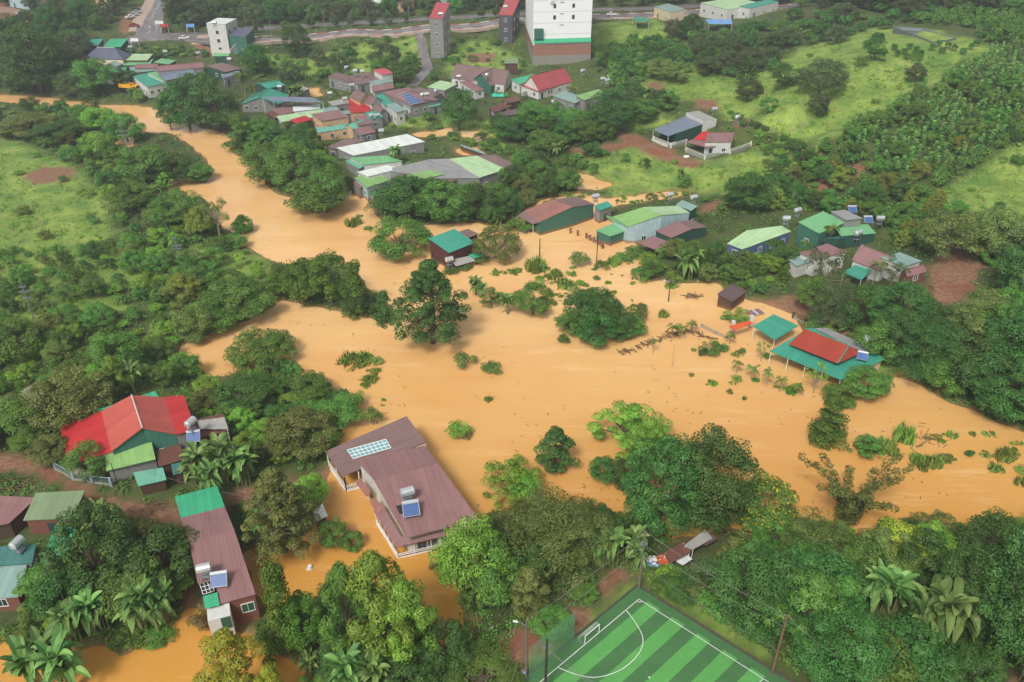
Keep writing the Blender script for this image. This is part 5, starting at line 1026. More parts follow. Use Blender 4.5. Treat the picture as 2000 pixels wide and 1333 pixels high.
# bench by the pitch, table raft, tarpaulin heap
p = GP(1128, 1146); bn = empty('park_bench', p, 'small pale wooden bench under the trees above the pitch', 'bench'); bn.rotation_euler = (0, 0, .6); wd_ = plain('pale_wood', (176, 160, 128), .8)
m_ = MB(); m_.box((0, 0, .45), 1.8, .45, .08); m_.build('seat', wd_, bn); m_ = MB(); m_.box((0, .25, .8), 1.8, .06, .4); m_.build('backrest', wd_, bn)
for x in (-.75, .75): m_ = MB(); m_.box((x, 0, .2), .1, .4, .42); m_.box((x, .25, .5), .1, .08, .9); m_.build('leg', wd_, bn)
p = AT(1475, 612, .1); rf_ = empty('floating_platform', p, 'small floating platform covered with rows of colourful cloth beside the brown hut', 'platform'); rf_.rotation_euler = (0, 0, .35)
m_ = MB(); m_.box((0, 0, .1), 3.0, 2.2, .25); m_.build('deck', plain('pale_wood', (176, 160, 128), .8), rf_)
for k, cl in enumerate(((186, 96, 110), (96, 110, 150), (200, 190, 180), (170, 90, 96), (110, 120, 140))): m_ = MB(); m_.box((-1.2+.6*k, 0, .27), .45, 2.0, .1); m_.build('cloth', plain(f'cloth_colour_{k}', cl, .8), rf_)
def heap(name, label, cat, u, v, sx_, cols, seed):
    p = GP(u, v); o = empty(name, p, label, cat); r_ = np.random.default_rng(seed)
    for k, cl in enumerate(cols):
        m_ = MB(); n = 7; cx, cy = r_.normal(0, sx_*.4, 2); zz = r_.uniform(.15, .7, (n, n)); zz[0] = zz[-1] = 0; zz[:, 0] = zz[:, -1] = 0
        Pt = [[(cx+(i/(n-1)-.5)*sx_, cy+(j/(n-1)-.5)*sx_*.8, float(zz[i, j])) for j in range(n)] for i in range(n)]
        for i in range(n-1):
            for j in range(n-1): m_.face([Pt[i][j], Pt[i+1][j], Pt[i+1][j+1], Pt[i][j+1]])
        m_.build('sheet', plain(f'{name}_colour_{k}', cl, .6), o)
    return o
heap('tarpaulin_heap', 'crumpled heap of white, blue and orange tarpaulins by the corner pole', 'tarpaulins', 1280, 1100, 2.0, ((214, 218, 222), (110, 150, 200), (206, 96, 60), (226, 226, 224)), 4)
heap('teal_tarpaulin', 'teal tarpaulin over a heap beside the brown gabled house', 'tarpaulin', 990, 183, 4.5, ((60, 190, 160),), 8); heap('white_sack', 'white sack lying on the muddy yard', 'sack', 1598, 588, 1.0, ((226, 226, 220),), 3); heap('orange_tarpaulin', 'orange tarpaulin lying in a flooded gap between trees', 'tarpaulin', 1050, 314, 3.4, ((236, 130, 50),), 5)
heap('white_sheet', 'white sheet of plastic dropped on the track by the modern houses', 'sheet', 1337, 311, 2.0, ((220, 220, 216),), 6)
for i, (u, v) in enumerate(((605, 1115), (440, 1200), (448, 1232))): heap('rubbish_sheet', ('white board afloat beside the creeper covered trees', 'pink bundle on the tube house terrace side', 'pale scrap at the water below the tube house')[i], 'scrap', u, v, .8, (((226, 226, 224), (190, 120, 120), (200, 200, 190))[i],), 20+i)
for q_ in (((1640,545),(1720,560),(1700,605),(1620,595)), ((400,1185),(520,1160),(545,1235),(430,1265)), ((1420,480),(1455,495),(1460,515),(1425,505))): FOOT.append(([tuple(GP(u, v)[:2]) for u, v in q_], .6))
# people
def person(label, u, v, shirt, rz):
    p = GP(u, v); o = empty('person', p, label, 'person'); o.rotation_euler = (0, 0, rz)
    def skin(name, J, E_, mat, par=o):
        me_ = bpy.data.meshes.new(name); me_.from_pydata([j[0] for j in J], E_, []); ob_ = bpy.data.objects.new(name, me_); SC.collection.objects.link(ob_); ob_.parent = par
        md = ob_.modifiers.new('skin', 'SKIN'); me_.skin_vertices[0].data[0].use_root = True
        for k, j in enumerate(J): me_.skin_vertices[0].data[k].radius = (j[1], j[1]*.85)
        ob_.modifiers.new('sub', 'SUBSURF').levels = 1; ob_.modifiers['sub'].render_levels = 1; me_.materials.append(mat); return ob_
    sk_ = plain('skin_tone', (150, 108, 84), .6, var=.05)
    J = [((0, 0, .95), .13), ((0, 0, 1.2), .12), ((0, 0, 1.42), .13), ((0, 0, 1.53), .055), ((0, .02, 1.68), .1), ((.2, 0, 1.42), .06), ((.27, .03, 1.14), .045), ((.24, .16, .92), .035), ((.23, .22, .84), .04), ((-.2, 0, 1.42), .06), ((-.27, .02, 1.14), .045), ((-.22, .14, .92), .035), ((-.2, .2, .84), .04), ((.1, 0, .88), .09), ((.12, .02, .48), .065), ((.13, 0, .07), .045), ((.13, .16, .04), .04), ((-.1, 0, .88), .09), ((-.13, .05, .48), .065), ((-.13, -.02, .07), .045), ((-.13, .14, .04), .04)]
    skin('body', J, [(0, 1), (1, 2), (2, 3), (3, 4), (2, 5), (5, 6), (6, 7), (7, 8), (2, 9), (9, 10), (10, 11), (11, 12), (0, 13), (13, 14), (14, 15), (15, 16), (0, 17), (17, 18), (18, 19), (19, 20)], sk_)
    skin('shirt', [((0, 0, .92), .15), ((0, 0, 1.2), .145), ((0, 0, 1.42), .15), ((.2, 0, 1.42), .08), ((.26, .02, 1.18), .065), ((-.2, 0, 1.42), .08), ((-.26, .02, 1.18), .065)], [(0, 1), (1, 2), (2, 3), (3, 4), (2, 5), (5, 6)], plain('shirt_'+shirt, (118, 150, 206) if shirt == 'blue' else (206, 206, 210), .8))
    skin('trousers', [((0, 0, .94), .14), ((.1, 0, .86), .11), ((.12, .02, .48), .085), ((.13, 0, .12), .07), ((-.1, 0, .86), .11), ((-.13, .05, .48), .085), ((-.13, -.02, .12), .07)], [(0, 1), (1, 2), (2, 3), (0, 4), (4, 5), (5, 6)], plain('dark_trousers', (58, 60, 74), .8))
    skin('hair', [((0, -.01, 1.74), .1), ((0, -.05, 1.68), .085)], [(0, 1)], plain('black_hair', (30, 26, 24), .7))
person('person in a pale blue shirt standing beside the lamp pole at the pitch', 1023, 1326, 'blue', 2.4)
person('person in a pale shirt standing by the green roofed house at the inlet', 665, 316, 'pale', .5)
# ------------------------------------------------------------------ plants: meshes
def nrm(a): return a/np.maximum(np.linalg.norm(a, axis=-1, keepdims=True), 1e-9)
def leafquads(C, Rd, per, size, seed, up=.35, jit=.75, drop=.25, aspect=.5, inner=.5, lowcut=-.35, squash=1.0):
    """leaf shaped quads spread over clumps: returns verts (N,4,3), tint (N), shading normals (N,3)"""
    g = np.random.default_rng(seed); C = np.asarray(C, float); Rd = np.asarray(Rd, float); n = len(C)*per
    idx = np.repeat(np.arange(len(C)), per); d = nrm(g.normal(size=(n, 3))); bad = d[:, 2] < lowcut; d[bad, 2] *= -.6; d = nrm(d)
    rr = Rd[idx]*(inner+(1.06-inner)*g.random(n)**.5); off = d*rr[:, None]; off[:, 2] *= squash; P = C[idx]+off
    N = nrm(d+np.array([0, 0, up])+g.normal(size=(n, 3))*jit*.6)
    T = nrm(np.cross(N, g.normal(size=(n, 3)))); T = nrm(T+d*.5-np.array([0, 0, drop])); B = nrm(np.cross(N, T)); N2 = nrm(np.cross(T, B))
    s = size*g.uniform(.65, 1.35, n)[:, None]
    sg_ = np.where((N2*d).sum(1, keepdims=True) >= 0, 1.0, -1.0); B = B*sg_
    V = np.stack([P-T*s*.5, P-B*s*aspect*.5+T*s*.05, P+T*s*.5-N2*s*.08, P+B*s*aspect*.5+T*s*.05], 1)
    tint = np.clip(g.random(n)*.55+g.random(len(C))[idx]*.45, 0, 1)
    top = np.array([0, 0, 0]); SN_ = nrm(d*.55+N2*sg_*.75+np.array([0, 0, .2]))
    return V, tint, SN_
def qmesh(name, V, tint, SNm, mat):
    n = len(V); me = bpy.data.meshes.new(name); me.vertices.add(n*4); me.vertices.foreach_set('co', V.astype(np.float32).ravel())
    me.loops.add(n*4); me.loops.foreach_set('vertex_index', np.arange(n*4, dtype=np.int32)); me.polygons.add(n); me.polygons.foreach_set('loop_start', np.arange(0, n*4, 4, dtype=np.int32)); me.update()
    a = me.attributes.new('tint', 'FLOAT', 'FACE'); a.data.foreach_set('value', tint.astype(np.float32))
    if SNm is not None:
        me.shade_smooth(); me.normals_split_custom_set_from_vertices(np.repeat(SNm, 4, 0).astype(np.float32))
    me.materials.append(mat); return me
def trunkmesh(name, limbs, mat):
    m_ = MB()
    for path, r in limbs: m_.tube(path, r, 6)
    me = bpy.data.meshes.new(name); me.from_pydata(m_.v, [], m_.f); me.materials.append(mat); return me
def limbset(g, h0, r0, H_, C, Rd, k, lean=0):
    L = [([(0, 0, -1.0), (g.normal(0, .08)*h0*.3, g.normal(0, .08)*h0*.3, h0*.5), (0, 0, h0), (0, 0, h0+(H_-h0)*.45)], [r0*1.25, r0, r0*.8, r0*.35])]
    for i in g.permutation(len(C))[:k]:
        c = C[i]; z0 = h0*.75+(c[2]-h0)*.25; z0 = min(max(z0, h0*.5), c[2]-.2); mid = np.array([c[0]*.5, c[1]*.5, z0+(c[2]-z0)*.45+.2])
        L.append(([(0, 0, z0), tuple(mid), tuple(c)], [r0*.5, r0*.32, r0*.1]))
    return L
def env(kind, seed):
    g = np.random.default_rng(seed); C = []; Rd = []
    def ell(n, rx, zc, rz, r0, r1, low=-.5, shell=.45):
        while len(C) < n:
            d = g.normal(size=3); d /= np.linalg.norm(d)
            if d[2] < low: continue
            s = shell+(1-shell)*g.random()**.5; r = g.uniform(r0, r1); C.append(np.array([d[0]*rx*s, d[1]*rx*s, zc+d[2]*rz*s])); Rd.append(r)
    if kind == 'round': ell(46, 3.5, 5.4, 4.2, .85, 1.45, -.85, .6); hd = (10, 9)
    elif kind == 'broad': ell(70, 5.4, 4.8, 4.4, .9, 1.6, -.7, .6); hd = (10, 13)
    elif kind == 'big': ell(104, 5.3, 8.2, 7.2, .95, 1.8, -.85, .6); hd = (16, 13)
    elif kind == 'durian':
        for i in range(120):
            t = i/120; z = 3.2+t*12.8; R_ = 5.0*(1-t**1.6)*(.62+.38*min(1, t/.15))+.35; a = i*2.4+g.normal(0, .3); s = R_*g.uniform(.4, 1.08); C.append(np.array([math.cos(a)*s, math.sin(a)*s, z-.5*s*.3])); Rd.append(g.uniform(.75, 1.25)*(1-.35*t))
        hd = (17, 11)
    elif kind == 'cone':
        for i in range(48):
            t = i/48; z = 1.0+t*8; R_ = 2.7*(1-t**2.2)*(.7+.3*min(1, t/.2))+.2; a = i*2.4+g.normal(0, .3); s = R_*g.uniform(.35, 1); C.append(np.array([math.cos(a)*s, math.sin(a)*s, z])); Rd.append(g.uniform(.7, 1.1)*(1-.3*t))
        hd = (9.5, 7)
    elif kind == 'spread':
        for i in range(52):
            a = g.uniform(0, 6.28); s = 5.2*math.sqrt(g.random()); C.append(np.array([math.cos(a)*s, math.sin(a)*s, 7.6-s*s*.15+g.normal(0, .6)-(g.uniform(1, 4) if g.random() < .45 else 0)])); Rd.append(g.uniform(.7, 1.25))
        hd = (9, 12.5)
    elif kind == 'feather':
        for i in range(58):
            a = g.uniform(0, 6.28); t = g.random(); R_ = 3.9*math.sin(math.pi*min(.97, .22+t*.78)); s = R_*g.uniform(.4, 1.05); C.append(np.array([math.cos(a)*s, math.sin(a)*s, 2.5+t*8])); Rd.append(g.uniform(.6, 1.05))
        hd = (11, 9)
    elif kind == 'vine':
        for i in range(44):
            t = g.random(); a = g.uniform(0, 6.28); s = (1.5+.5*math.sin(t*9+seed))*(1-.45*t)*g.uniform(.3, 1); C.append(np.array([math.cos(a)*s, math.sin(a)*s, .5+t*8])); Rd.append(g.uniform(.55, .95))
        for i in range(14): a = g.uniform(0, 6.28); s = g.uniform(1.2, 2.4); C.append(np.array([math.cos(a)*s, math.sin(a)*s, g.uniform(.3, 2.5)])); Rd.append(g.uniform(.6, .9))
        hd = (9, 5)
    elif kind == 'shrub': ell(20, 1.7, 1.0, 1.3, .45, .8, -.1, .4); hd = (3, 4.2)
    elif kind == 'sparse':
        for i in range(18):
            a = g.uniform(0, 6.28); s = 3.6*math.sqrt(g.random()); C.append(np.array([math.cos(a)*s, math.sin(a)*s, 5.2+g.random()*3.6-s*.25])); Rd.append(g.uniform(.5, .95))
        hd = (9.5, 9)
    elif kind == 'weed':
        for i in range(9): a = g.uniform(0, 6.28); s = .8*math.sqrt(g.random()); C.append(np.array([math.cos(a)*s, math.sin(a)*s, .12])); Rd.append(g.uniform(.2, .5))
        hd = (1, 2.4)
    elif kind == 'bamboo':
        for i in range(46):
            a = g.uniform(0, 6.28); t = g.random(); s = 4.6*math.sqrt(g.random())*(1-.3*t); C.append(np.array([math.cos(a)*s, math.sin(a)*s, 1.5+t*8.5*(1-s*s/40)])); Rd.append(g.uniform(1.0, 1.7))
        hd = (12, 12)
    elif kind == 'plume':
        for k in range(11):
            a = k*2.4+g.normal(0, .2); L = g.uniform(8, 12.5); bend = g.uniform(2.0, 5.5)
            for j in range(13):
                t = .12+.88*j/12; s = .4+bend*t**2.1; z = L*(t-.28*t**3.2); C.append(np.array([math.cos(a)*s+g.normal(0, .15), math.sin(a)*s+g.normal(0, .15), z])); Rd.append(g.uniform(.55, .85)*(1.05-.45*t))
        hd = (10, 10)
    return np.array(C), np.array(Rd), hd
SPEC = dict(round=(200, .34), broad=(190, .36), big=(210, .36), durian=(190, .31), cone=(200, .27), spread=(200, .3), feather=(170, .38), vine=(150, .28), shrub=(100, .26), sparse=(110, .28), bamboo=(260, .38), plume=(60, .42), weed=(26, .95))
PROTO = {}
def proto(kind, var):
    if (kind, var) in PROTO: return PROTO[kind, var]
    seed = sum(map(ord, kind))*7+var*13; g = np.random.default_rng(seed); C, Rd, (hh, ww) = env(kind, seed); per, size = SPEC[kind]
    kw = dict(feather=dict(aspect=.32, drop=.7, jit=.6), bamboo=dict(aspect=.2, drop=.8, jit=.7, lowcut=-.2), weed=dict(aspect=.1, drop=-1.6, jit=1.2, lowcut=0, up=0), plume=dict(aspect=.24, drop=.7, jit=.9, lowcut=-1), sparse=dict(inner=.2), spread=dict(inner=.3, lowcut=-.15, squash=.7), durian=dict(drop=.3), vine=dict(up=.2)).get(kind, {})
    V, t, Nn = leafquads(C, Rd, per, size, seed, **kw); me = qmesh('crown', V, t, Nn, leafmat('mid'))
    mx = V[..., 2].max(); wx = np.percentile(np.abs(V[..., :2]), 98)*2
    h0, r0, k = dict(round=(2.6, .2, 9), broad=(2.2, .28, 14), big=(4, .42, 16), durian=(14.5, .3, 26), cone=(7, .16, 6), spread=(3.4, .26, 22), feather=(6, .18, 22), vine=(7.5, .12, 3), shrub=(.6, .06, 6), weed=(.1, .02, 0), sparse=(3.6, .16, 18), bamboo=(4, .1, 10), plume=(.5, .08, 0)).get(kind)
    L = limbset(g, h0, r0, mx*.9, C, Rd, k)
    if kind == 'plume': L = [([tuple(np.array([C[k*13][0]*.3, C[k*13][1]*.3, -.5]))]+[tuple(C[k*13+j]) for j in (0, 3, 6, 9, 12)], [.09, .08, .07, .055, .04, .02]) for k in range(11)]
    tm = trunkmesh('trunk', L, palebark if kind in ('sparse', 'bamboo') else bark)
    PROTO[kind, var] = (me, tm, mx, wx); return PROTO[kind, var]
def bentleaf(m, p0, az, L, wd_, lift, droop, n=6, tear=True):
    d = np.array([math.cos(az), math.sin(az), 0]); s = np.array([-d[1], d[0], 0]); prev = None; rows = []
    for i in range(n+1):
        t = i/n; p = np.array(p0)+d*L*t*(1-.15*t*droop)+np.array([0, 0, lift*L*t-droop*L*t*t]); w_ = wd_*math.sin(math.pi*min(.98, .12+t*.88))**.6*.5
        rows.append((p-s*w_+np.array([0, 0, w_*.35]), p, p+s*w_+np.array([0, 0, w_*.35])))
    for a, b_ in zip(rows, rows[1:]):
        m.append([a[0], a[1], b_[1], b_[0]]); m.append([a[1], a[2], b_[2], b_[1]])
def proto_frond(kind, var):
    if (kind, var) in PROTO: return PROTO[kind, var]
    g = np.random.default_rng(50+var+len(kind)*9); Q = []; L = []; tint = []
    if kind == 'banana':
        for s in range(3 if var else 4):
            bx, by = (0, 0) if s == 0 else g.normal(0, .9, 2); hh = g.uniform(2.2, 3.6); L.append(([(bx, by, -.5), (bx, by, hh)], [.2, .1]))
            for k in range(9):
                n_ = len(Q); bentleaf(Q, (bx, by, hh*g.uniform(.88, 1)), k*2.4+g.normal(0, .3), g.uniform(1.9, 2.8), g.uniform(.8, 1.1), g.uniform(.3, 1.2), g.uniform(.3, .95)); tint += [g.random()]*(len(Q)-n_)
    else:
        H_, nf, FL = (7.5, 20, 3.4) if kind == 'coconut' else (3.2, 9, 1.9) if kind == 'areca' else (.3, 16, 3.6)
        L.append(([(0, 0, -1), (.15, .05, H_*.5), (0, 0, H_)], [.22, .16, .12] if kind == 'coconut' else [.09, .08, .06]))
        for k in range(nf):
            az = k*2.4+g.normal(0, .15); d = np.array([math.cos(az), math.sin(az), 0]); s = np.array([-d[1], d[0], 0]); lift = g.uniform(.1, .95); dr = g.uniform(.55, .9); tv = g.random(); prev = np.array([0, 0, H_])
            for i in range(1, 17):
                t = i/16; p = np.array([0, 0, H_])+d*FL*t*(1-.2*t)+np.array([0, 0, FL*(lift*t-dr*t*t)]); ll = FL*.3*math.sin(math.pi*min(.95, .15+t*.8)); w_ = FL*.028
                Q.append([prev-s*.02, prev+s*.02, p+s*.02, p-s*.02]); tint.append(tv)
                for sg in (-1, 1):
                    tip = p+s*sg*ll*.85+d*ll*.45-np.array([0, 0, ll*.35]); Q.append([p-d*w_, p+d*w_, tip+d*w_*.3, tip-d*w_*.3]); tint.append(min(1, max(0, tv+g.normal(0, .15))))
                prev = p
    V = np.array(Q, float); me = qmesh('fronds', V, np.array(tint), None, leafmat('banana' if kind == 'banana' else 'palm')); tm = trunkmesh('stem', L, plain('banana_stem', (120, 124, 70), .8) if kind == 'banana' else palebark)
    PROTO[kind, var] = (me, tm, V[..., 2].max(), np.abs(V[..., :2]).max()*2); return PROTO[kind, var]
def proto_pepper(var):
    if ('pepper', var) in PROTO: return PROTO['pepper', var]
    g = np.random.default_rng(90+var); C = np.array([[g.normal(0, .18), g.normal(0, .18), .3+3.5*t] for t in np.linspace(0, 1, 9)]); V, t, Nn = leafquads(C, np.full(9, .62)*np.linspace(1.15, .6, 9), 42, .34, 90+var, up=.3)
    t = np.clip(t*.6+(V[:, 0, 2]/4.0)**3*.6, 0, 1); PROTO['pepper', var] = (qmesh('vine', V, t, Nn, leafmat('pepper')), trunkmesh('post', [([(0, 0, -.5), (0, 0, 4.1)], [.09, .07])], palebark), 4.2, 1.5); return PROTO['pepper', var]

# ------------------------------------------------------------------ plants: placing
PL = []      # (kind, hue, x, y, z, h, w, noun, adj, cls, manual label)
def heightfor(p, vt):
    Y0 = -SN*p[1]-CS*(p[2]-CH); Z0 = CS*p[1]-SN*(p[2]-CH); vv = vt-666.5; return (F*Y0-vv*Z0)/(F*CS-vv*SN)
NOUN = dict(round='leafy tree', broad='wide crowned tree', big='towering leafy tree', durian='conical tree', cone='dense cone shaped tree', spread='flat topped tree', feather='feathery tree', vine='creeper covered tree', shrub='shrub', weed='tuft of weeds', sparse='thin crowned tree', bamboo='bamboo clump', plume='arching bamboo', banana='banana plant', coconut='coconut palm', areca='young palm', fern='low palm', pepper='pepper vine post')
ADJ = dict(blossomed='yellow blossomed', weed='light green', dark='dark green', mid='green', bright='bright green', olive='olive green', yellow='yellow', gray='grey green', gold='golden', vine='vivid green', bamboo='olive', grass='light green', banana='', palm='', pepper='', dry='brown', blossom='yellow flowering')
def addp(kind, hue, u, vt, vb, wpx, label=None, p=None, wz=False):
    if p is None:
        sd = .25+.6*min(1, max(0, (vb-100)/1000)); fz = dict(round=1, broad=1, big=.55, cone=.8, shrub=.2, bamboo=1, feather=.7, spread=.5, vine=.6, plume=.5, durian=.25).get(kind, 0)
        vb, vt = vb-wpx*.5*sd*.62*fz, vt+wpx*.5*sd*.28*fz; vt = min(vt, vb-8); p = GPa([u], [vb])[0]
    Zd = PX(p)[2]; w_ = wpx*Zd/F; h = heightfor(p, vt)
    # the drawn top of a crown includes its depth: shorten a little
    PL.append([kind, hue, p[0], p[1], max(hgt(p[0], p[1]), -.12 if kind in ('shrub', 'weed', 'areca', 'banana') else -.35), max(.5, h), w_, label])
M_ = '''durian dark 845 500 676 138;broad mid 783 420 515 116;broad olive 968 436 518 92;round dark 1140 566 656 84;broad dark 1198 594 668 84;round dark 1165 606 684 76;round mid 1112 604 660 56;broad mid 1228 612 664 62;round dark 1160 556 640 70;round dark 1182 575 650 70;round mid 1040 548 626 66;feather olive 960 556 604 38;vine vine 700 508 618 56;vine dark 752 564 634 40;round vine 600 498 604 86;round vine 648 490 608 80;round vine 560 512 590 60;broad mid 515 640 728 122;cone dark 1084 826 928 72;spread bright 1000 884 972 108;round bright 1022 912 985 60;round dark 1178 888 950 56;round dark 1218 890 962 60;big dark 1285 846 1055 140;big dark 1372 832 1045 145;spread bright 1225 778 895 150;feather bright 1262 806 930 90;round blossomed 1486 926 1052 116;bamboo bamboo 1078 955 1135 180;bamboo bamboo 1150 980 1120 110;bamboo bamboo 1010 985 1090 110;broad bright 922 1012 1190 140;round mid 960 1060 1200 110;cone olive 1032 1105 1212 72;plume bamboo 1652 905 1040 180;vine vine 1612 766 866 74;round mid 1690 708 790 84;round mid 1640 745 800 60;sparse bright 1588 706 768 42;sparse bright 1485 664 706 24;durian olive 560 905 1085 132;round bright 612 925 1000 62;round mid 655 1012 1078 56;round mid 690 1035 1080 40;vine vine 566 1085 1290 84;round vine 596 1150 1290 80;feather bright 750 1070 1320 150;feather mid 690 1090 1310 110;feather bright 800 1120 1330 120;feather yellow 470 1222 1400 130;feather yellow 545 1290 1420 80;broad dark 200 985 1185 156;round dark 140 1105 1230 92;broad mid 280 1090 1225 130;round mid 176 862 950 72;round olive 100 848 918 70;vine mid 72 1186 1262 56;round dark 482 738 815 108;round mid 655 772 842 100;round mid 612 728 790 70;broad olive 590 800 905 130;shrub bright 700 764 792 30;shrub olive 730 796 832 34;round dark 372 148 262 86;round dark 428 158 268 84;round dark 398 136 240 80;round dark 335 175 258 44;big dark 82 40 188 110;big dark 30 22 112 70;round mid 190 108 192 76;bamboo gray 165 130 196 90;feather gray 240 132 176 44;round dark 897 166 262 68;round mid 622 342 432 112;round mid 640 330 425 70;broad mid 580 272 382 100;round mid 520 282 372 84;vine mid 472 218 300 54;round dark 800 342 442 110;broad mid 860 352 440 110;round dark 930 360 436 80;bamboo gray 770 350 430 90;round mid 1336 336 371 32;round dark 1155 276 311 40;broad dark 1460 336 418 94;round dark 1706 66 122 44;durian dark 1456 108 168 38;broad gray 1600 112 192 90;round dark 1530 122 178 50;cone dark 1350 25 78 50;round olive 1320 120 165 50;sparse gray 1604 486 584 96;sparse gray 1735 505 572 60;round mid 1345 468 540 56;round dark 1520 466 530 62;round dark 1378 478 540 46;cone olive 1420 1045 1150 66;broad bright 1555 1062 1200 110;feather mid 1558 1108 1300 130;feather mid 1620 1120 1280 90;big dark 1945 1020 1300 150;big dark 1870 1060 1240 110;broad dark 1890 1262 1340 110;round yellow 1760 1012 1120 100;round bright 1810 1020 1130 90;broad olive 1720 1030 1150 110;broad mid 1640 1050 1150 110;round dark 1780 1225 1345 150;round mid 1690 1240 1370 130;round dark 1330 1120 1180 90;round mid 1145 1146 1186 50;round mid 1075 1198 1256 78;broad mid 945 1292 1370 140;round mid 1290 1135 1170 40;round gray 1380 1100 1170 80;durian mid 930 1075 1190 70;spread mid 1690 845 896 60;round mid 1712 622 722 80;bamboo dark 1800 620 760 120;broad dark 1870 640 770 150;broad dark 1940 660 800 160;broad dark 1985 600 760 150;round olive 1940 570 650 90;round dark 1800 640 720 90;vine mid 475 415 455 30;round mid 475 418 460 40;round dark 1480 40 62 50;round olive 1290 110 160 50;bamboo gray 1220 165 235 60;big mid 1045 195 262 70;big dark 1190 170 265 80;big mid 1250 190 240 60;round mid 1115 210 262 70;round dark 1000 225 280 70;round mid 1070 250 305 70;round mid 1140 235 290 60;cone olive 1620 300 345 40;broad olive 1850 405 520 120;broad olive 1930 400 510 120;broad gray 1980 440 530 80;round mid 1520 620 690 10;broad mid 45 930 945 10;round mid 385 520 590 80;feather gold 365 530 610 76;broad mid 470 540 640 130;round mid 420 590 660 90;round olive 380 590 680 70;broad mid 350 370 450 110;round mid 260 350 420 80;round gold 395 395 470 50;broad mid 290 280 360 100;broad dark 330 300 365 110;round mid 385 320 362 60;round bright 200 205 262 70;broad mid 250 215 285 70;round dark 120 235 290 90;round bright 195 255 320 60;broad olive 60 220 275 110;round dark 700 560 625 50;round mid 235 640 740 90;broad olive 150 720 850 150;round mid 60 770 860 90;feather bright 235 690 780 50;round mid 30 620 720 100'''
for ln in M_.split(';'):
    k, hue, *q_ = ln.split(); u, vt, vb, wp = map(float, q_)
    if vb-vt < 18 or wp < 12: continue
    addp(k, hue, u, vt, vb, wp)
B_ = '''385 882 948;405 872 940;440 850 935;470 870 945;490 880 950;425 900 965;180 1165 1240;160 1180 1250;215 1170 1230;300 1140 1225;280 1150 1235;325 1150 1220;120 1240 1330;85 1255 1345;150 1250 1345;715 1270 1345;690 1280 1360;745 1285 1360;265 712 770;1205 1040 1105;1230 1030 1090;1178 1050 1105;1635 1080 1135;1720 1110 1195;1700 1120 1200;1745 1125 1195;1775 1150 1220;1830 1150 1265;1805 1165 1260;1855 1165 1260;1990 1265 1330;1350 485 545;930 542 576;944 550 580;990 570 612;200 990 1050;235 1000 1060;1245 1060 1110;1325 330 352;1072 272 310;1085 278 318;588 165 195;570 168 196;770 285 322;1265 170 200;505 1010 1060;530 1015 1060;690 190 215;728 360 380;760 405 440;1190 148 172'''
for ln in B_.split(';'): u, vt, vb = map(float, ln.split()); addp('banana', 'banana', u, vt, vb, (vb-vt)*1.15)
addp('sparse', 'olive', 432, 384, 470, 62)
for u, vt, vb, w_, k in ((920,1205,1275,80,'fern'),(868,1240,1330,100,'fern'),(1436,560,622,62,'fern'),(1318,486,545,50,'fern'),(484,140,214,40,'coconut'),(1122,168,200,30,'coconut'),(1616,440,486,30,'coconut'),(1567,470,520,26,'coconut'),(1703,508,556,34,'areca'),(1437,704,730,26,'areca'),(1467,714,742,30,'areca'),(1496,722,756,28,'areca'),(1521,736,766,28,'areca'),(1556,752,774,26,'areca'),(1350,628,652,26,'areca'),(1310,632,668,30,'areca'),(1328,634,662,28,'areca'),(1424,650,672,26,'areca'),(1275,660,690,18,'areca'),(1985,980,1050,90,'fern'),(600,1290,1360,90,'fern')):
    addp(k, 'palm', u, vt, vb, w_)
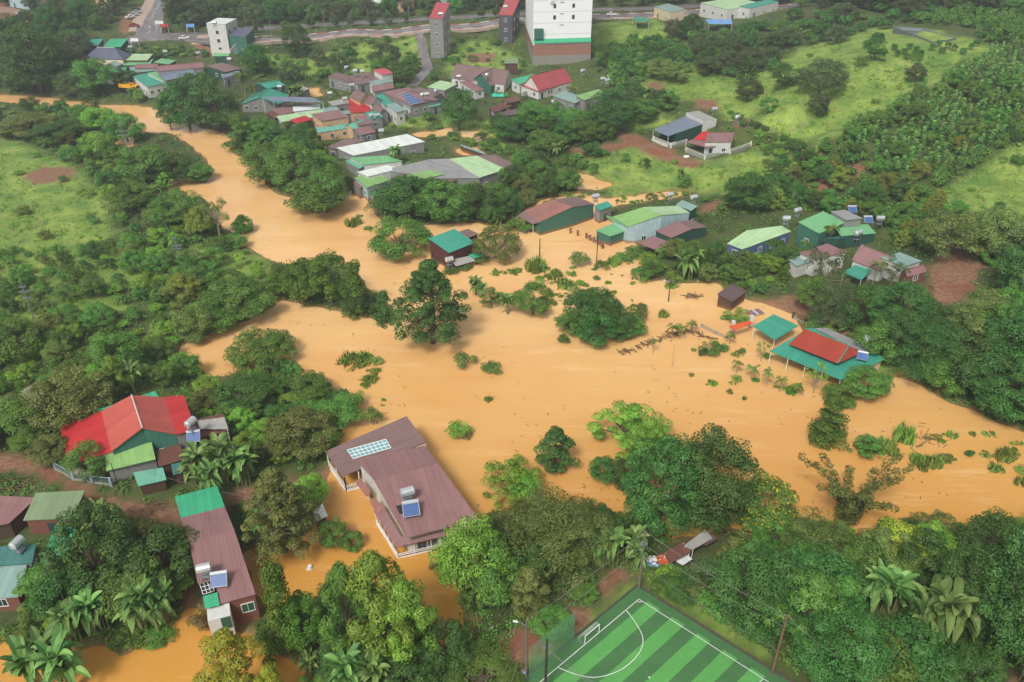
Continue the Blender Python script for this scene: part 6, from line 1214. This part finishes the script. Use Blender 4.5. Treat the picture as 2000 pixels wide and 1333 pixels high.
for u, v, w_, h_, hue in ((690,712,60,16,'weed'),(712,702,40,14,'weed'),(722,742,34,10,'weed'),(715,754,24,8,'weed'),(908,716,46,30,'olive'),(960,726,38,18,'mid'),(895,852,44,28,'bright'),(908,856,26,14,'olive'),(955,782,18,6,'weed'),(1388,690,44,24,'mid'),(1372,694,24,14,'dark'),(1412,686,22,14,'mid'),(1355,686,10,7,'weed'),(1390,748,14,8,'weed'),(1425,768,14,7,'weed'),(1453,780,10,7,'weed'),(1350,735,10,7,'weed'),(1440,745,12,5,'olive'),(1476,745,14,6,'dark'),(1540,770,12,8,'dark'),(1130,520,36,30,'olive'),(1175,526,30,18,'mid'),(1200,518,26,20,'weed'),(1250,548,40,26,'mid'),(1165,546,16,9,'mid'),(1040,530,34,28,'weed'),(1050,522,34,24,'weed'),(1000,534,18,9,'mid'),(1085,548,50,14,'weed'),(1110,560,40,12,'weed'),(1070,575,30,10,'weed'),(1130,575,30,10,'olive'),(1200,600,30,10,'olive'),(1255,622,40,26,'olive'),(1295,618,20,16,'weed'),(1100,672,24,18,'dark'),(1690,880,50,24,'weed'),(1715,872,36,22,'weed'),(1738,886,36,20,'weed'),(1760,860,40,36,'weed'),(1805,912,40,24,'weed'),(1825,906,36,20,'weed'),(1845,905,26,18,'olive'),(1785,905,20,24,'weed'),(1893,890,20,14,'olive'),(1960,896,36,22,'weed'),(1992,946,24,22,'weed'),(1450,690,12,14,'mid'),(1495,700,14,14,'mid'),(1530,690,10,12,'bright'),(1860,855,20,14,'weed'),(1900,850,14,8,'weed'),(685,442,24,20,'weed'),(700,438,14,22,'weed'),(1010,452,40,26,'mid'),(1035,456,30,18,'mid'),(905,524,40,14,'mid'),(935,516,40,18,'mid'),(880,534,30,12,'mid'),(1215,508,40,14,'mid'),(1240,500,40,18,'mid'),(1070,400,20,10,'weed'),(1380,396,20,18,'mid'),(975,390,40,20,'mid'),(380,394,22,14,'weed'),(390,1235,40,30,'dry'),(410,1200,40,30,'olive'),(640,1275,30,20,'dry'),(850,1110,26,6,'dry'),(60,1255,30,20,'mid'),(310,1252,60,16,'mid'),(250,1262,60,24,'mid'),(1310,560,26,10,'weed'),(1010,426,24,14,'mid'),(1003,448,14,22,'mid')):
    addp('weed' if hue == 'weed' else 'shrub', hue, u, v-h_, v, w_)
NMAN = len(PL)
# ---- scattered vegetation zones: (polygon, spacing m, [(kind,hue,weight,hmin,hmax,aspect)])
TH = [('round','mid',3,3,5.5,1.0),('round','dark',1.3,3.5,6,.95),('broad','mid',2,3,5,1.4),('feather','bright',1,3.5,5.5,.8),('round','olive',1.4,3,5.5,1),('vine','vine',1,3,5,.7),('shrub','mid',3,1.3,2.6,1.4),('shrub','bright',3,1.2,2.4,1.5),('round','bright',1.5,2.6,4.5,1.0)]
FM = [('round','mid',2,4,6.5,.95),('broad','dark',2,4,7,1.2),('round','dark',1.5,4,7,.9),('round','olive',1.3,4,6,1),('feather','mid',1,4,6.5,.8),('shrub','mid',2,1.5,3,1.4),('cone','mid',1,4,6,.7),('banana','banana',.5,2.5,3.5,1.1)]
ORC = [('round','dark',2,3,5,1),('round','mid',2,3,5,1),('cone','gold',1.2,4,6,.75),('round','gold',1,3.5,5.5,.85),('vine','pepper',2,3,4.6,.55),('shrub','mid',2,1.4,2.6,1.4),('broad','dark',.8,4,6,1.2),('feather','olive',.6,4,6,.8)]
FO = [('round','mid',2,6,10,.95),('broad','dark',3,7,12,1.2),('big','dark',1.5,10,14,.85),('round','olive',1.3,6,9,1),('bamboo','gray',1,7,10,.9),('feather','mid',1,6,10,.8),('shrub','mid',1.4,1.5,3,1.4)]
BR = [('broad','mid',3,5,9,1.2),('round','dark',3,5,9,1),('feather','mid',2,5,8,.9),('round','bright',1,4,7,1),('vine','vine',1,5,7,.7),('round','olive',1,4,8,.9),('shrub','bright',2,1.5,3,1.4),('bamboo','bamboo',.7,5,8,.9)]
BIGR = [('broad','dark',3,6,9,1.15),('round','mid',3,6,10,.95),('feather','mid',2,7,11,.8),('round','dark',2,6,9,.9),('round','bright',.7,5,8,1),('big','dark',1,9,13,.8),('round','olive',1,5,8,.95),('shrub','bright',1,1.5,3,1.4),('banana','banana',1.2,3,4.5,1.1),('bamboo','bamboo',.6,7,9,.9)]
TOWN = [('round','dark',2,7,11,.95),('round','gray',2,7,11,.9),('broad','gray',2,7,11,1.2),('big','dark',1,11,15,.8),('round','mid',2,5,9,1.0),('cone','gray',1,7,11,.6),('sparse','gray',.5,7,11,.9)]
SH = [('shrub','mid',3,1.5,3,1.4),('shrub','bright',2,1.2,2.6,1.5),('round','dark',.5,3,5,1.1),('shrub','olive',1,1.3,2.5,1.4),('shrub','dark',2,1.5,3,1.4)]
STR = [('round','gray',1,4.5,6.5,.85),('round','mid',.6,4.5,6.5,.85),('sparse','gold',.4,5,7,.9)]
HILL = [('round','gray',2,4,7,1.1),('broad','gray',2,5,8,1.2),('round','mid',1,4,6,1.0),('sparse','gray',.7,5,7,.9),('shrub','mid',2,1.5,3,1.4)]
COF = [('cone','pepper',3,3,4.6,.8),('round','gold',.5,4,6,.9),('shrub','dark',2,1.6,3,1.3),('vine','pepper',2,3.5,5.5,.5),('round','mid',1,4,6,.9)]
Z_ = [([(-60,205),(60,212),(200,222),(250,285),(240,300),(330,370),(400,420),(440,470),(520,515),(545,590),(500,615),(430,632),(370,662),(345,690),(250,690),(0,700),(-80,700),(-80,560),(60,560),(220,560),(250,480),(220,400),(150,330),(60,275),(-60,258)], 5.9, TH, 'the river island pole'),
 ([(-80,690),(250,690),(350,700),(400,745),(440,790),(540,815),(640,830),(640,880),(520,930),(400,830),(350,760),(250,745),(180,770),(110,840),(60,885),(-80,880)], 5.6, TH, ''),
 ([(60,1190),(80,1100),(250,1060),(350,1120),(375,1180),(330,1235),(240,1270),(160,1250),(100,1240),(70,1225)], 5.0, BR, ''),([(430,985),(500,985),(560,1000),(540,1040),(500,1065),(440,1040)], 3.0, SH, ''),
 ([(480,1210),(600,1210),(660,1190),(740,1220),(840,1300),(900,1290),(900,1400),(450,1400),(470,1260)], 5.0, FM, ''),([(900,1110),(960,1040),(1240,1020),(1215,1070),(1090,1120),(980,1180),(920,1210)], 5.5, FM, ''),
 ([(1500,1045),(1580,1030),(1660,1055),(1800,1038),(2060,1040),(2060,1090),(1660,1100),(1500,1080)], 4.4, TH, ''),([(1410,1085),(1420,1060),(1500,1075),(1580,1080),(1660,1095),(1800,1100),(2060,1105),(2060,1290),(1960,1330),(1920,1400),(1560,1400),(1500,1250),(1330,1130)], 6.6, BIGR, ''),
 ([(1570,600),(1640,640),(1720,630),(1800,650),(1900,625),(1970,570),(2080,530),(2080,880),(2000,840),(1900,795),(1800,752),(1760,735),(1700,700),(1740,690),(1660,640)], 5.6, FO, ''),
 ([(1400,490),(1480,505),(1530,520),(1560,545),(1540,560),(1480,575),(1410,556),(1260,540),(1260,510),(1330,490)], 4.6, TH, ''),([(1430,400),(1560,405),(1660,398),(1720,430),(1800,450),(1820,490),(1770,490),(1720,440),(1660,405),(1560,412)], 4.5, ORC, ''),
 ([(1520,330),(1600,300),(1700,330),(1840,420),(2060,470),(2060,540),(1930,520),(1820,490),(1720,430),(1560,410),(1400,420),(1420,390),(1500,360)], 5.2, ORC, ''),
 ([(1410,215),(1500,256),(1600,300),(1560,330),(1500,310),(1470,270)], 3.6, SH, ''),([(1590,300),(1660,265),(1780,195),(1900,160),(2060,150),(2060,260),(1940,300),(1830,370),(1700,330)], 3.1, COF, ''),
 ([(690,395),(760,385),(960,400),(1010,430),(900,440),(800,445),(740,430)], 4.6, FM, ''),([(965,338),(1100,304),(1160,340),(1110,388),(1000,420),(960,390)], 4.8, FM, ''),([(930,252),(1010,238),(1120,232),(1200,250),(1180,280),(1100,290),(1000,280),(960,268)], 5.0, FM, ''),
 ([(470,280),(560,260),(640,300),(650,350),(690,380),(660,400),(620,425),(570,380),(530,365)], 5.0, BR, ''),([(1190,150),(1280,195),(1340,208),(1300,225),(1220,215),(1190,190)], 5.0, FM, ''),
 ([(1160,118),(1200,90),(1290,80),(1420,125),(1340,145),(1250,165),(1170,140)], 5.2, FM, ''),([(1300,70),(1400,60),(1540,90),(1500,135),(1420,165),(1340,135),(1290,110)], 6.5, HILL, ''),([(1330,80),(1400,72),(1500,60),(1700,48),(1740,56),(1560,95),(1540,98),(1400,88)], 6, FM, ''),
 ([(1400,150),(1560,100),(1700,70),(1850,80),(1780,180),(1640,260),(1520,240),(1420,200)], 17, HILL, ''),([(480,110),(820,72),(830,130),(760,150),(640,150),(480,150)], 7, SH+[('round','dark',.8,4,6,1)], ''),([(870,78),(960,84),(1040,130),(960,160),(870,142)], 6.5, SH, ''),
 ([(0,100),(90,60),(150,78),(165,108),(150,125),(160,190),(-60,185),(-60,100)], 7.5, TOWN, ''),([(165,98),(250,96),(400,94),(410,112),(300,116),(260,108),(165,108)], 4.0, SH, ''),([(250,160),(330,172),(400,160),(330,200),(260,200)], 5, FM, ''),([(340,-30),(660,-30),(800,-30),(1020,-30),(1020,20),(870,30),(640,42),(420,54),(350,60),(335,20)], 7.5, TOWN, 'park'),([(-60,-30),(268,-30),(240,15),(215,66),(160,72),(100,60),(50,38),(-60,8)], 8, TOWN, 'park'),([(1160,-30),(2060,-40),(2060,20),(1800,30),(1500,12),(1400,8),(1160,18)], 8, TOWN, 'park'),
 ([(410,70),(480,68),(620,58),(740,50),(860,42),(1000,33),(1000,27),(860,35),(740,43),(620,50),(420,60)], 6.5, STR, 'street'),([(490,112),(680,110),(700,130),(830,142),(790,165),(690,140),(600,165),(500,150)], 6, TOWN[:5]+SH, ''),
 ([(700,225),(900,225),(960,250),(900,290),(800,262),(720,262)], 7, SH, ''),([(1000,290),(1230,300),(1330,320),(1200,335),(1100,330)], 8, SH, ''),([(1180,390),(1400,395),(1420,380),(1540,350),(1520,310),(1400,370)], 9, SH, ''),([(1560,640),(1720,600),(1760,660),(1700,720),(1620,660)], 3.6, SH, ''),([(1260,1115),(1340,1120),(1520,1240),(1490,1262)], 4.0, SH, ''),([(560,700),(640,745),(690,800),(560,820),(440,760)], 3.4, SH, ''),
 ([(180,1000),(300,1020),(340,1060),(240,1080),(160,1040)], 4.5, SH, ''),([(560,170),(640,150),(880,150),(890,225),(700,260),(560,240)], 9, [('round','mid',2,2.5,4.5,.9),('round','dark',2,3,5,.9),('shrub','mid',2,1.2,2.2,1.3),('banana','banana',1,2.5,3.5,1.1),('vine','mid',1,2.5,4,.6)], ''),([(-60,500),(120,485),(225,475),(235,560),(60,565),(-60,560)], 5.5, SH, ''),([(-60,280),(60,290),(210,400),(220,470),(120,485),(-60,520)], 13, SH, ''),([(1840,380),(1940,310),(2060,280),(2060,460),(1900,440)], 14, SH, ''),([(760,440),(960,385),(1000,440),(880,440)], 4.5, FM, ''),([(1780,45),(1850,25),(2080,10),(2080,70),(1960,92),(1860,66)], 4.0, COF, ''),([(1520,40),(1700,24),(1850,20),(1780,45),(1700,40),(1560,60)], 6, HILL, ''),([(870,275),(900,262),(1000,290),(1000,305),(960,300)], 5, SH, '')]
Z_ += [([(2080,480),(2560,480),(2560,985),(2300,940),(2080,870)], 6, FO, ''),([(2060,1060),(2560,1085),(2560,1400),(2060,1400)], 6.5, BIGR, ''),([(2080,-20),(2560,-20),(2560,480),(2080,480)], 7, FO, ''),([(-540,-20),(-60,0),(-60,185),(-540,180)], 9, TOWN, ''),([(-540,205),(-80,215),(-80,1180),(-540,1180)], 6.5, TH, '')]
g = np.random.default_rng(11)
FPoly = [(np.array(p), mg) for p, mg in FOOT]; RDa = np.array(RD)
def blocked(x, y, mg=.4):
    out = np.zeros(len(x), bool)
    for p, m2 in FPoly:
        c = p.mean(0); r = np.hypot(*(p-c).T).max()+m2+mg+2; mm = np.hypot(x-c[0], y-c[1]) < r
        if mm.any():
            order = np.argsort(np.arctan2(p[:, 1]-c[1], p[:, 0]-c[0])); out[mm] |= poly_sdf(p[order], x[mm], y[mm]) < m2+mg
    for i in range(0, len(RDa), 400):
        q_ = RDa[i:i+400]; out |= (np.hypot(x[:, None]-q_[None, :, 0], y[:, None]-q_[None, :, 1]) < q_[None, :, 2]+mg).any(1)
    return out
MAN = np.array([[p[2], p[3], p[6]*.36] for p in PL]+[[p[2]*(1-q_/p[3]), p[3]-q_, 3.0] for p in PL if p[0] in ('banana', 'fern') for q_ in (2.5, 6.0)])
for poly, sp_, mix, zt in Z_:
    pu = np.array(poly, float); lo, hi = pu.min(0), pu.max(0); area = (hi-lo).prod(); n = int(min(4200, max(250, area/22)))
    U = g.uniform(lo[0], hi[0], n); Vv = g.uniform(lo[1], hi[1], n); ok = poly_sdf(pu, U, Vv) < 0; P = GPa(U[ok], Vv[ok]); x, y = P[:, 0], P[:, 1]
    ok = (bil(wd, x, y) > .5) & (y < 640) & ~blocked(x, y, .9); P = P[ok]
    ok = (np.hypot(P[:, None, 0]-MAN[None, :, 0], P[:, None, 1]-MAN[None, :, 1]) > np.maximum(MAN[None, :, 2], sp_*.42)).all(1); P = P[ok]
    got = np.zeros((0, 3)); wts = np.array([m[2] for m in mix]); wts = wts/wts.sum(); new = []
    for p in P:
        k, hue, _w, h0, h1, asp = mix[g.choice(len(mix), p=wts)]; h = g.uniform(h0, h1); w_ = h*asp*g.uniform(.85, 1.2); s = min(sp_, max(sp_*.6, w_*.62)) if sp_ < 6 else sp_*g.uniform(.8, 1.2)
        if len(got) and (np.hypot(got[:, 0]-p[0], got[:, 1]-p[1]) < (s+got[:, 2])/2).any(): continue
        got = np.vstack([got, [p[0], p[1], s]]); PL.append([k, hue, p[0], p[1], hgt(p[0], p[1]), h, w_, zt])
    if len(got): MAN = np.vstack([MAN, np.c_[got[:, :2], got[:, 2]*.4]])
# drowned weeds standing out of the water
for pu, n in (([(1040,515),(1120,520),(1260,545),(1262,640),(1210,620),(1130,600),(1050,600)], 46), ([(1665,850),(1860,850),(1870,920),(1780,915),(1680,880)], 13), ([(890,500),(1040,515),(1040,600),(940,590)], 14), ([(1380,640),(1500,690),(1590,770),(1450,790),(1340,740)], 14), ([(1170,500),(1260,490),(1260,520),(1180,530)], 10), ([(1880,820),(2000,860),(2000,1000),(1900,900)], 9), ([(700,420),(760,470),(700,470)], 6), ([(640,680),(760,700),(760,800),(690,800)], 9), ([(1180,386),(1330,376),(1340,384),(1200,402)], 22), ([(1060,394),(1130,380),(1140,390),(1060,402)], 10)):
    pu = np.array(pu, float); lo, hi = pu.min(0), pu.max(0); k = 0
    while k < n:
        u, v = g.uniform(lo[0], hi[0]), g.uniform(lo[1], hi[1])
        if poly_sdf(pu, np.array([u]), np.array([v]))[0] > 0: continue
        k += 1; p = AT(u, v, 0); w_ = g.uniform(.6, 2.6)
        if blocked(np.array([p.x]), np.array([p.y]), .3)[0]: continue
        PL.append([('weed', 'weed', 'shrub')[g.integers(3)], ('weed', 'bright', 'weed')[g.integers(3)], p.x, p.y, -.1, g.uniform(.35, .9)*max(.8, w_*.5), w_, None])
# pepper plantation in rows
pz_ = np.array([(1700,330),(1640,268),(1760,200),(1880,130),(1960,95),(2080,60),(2080,200),(1980,250),(1900,310),(1850,360),(1760,350)], float)
ctr = GP(1840, 230); ax_ = Vector((.82, .57, 0)); ay_ = Vector((-.57, .82, 0)); cand = np.array([list(ctr+ax_*(i*3.3)+ay_*(j*2.9)) for i in range(-40, 41) for j in range(-40, 41)]); cand[:, :2] += g.normal(0, .35, (len(cand), 2)); cand[:, 2] = bil(H, cand[:, 0], cand[:, 1])
pu_, pv_, _z = PX(cand.T); ok = (poly_sdf(pz_, pu_, pv_) < 0); cand = cand[ok]
pz2 = np.array([(1760,45),(1800,25),(1900,40),(2080,60),(2080,20),(1800,10)], float)
ok = ~((np.hypot(cand[:, None, 0]-MAN[None, :NMAN, 0], cand[:, None, 1]-MAN[None, :NMAN, 1]) < 2).any(1)); cand = cand[ok]
PL[:] = [p for i, p in enumerate(PL) if i < NMAN or p[0] in ('round', 'vine') or (np.hypot(cand[:, 0]-p[2], cand[:, 1]-p[3]) > 2.2).all()]
cand = cand[wob(cand[:, 0], cand[:, 1], 18) > -.75]
for p in cand: PL.append(['pepper', 'pepper' if g.random() < .8 else 'mid', p[0], p[1], p[2], g.uniform(2.4, 5.4), g.uniform(1.5, 2.1), None])
for u, v in ((1832,92),(1850,96),(1862,100),(1880,108),(1895,98),(1838,106),(1820,100),(1765,108),(1775,98),(1788,104),(1752,112),(1798,112),(1770,118),(1745,100),(1905,92)): p = GP(u, v); PL.append(['cone', 'dark', p.x, p.y, p.z, 3.2, 2.2, None])

# ------------------------------------------------------------------ plants: building the objects
ONES = 'first second third fourth fifth sixth seventh eighth ninth tenth eleventh twelfth thirteenth fourteenth fifteenth sixteenth seventeenth eighteenth nineteenth'.split(); TENS = 'twenty thirty forty fifty sixty seventy eighty ninety'.split()
def ordw(i):
    if i < 19: return ONES[i]
    n = i+1
    if n >= 100: return 'hundred and '+(ordw(n-101) if n > 100 else '')
    return TENS[n//10-2][:-1]+'ieth' if n % 10 == 0 else TENS[n//10-2]+'-'+ONES[n % 10-1]
NAME = dict(shrub='shrub', weed='weed_clump', banana='banana_plant', coconut='coconut_palm', areca='young_palm', fern='low_palm', pepper='pepper_vine_post', bamboo='bamboo_clump', plume='arching_bamboo')
cnt = {}
rows = []; STUFF = []
for p in PL:
    u, v, Zd = PX((p[2], p[3], p[4]+p[5]*.5)); s = F/Zd*max(p[5], p[6])
    if u < -560 or u > 2560 or v > 1500: continue
    if u < -120 or u > 2120: STUFF.append(p); continue
    inside = -20 < u < 2020 and -20 < v < 1360
    rows.append((0 if inside else 1, -s, p))
rows.sort(key=lambda r_: (r_[0], r_[1]))
LMa = np.array([(x, y) for _, x, y in LM]); near = {}
keep = []
for out_, s, p in rows:
    nm = NAME.get(p[0], 'broadleaf_tree')
    if nm == 'broadleaf_tree': nm = 'park_tree' if p[7] == 'park' else 'street_tree' if p[7] == 'street' else 'garden_tree' if -s < 52 else nm
    if out_ and nm in ('shrub', 'weed_clump', 'pepper_vine_post'): STUFF.append(p); continue
    cnt[nm] = cnt.get(nm, 0)+1
    if cnt[nm] > 298: STUFF.append(p); continue
    keep.append((nm, p))
for q_ in keep:
    nm, p = q_; d = np.hypot(LMa[:, 0]-p[2], LMa[:, 1]-p[3]); i = int(d.argmin()); near.setdefault((nm, i), []).append((d[i], q_))
LABEL = {}
for (nm, i), lst in near.items():
    lst.sort(key=lambda e: e[0]); cls = nm.replace('_', ' ')
    if nm == 'broadleaf_tree': cls = 'tree'
    if nm == 'garden_tree': cls = 'small tree'
    for k, (_, (n2_, p)) in enumerate(lst):
        big = 'tall ' if p[5] > 9 else 'low ' if p[5] < 3 and p[0] != 'shrub' else ''; desc = (big+ADJ.get(p[1], '')+' '+NOUN[p[0]]).split(); o_ = ordw(k)
        if desc[0] == cls.split()[0]: desc = ['leafy']+desc
        
        lab_ = lambda: ' '.join(desc)+f', {o_} {cls} out from {LM[i][0]}'
        while len(lab_().replace('-', ' ').split()) > 16 and len(desc) > 1: desc = desc[1:]
        if len(lab_().replace('-', ' ').split()) > 16: cls = cls.split()[-1]
        LABEL[id(p)] = lab_()
GRP = dict(weed_clump='weed clumps standing in the flood', park_tree='trees beyond the boulevard', street_tree='trees along the boulevard', broadleaf_tree='broadleaf trees in the flooded valley', garden_tree='smaller broadleaf trees among houses and slopes', shrub='shrubs and weeds on banks and in the water', banana_plant='banana plants', coconut_palm='palms', young_palm='young palms in the flood', low_palm='palms', pepper_vine_post='pepper vine posts in the hillside plantation', bamboo_clump='bamboo clumps', arching_bamboo='bamboo clumps')
for n_i, (nm, p) in enumerate(keep):
    kind, hue, x, y, z, h, w_, lab = p
    if kind in ('banana', 'coconut', 'areca', 'fern'): me, tm, mh, mw_ = proto_frond(kind, n_i % 2)
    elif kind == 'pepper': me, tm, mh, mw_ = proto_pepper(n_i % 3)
    else: me, tm, mh, mw_ = proto(kind, n_i % (4 if kind in ('round', 'broad', 'shrub') else 3))
    r_ = empty(nm, (x, y, z), LABEL[id(p)], nm.replace('_', ' ').replace('broadleaf tree', 'tree').replace('garden tree', 'tree').replace('park tree', 'tree').replace('street tree', 'tree'), GRP[nm]); r_.scale = (w_/mw_, w_/mw_, min(h/mh, 1.25*w_/mw_) if kind == 'fern' else h/mh); r_.rotation_euler = (0, 0, random.uniform(0, 6.283))
    c = bpy.data.objects.new('crown' if kind not in ('banana', 'coconut', 'areca', 'fern') else 'fronds', me); SC.collection.objects.link(c); c.parent = r_
    if kind not in ('banana', 'coconut', 'areca', 'fern', 'pepper'): c.material_slots[0].link = 'OBJECT'; c.material_slots[0].material = leafmat(hue if hue in LEAFC else 'mid')
    if hue == 'blossomed':
        c.material_slots[0].material = leafmat('mid'); co_ = np.zeros(len(me.vertices)*3); me.vertices.foreach_get('co', co_); V4 = co_.reshape(-1, 4, 3)[np.random.default_rng(4).random(len(me.vertices)//4) < .05]; d4 = V4.mean(1, keepdims=True)-np.array([0, 0, 5.2]); V4 = V4+nrm(d4)*.25+np.array([0, 0, .1])
        bm_ = bpy.data.objects.new('blossom', qmesh('blossom', V4, np.full(len(V4), .6), None, leafmat('blossom'))); SC.collection.objects.link(bm_); bm_.parent = r_
    px_ = F/PX((x, y, z))[2]*max(h, w_)
    if kind != 'weed' and px_ > 26 or kind in ('coconut', 'areca', 'sparse'):
        t_ = bpy.data.objects.new('trunk' if kind != 'pepper' else 'post', tm); SC.collection.objects.link(t_); t_.parent = r_
# rest of the plants as one distant mass
def massmesh(name, lst, hue, per, label):
    Vs, Ts, Ns = [], [], []; base = {}
    for k in range(3):
        gg = np.random.default_rng(k+40); C = nrm(gg.normal(size=(14, 3)))*gg.uniform(.25, .42, (14, 1)); C[:, 2] = np.abs(C[:, 2])*1.1+.25; base[k] = leafquads(C, np.full(14, .2), per, .13, k)
    for i, p in enumerate(lst):
        V, t, Nn = base[i % 3]; a = random.uniform(0, 6.28); ca, sa = math.cos(a), math.sin(a); Rm = np.array([[ca, -sa, 0], [sa, ca, 0], [0, 0, 1]]); Vs.append((V@Rm.T)*np.array([p[6], p[6], p[5]])+np.array([p[2], p[3], p[4]])); Ns.append(Nn@Rm.T); Ts.append(np.clip(t*.6+random.random()*.4, 0, 1))
    if not Vs: return
    o = bpy.data.objects.new(name, qmesh(name, np.concatenate(Vs), np.concatenate(Ts), np.concatenate(Ns), leafmat(hue))); SC.collection.objects.link(o); tag(o, label, 'vegetation', kind='stuff')
for hs_, nm, hue, lab in ((('dark', 'gray', 'olive'), 'woodland', 'dark', 'darker trees and bushes merging into far woodland'), (('mid', 'vine', 'pepper', 'bamboo', 'gold', 'dry'), 'scrub_vegetation', 'mid', 'green bushes and vines merging into scrub'), (('bright', 'weed', 'yellow', 'grass', 'banana', 'palm'), 'bright_scrub_vegetation', 'bright', 'bright green bushes merging into scrub')):
    massmesh(nm, [p for p in STUFF if p[1] in hs_], hue, 40, lab)



# small drifting leaves and twigs
gg = np.random.default_rng(77); U, Vv = gg.uniform(350, 2000, 1500), gg.uniform(470, 1330, 1500); P = GPa(U, Vv); P = P[(bil(wd, P[:, 0], P[:, 1]) < -1.0)]
P = P[wob(P[:, 0], P[:, 1], 22) > .15][:260]; V, t, Nn = leafquads(np.c_[P[:, :2], np.full(len(P), .03)], np.full(len(P), .35), 4, .42, 78, up=3, lowcut=0, squash=.1, aspect=.22, drop=0)
o = bpy.data.objects.new('floating_debris', qmesh('floating_debris', V, t, Nn, leafmat('dry'))); SC.collection.objects.link(o); tag(o, 'small twigs and leaves drifting on the flood water', 'debris', kind='stuff')
# ---- undergrowth and grass
def carpet(name, n, hue, label, test, rad, hsc, leaves, asp, seed, up=.6, size=.5):
    gg = np.random.default_rng(seed); U = gg.uniform(-420, 2420, n); Vv = 1440-1500*gg.random(n)**.93; P = GPa(U, Vv); x, y = P[:, 0], P[:, 1]
    ok = test(x, y) & (y < 620); P = P[ok]; P = P[~blocked(P[:, 0], P[:, 1], .1)]; Zd = PX(P.T)[2]; r = rad*(.55+Zd/260)*gg.uniform(.6, 1.5, len(P))
    V, t, Nn = leafquads(np.c_[P[:, :2], P[:, 2]+r*.25*hsc], r, leaves, 1.0, seed, up=up, lowcut=0, inner=.2, aspect=asp, squash=hsc)
    cen = V.mean(1, keepdims=True); V = cen+(V-cen)*(np.repeat(r, leaves)*size)[:, None, None]
    o = bpy.data.objects.new(name, qmesh(name, V, t, Nn, leafmat(hue))); SC.collection.objects.link(o); tag(o, label, 'vegetation', kind='stuff')
def mk(A): return lambda x, y: bil(A, x, y)
def msk(polys):
    out = np.full(X.shape, 99.0)
    for p in polys:
        w2 = polyw(p); lo = w2.min(0)-8; hi = w2.max(0)+8; mm = (X > lo[0]) & (X < hi[0]) & (Y > lo[1]) & (Y < hi[1])
        if mm.any(): out[mm] = np.minimum(out[mm], poly_sdf(w2, X[mm], Y[mm]))
    return out
gD, sD = msk(GRASS), msk(SOIL)
land = lambda x, y: (bil(wd, x, y) > .3) & (bil(sD, x, y) > .4+wob(x, y, 4)*.5)
carpet('undergrowth', 38000, 'mid', 'leafy green undergrowth covering the banks and slopes', lambda x, y: land(x, y) & ((bil(gD, x, y) > wob(x, y, 7)*1.5) | (wob(x, y, 10) > .55)), .62, .75, 12, .55, 5)
carpet('dark_undergrowth', 9000, 'dark', 'darker leafy undergrowth patches on the banks', lambda x, y: land(x, y) & (bil(gD, x, y) > 1) & (wob(x, y, 15) > .1), .8, .8, 12, .55, 6)
carpet('grass', 30000, 'grass', 'light yellow green grass on the open fields', lambda x, y: land(x, y) & (bil(gD, x, y) < wob(x, y, 6)*1.2), .5, .5, 9, .22, 7, up=.1, size=.8)
carpet('weed_vegetation', 12000, 'weed', 'light green weeds along the field edges and shores', lambda x, y: land(x, y) & ((bil(gD, x, y) < 4) | (bil(wd, x, y) < 2.5) | ((wob(x, y, 19) > .25) & (x < -40) & (y < 190))), .55, .8, 9, .35, 8, up=.2, size=.7)
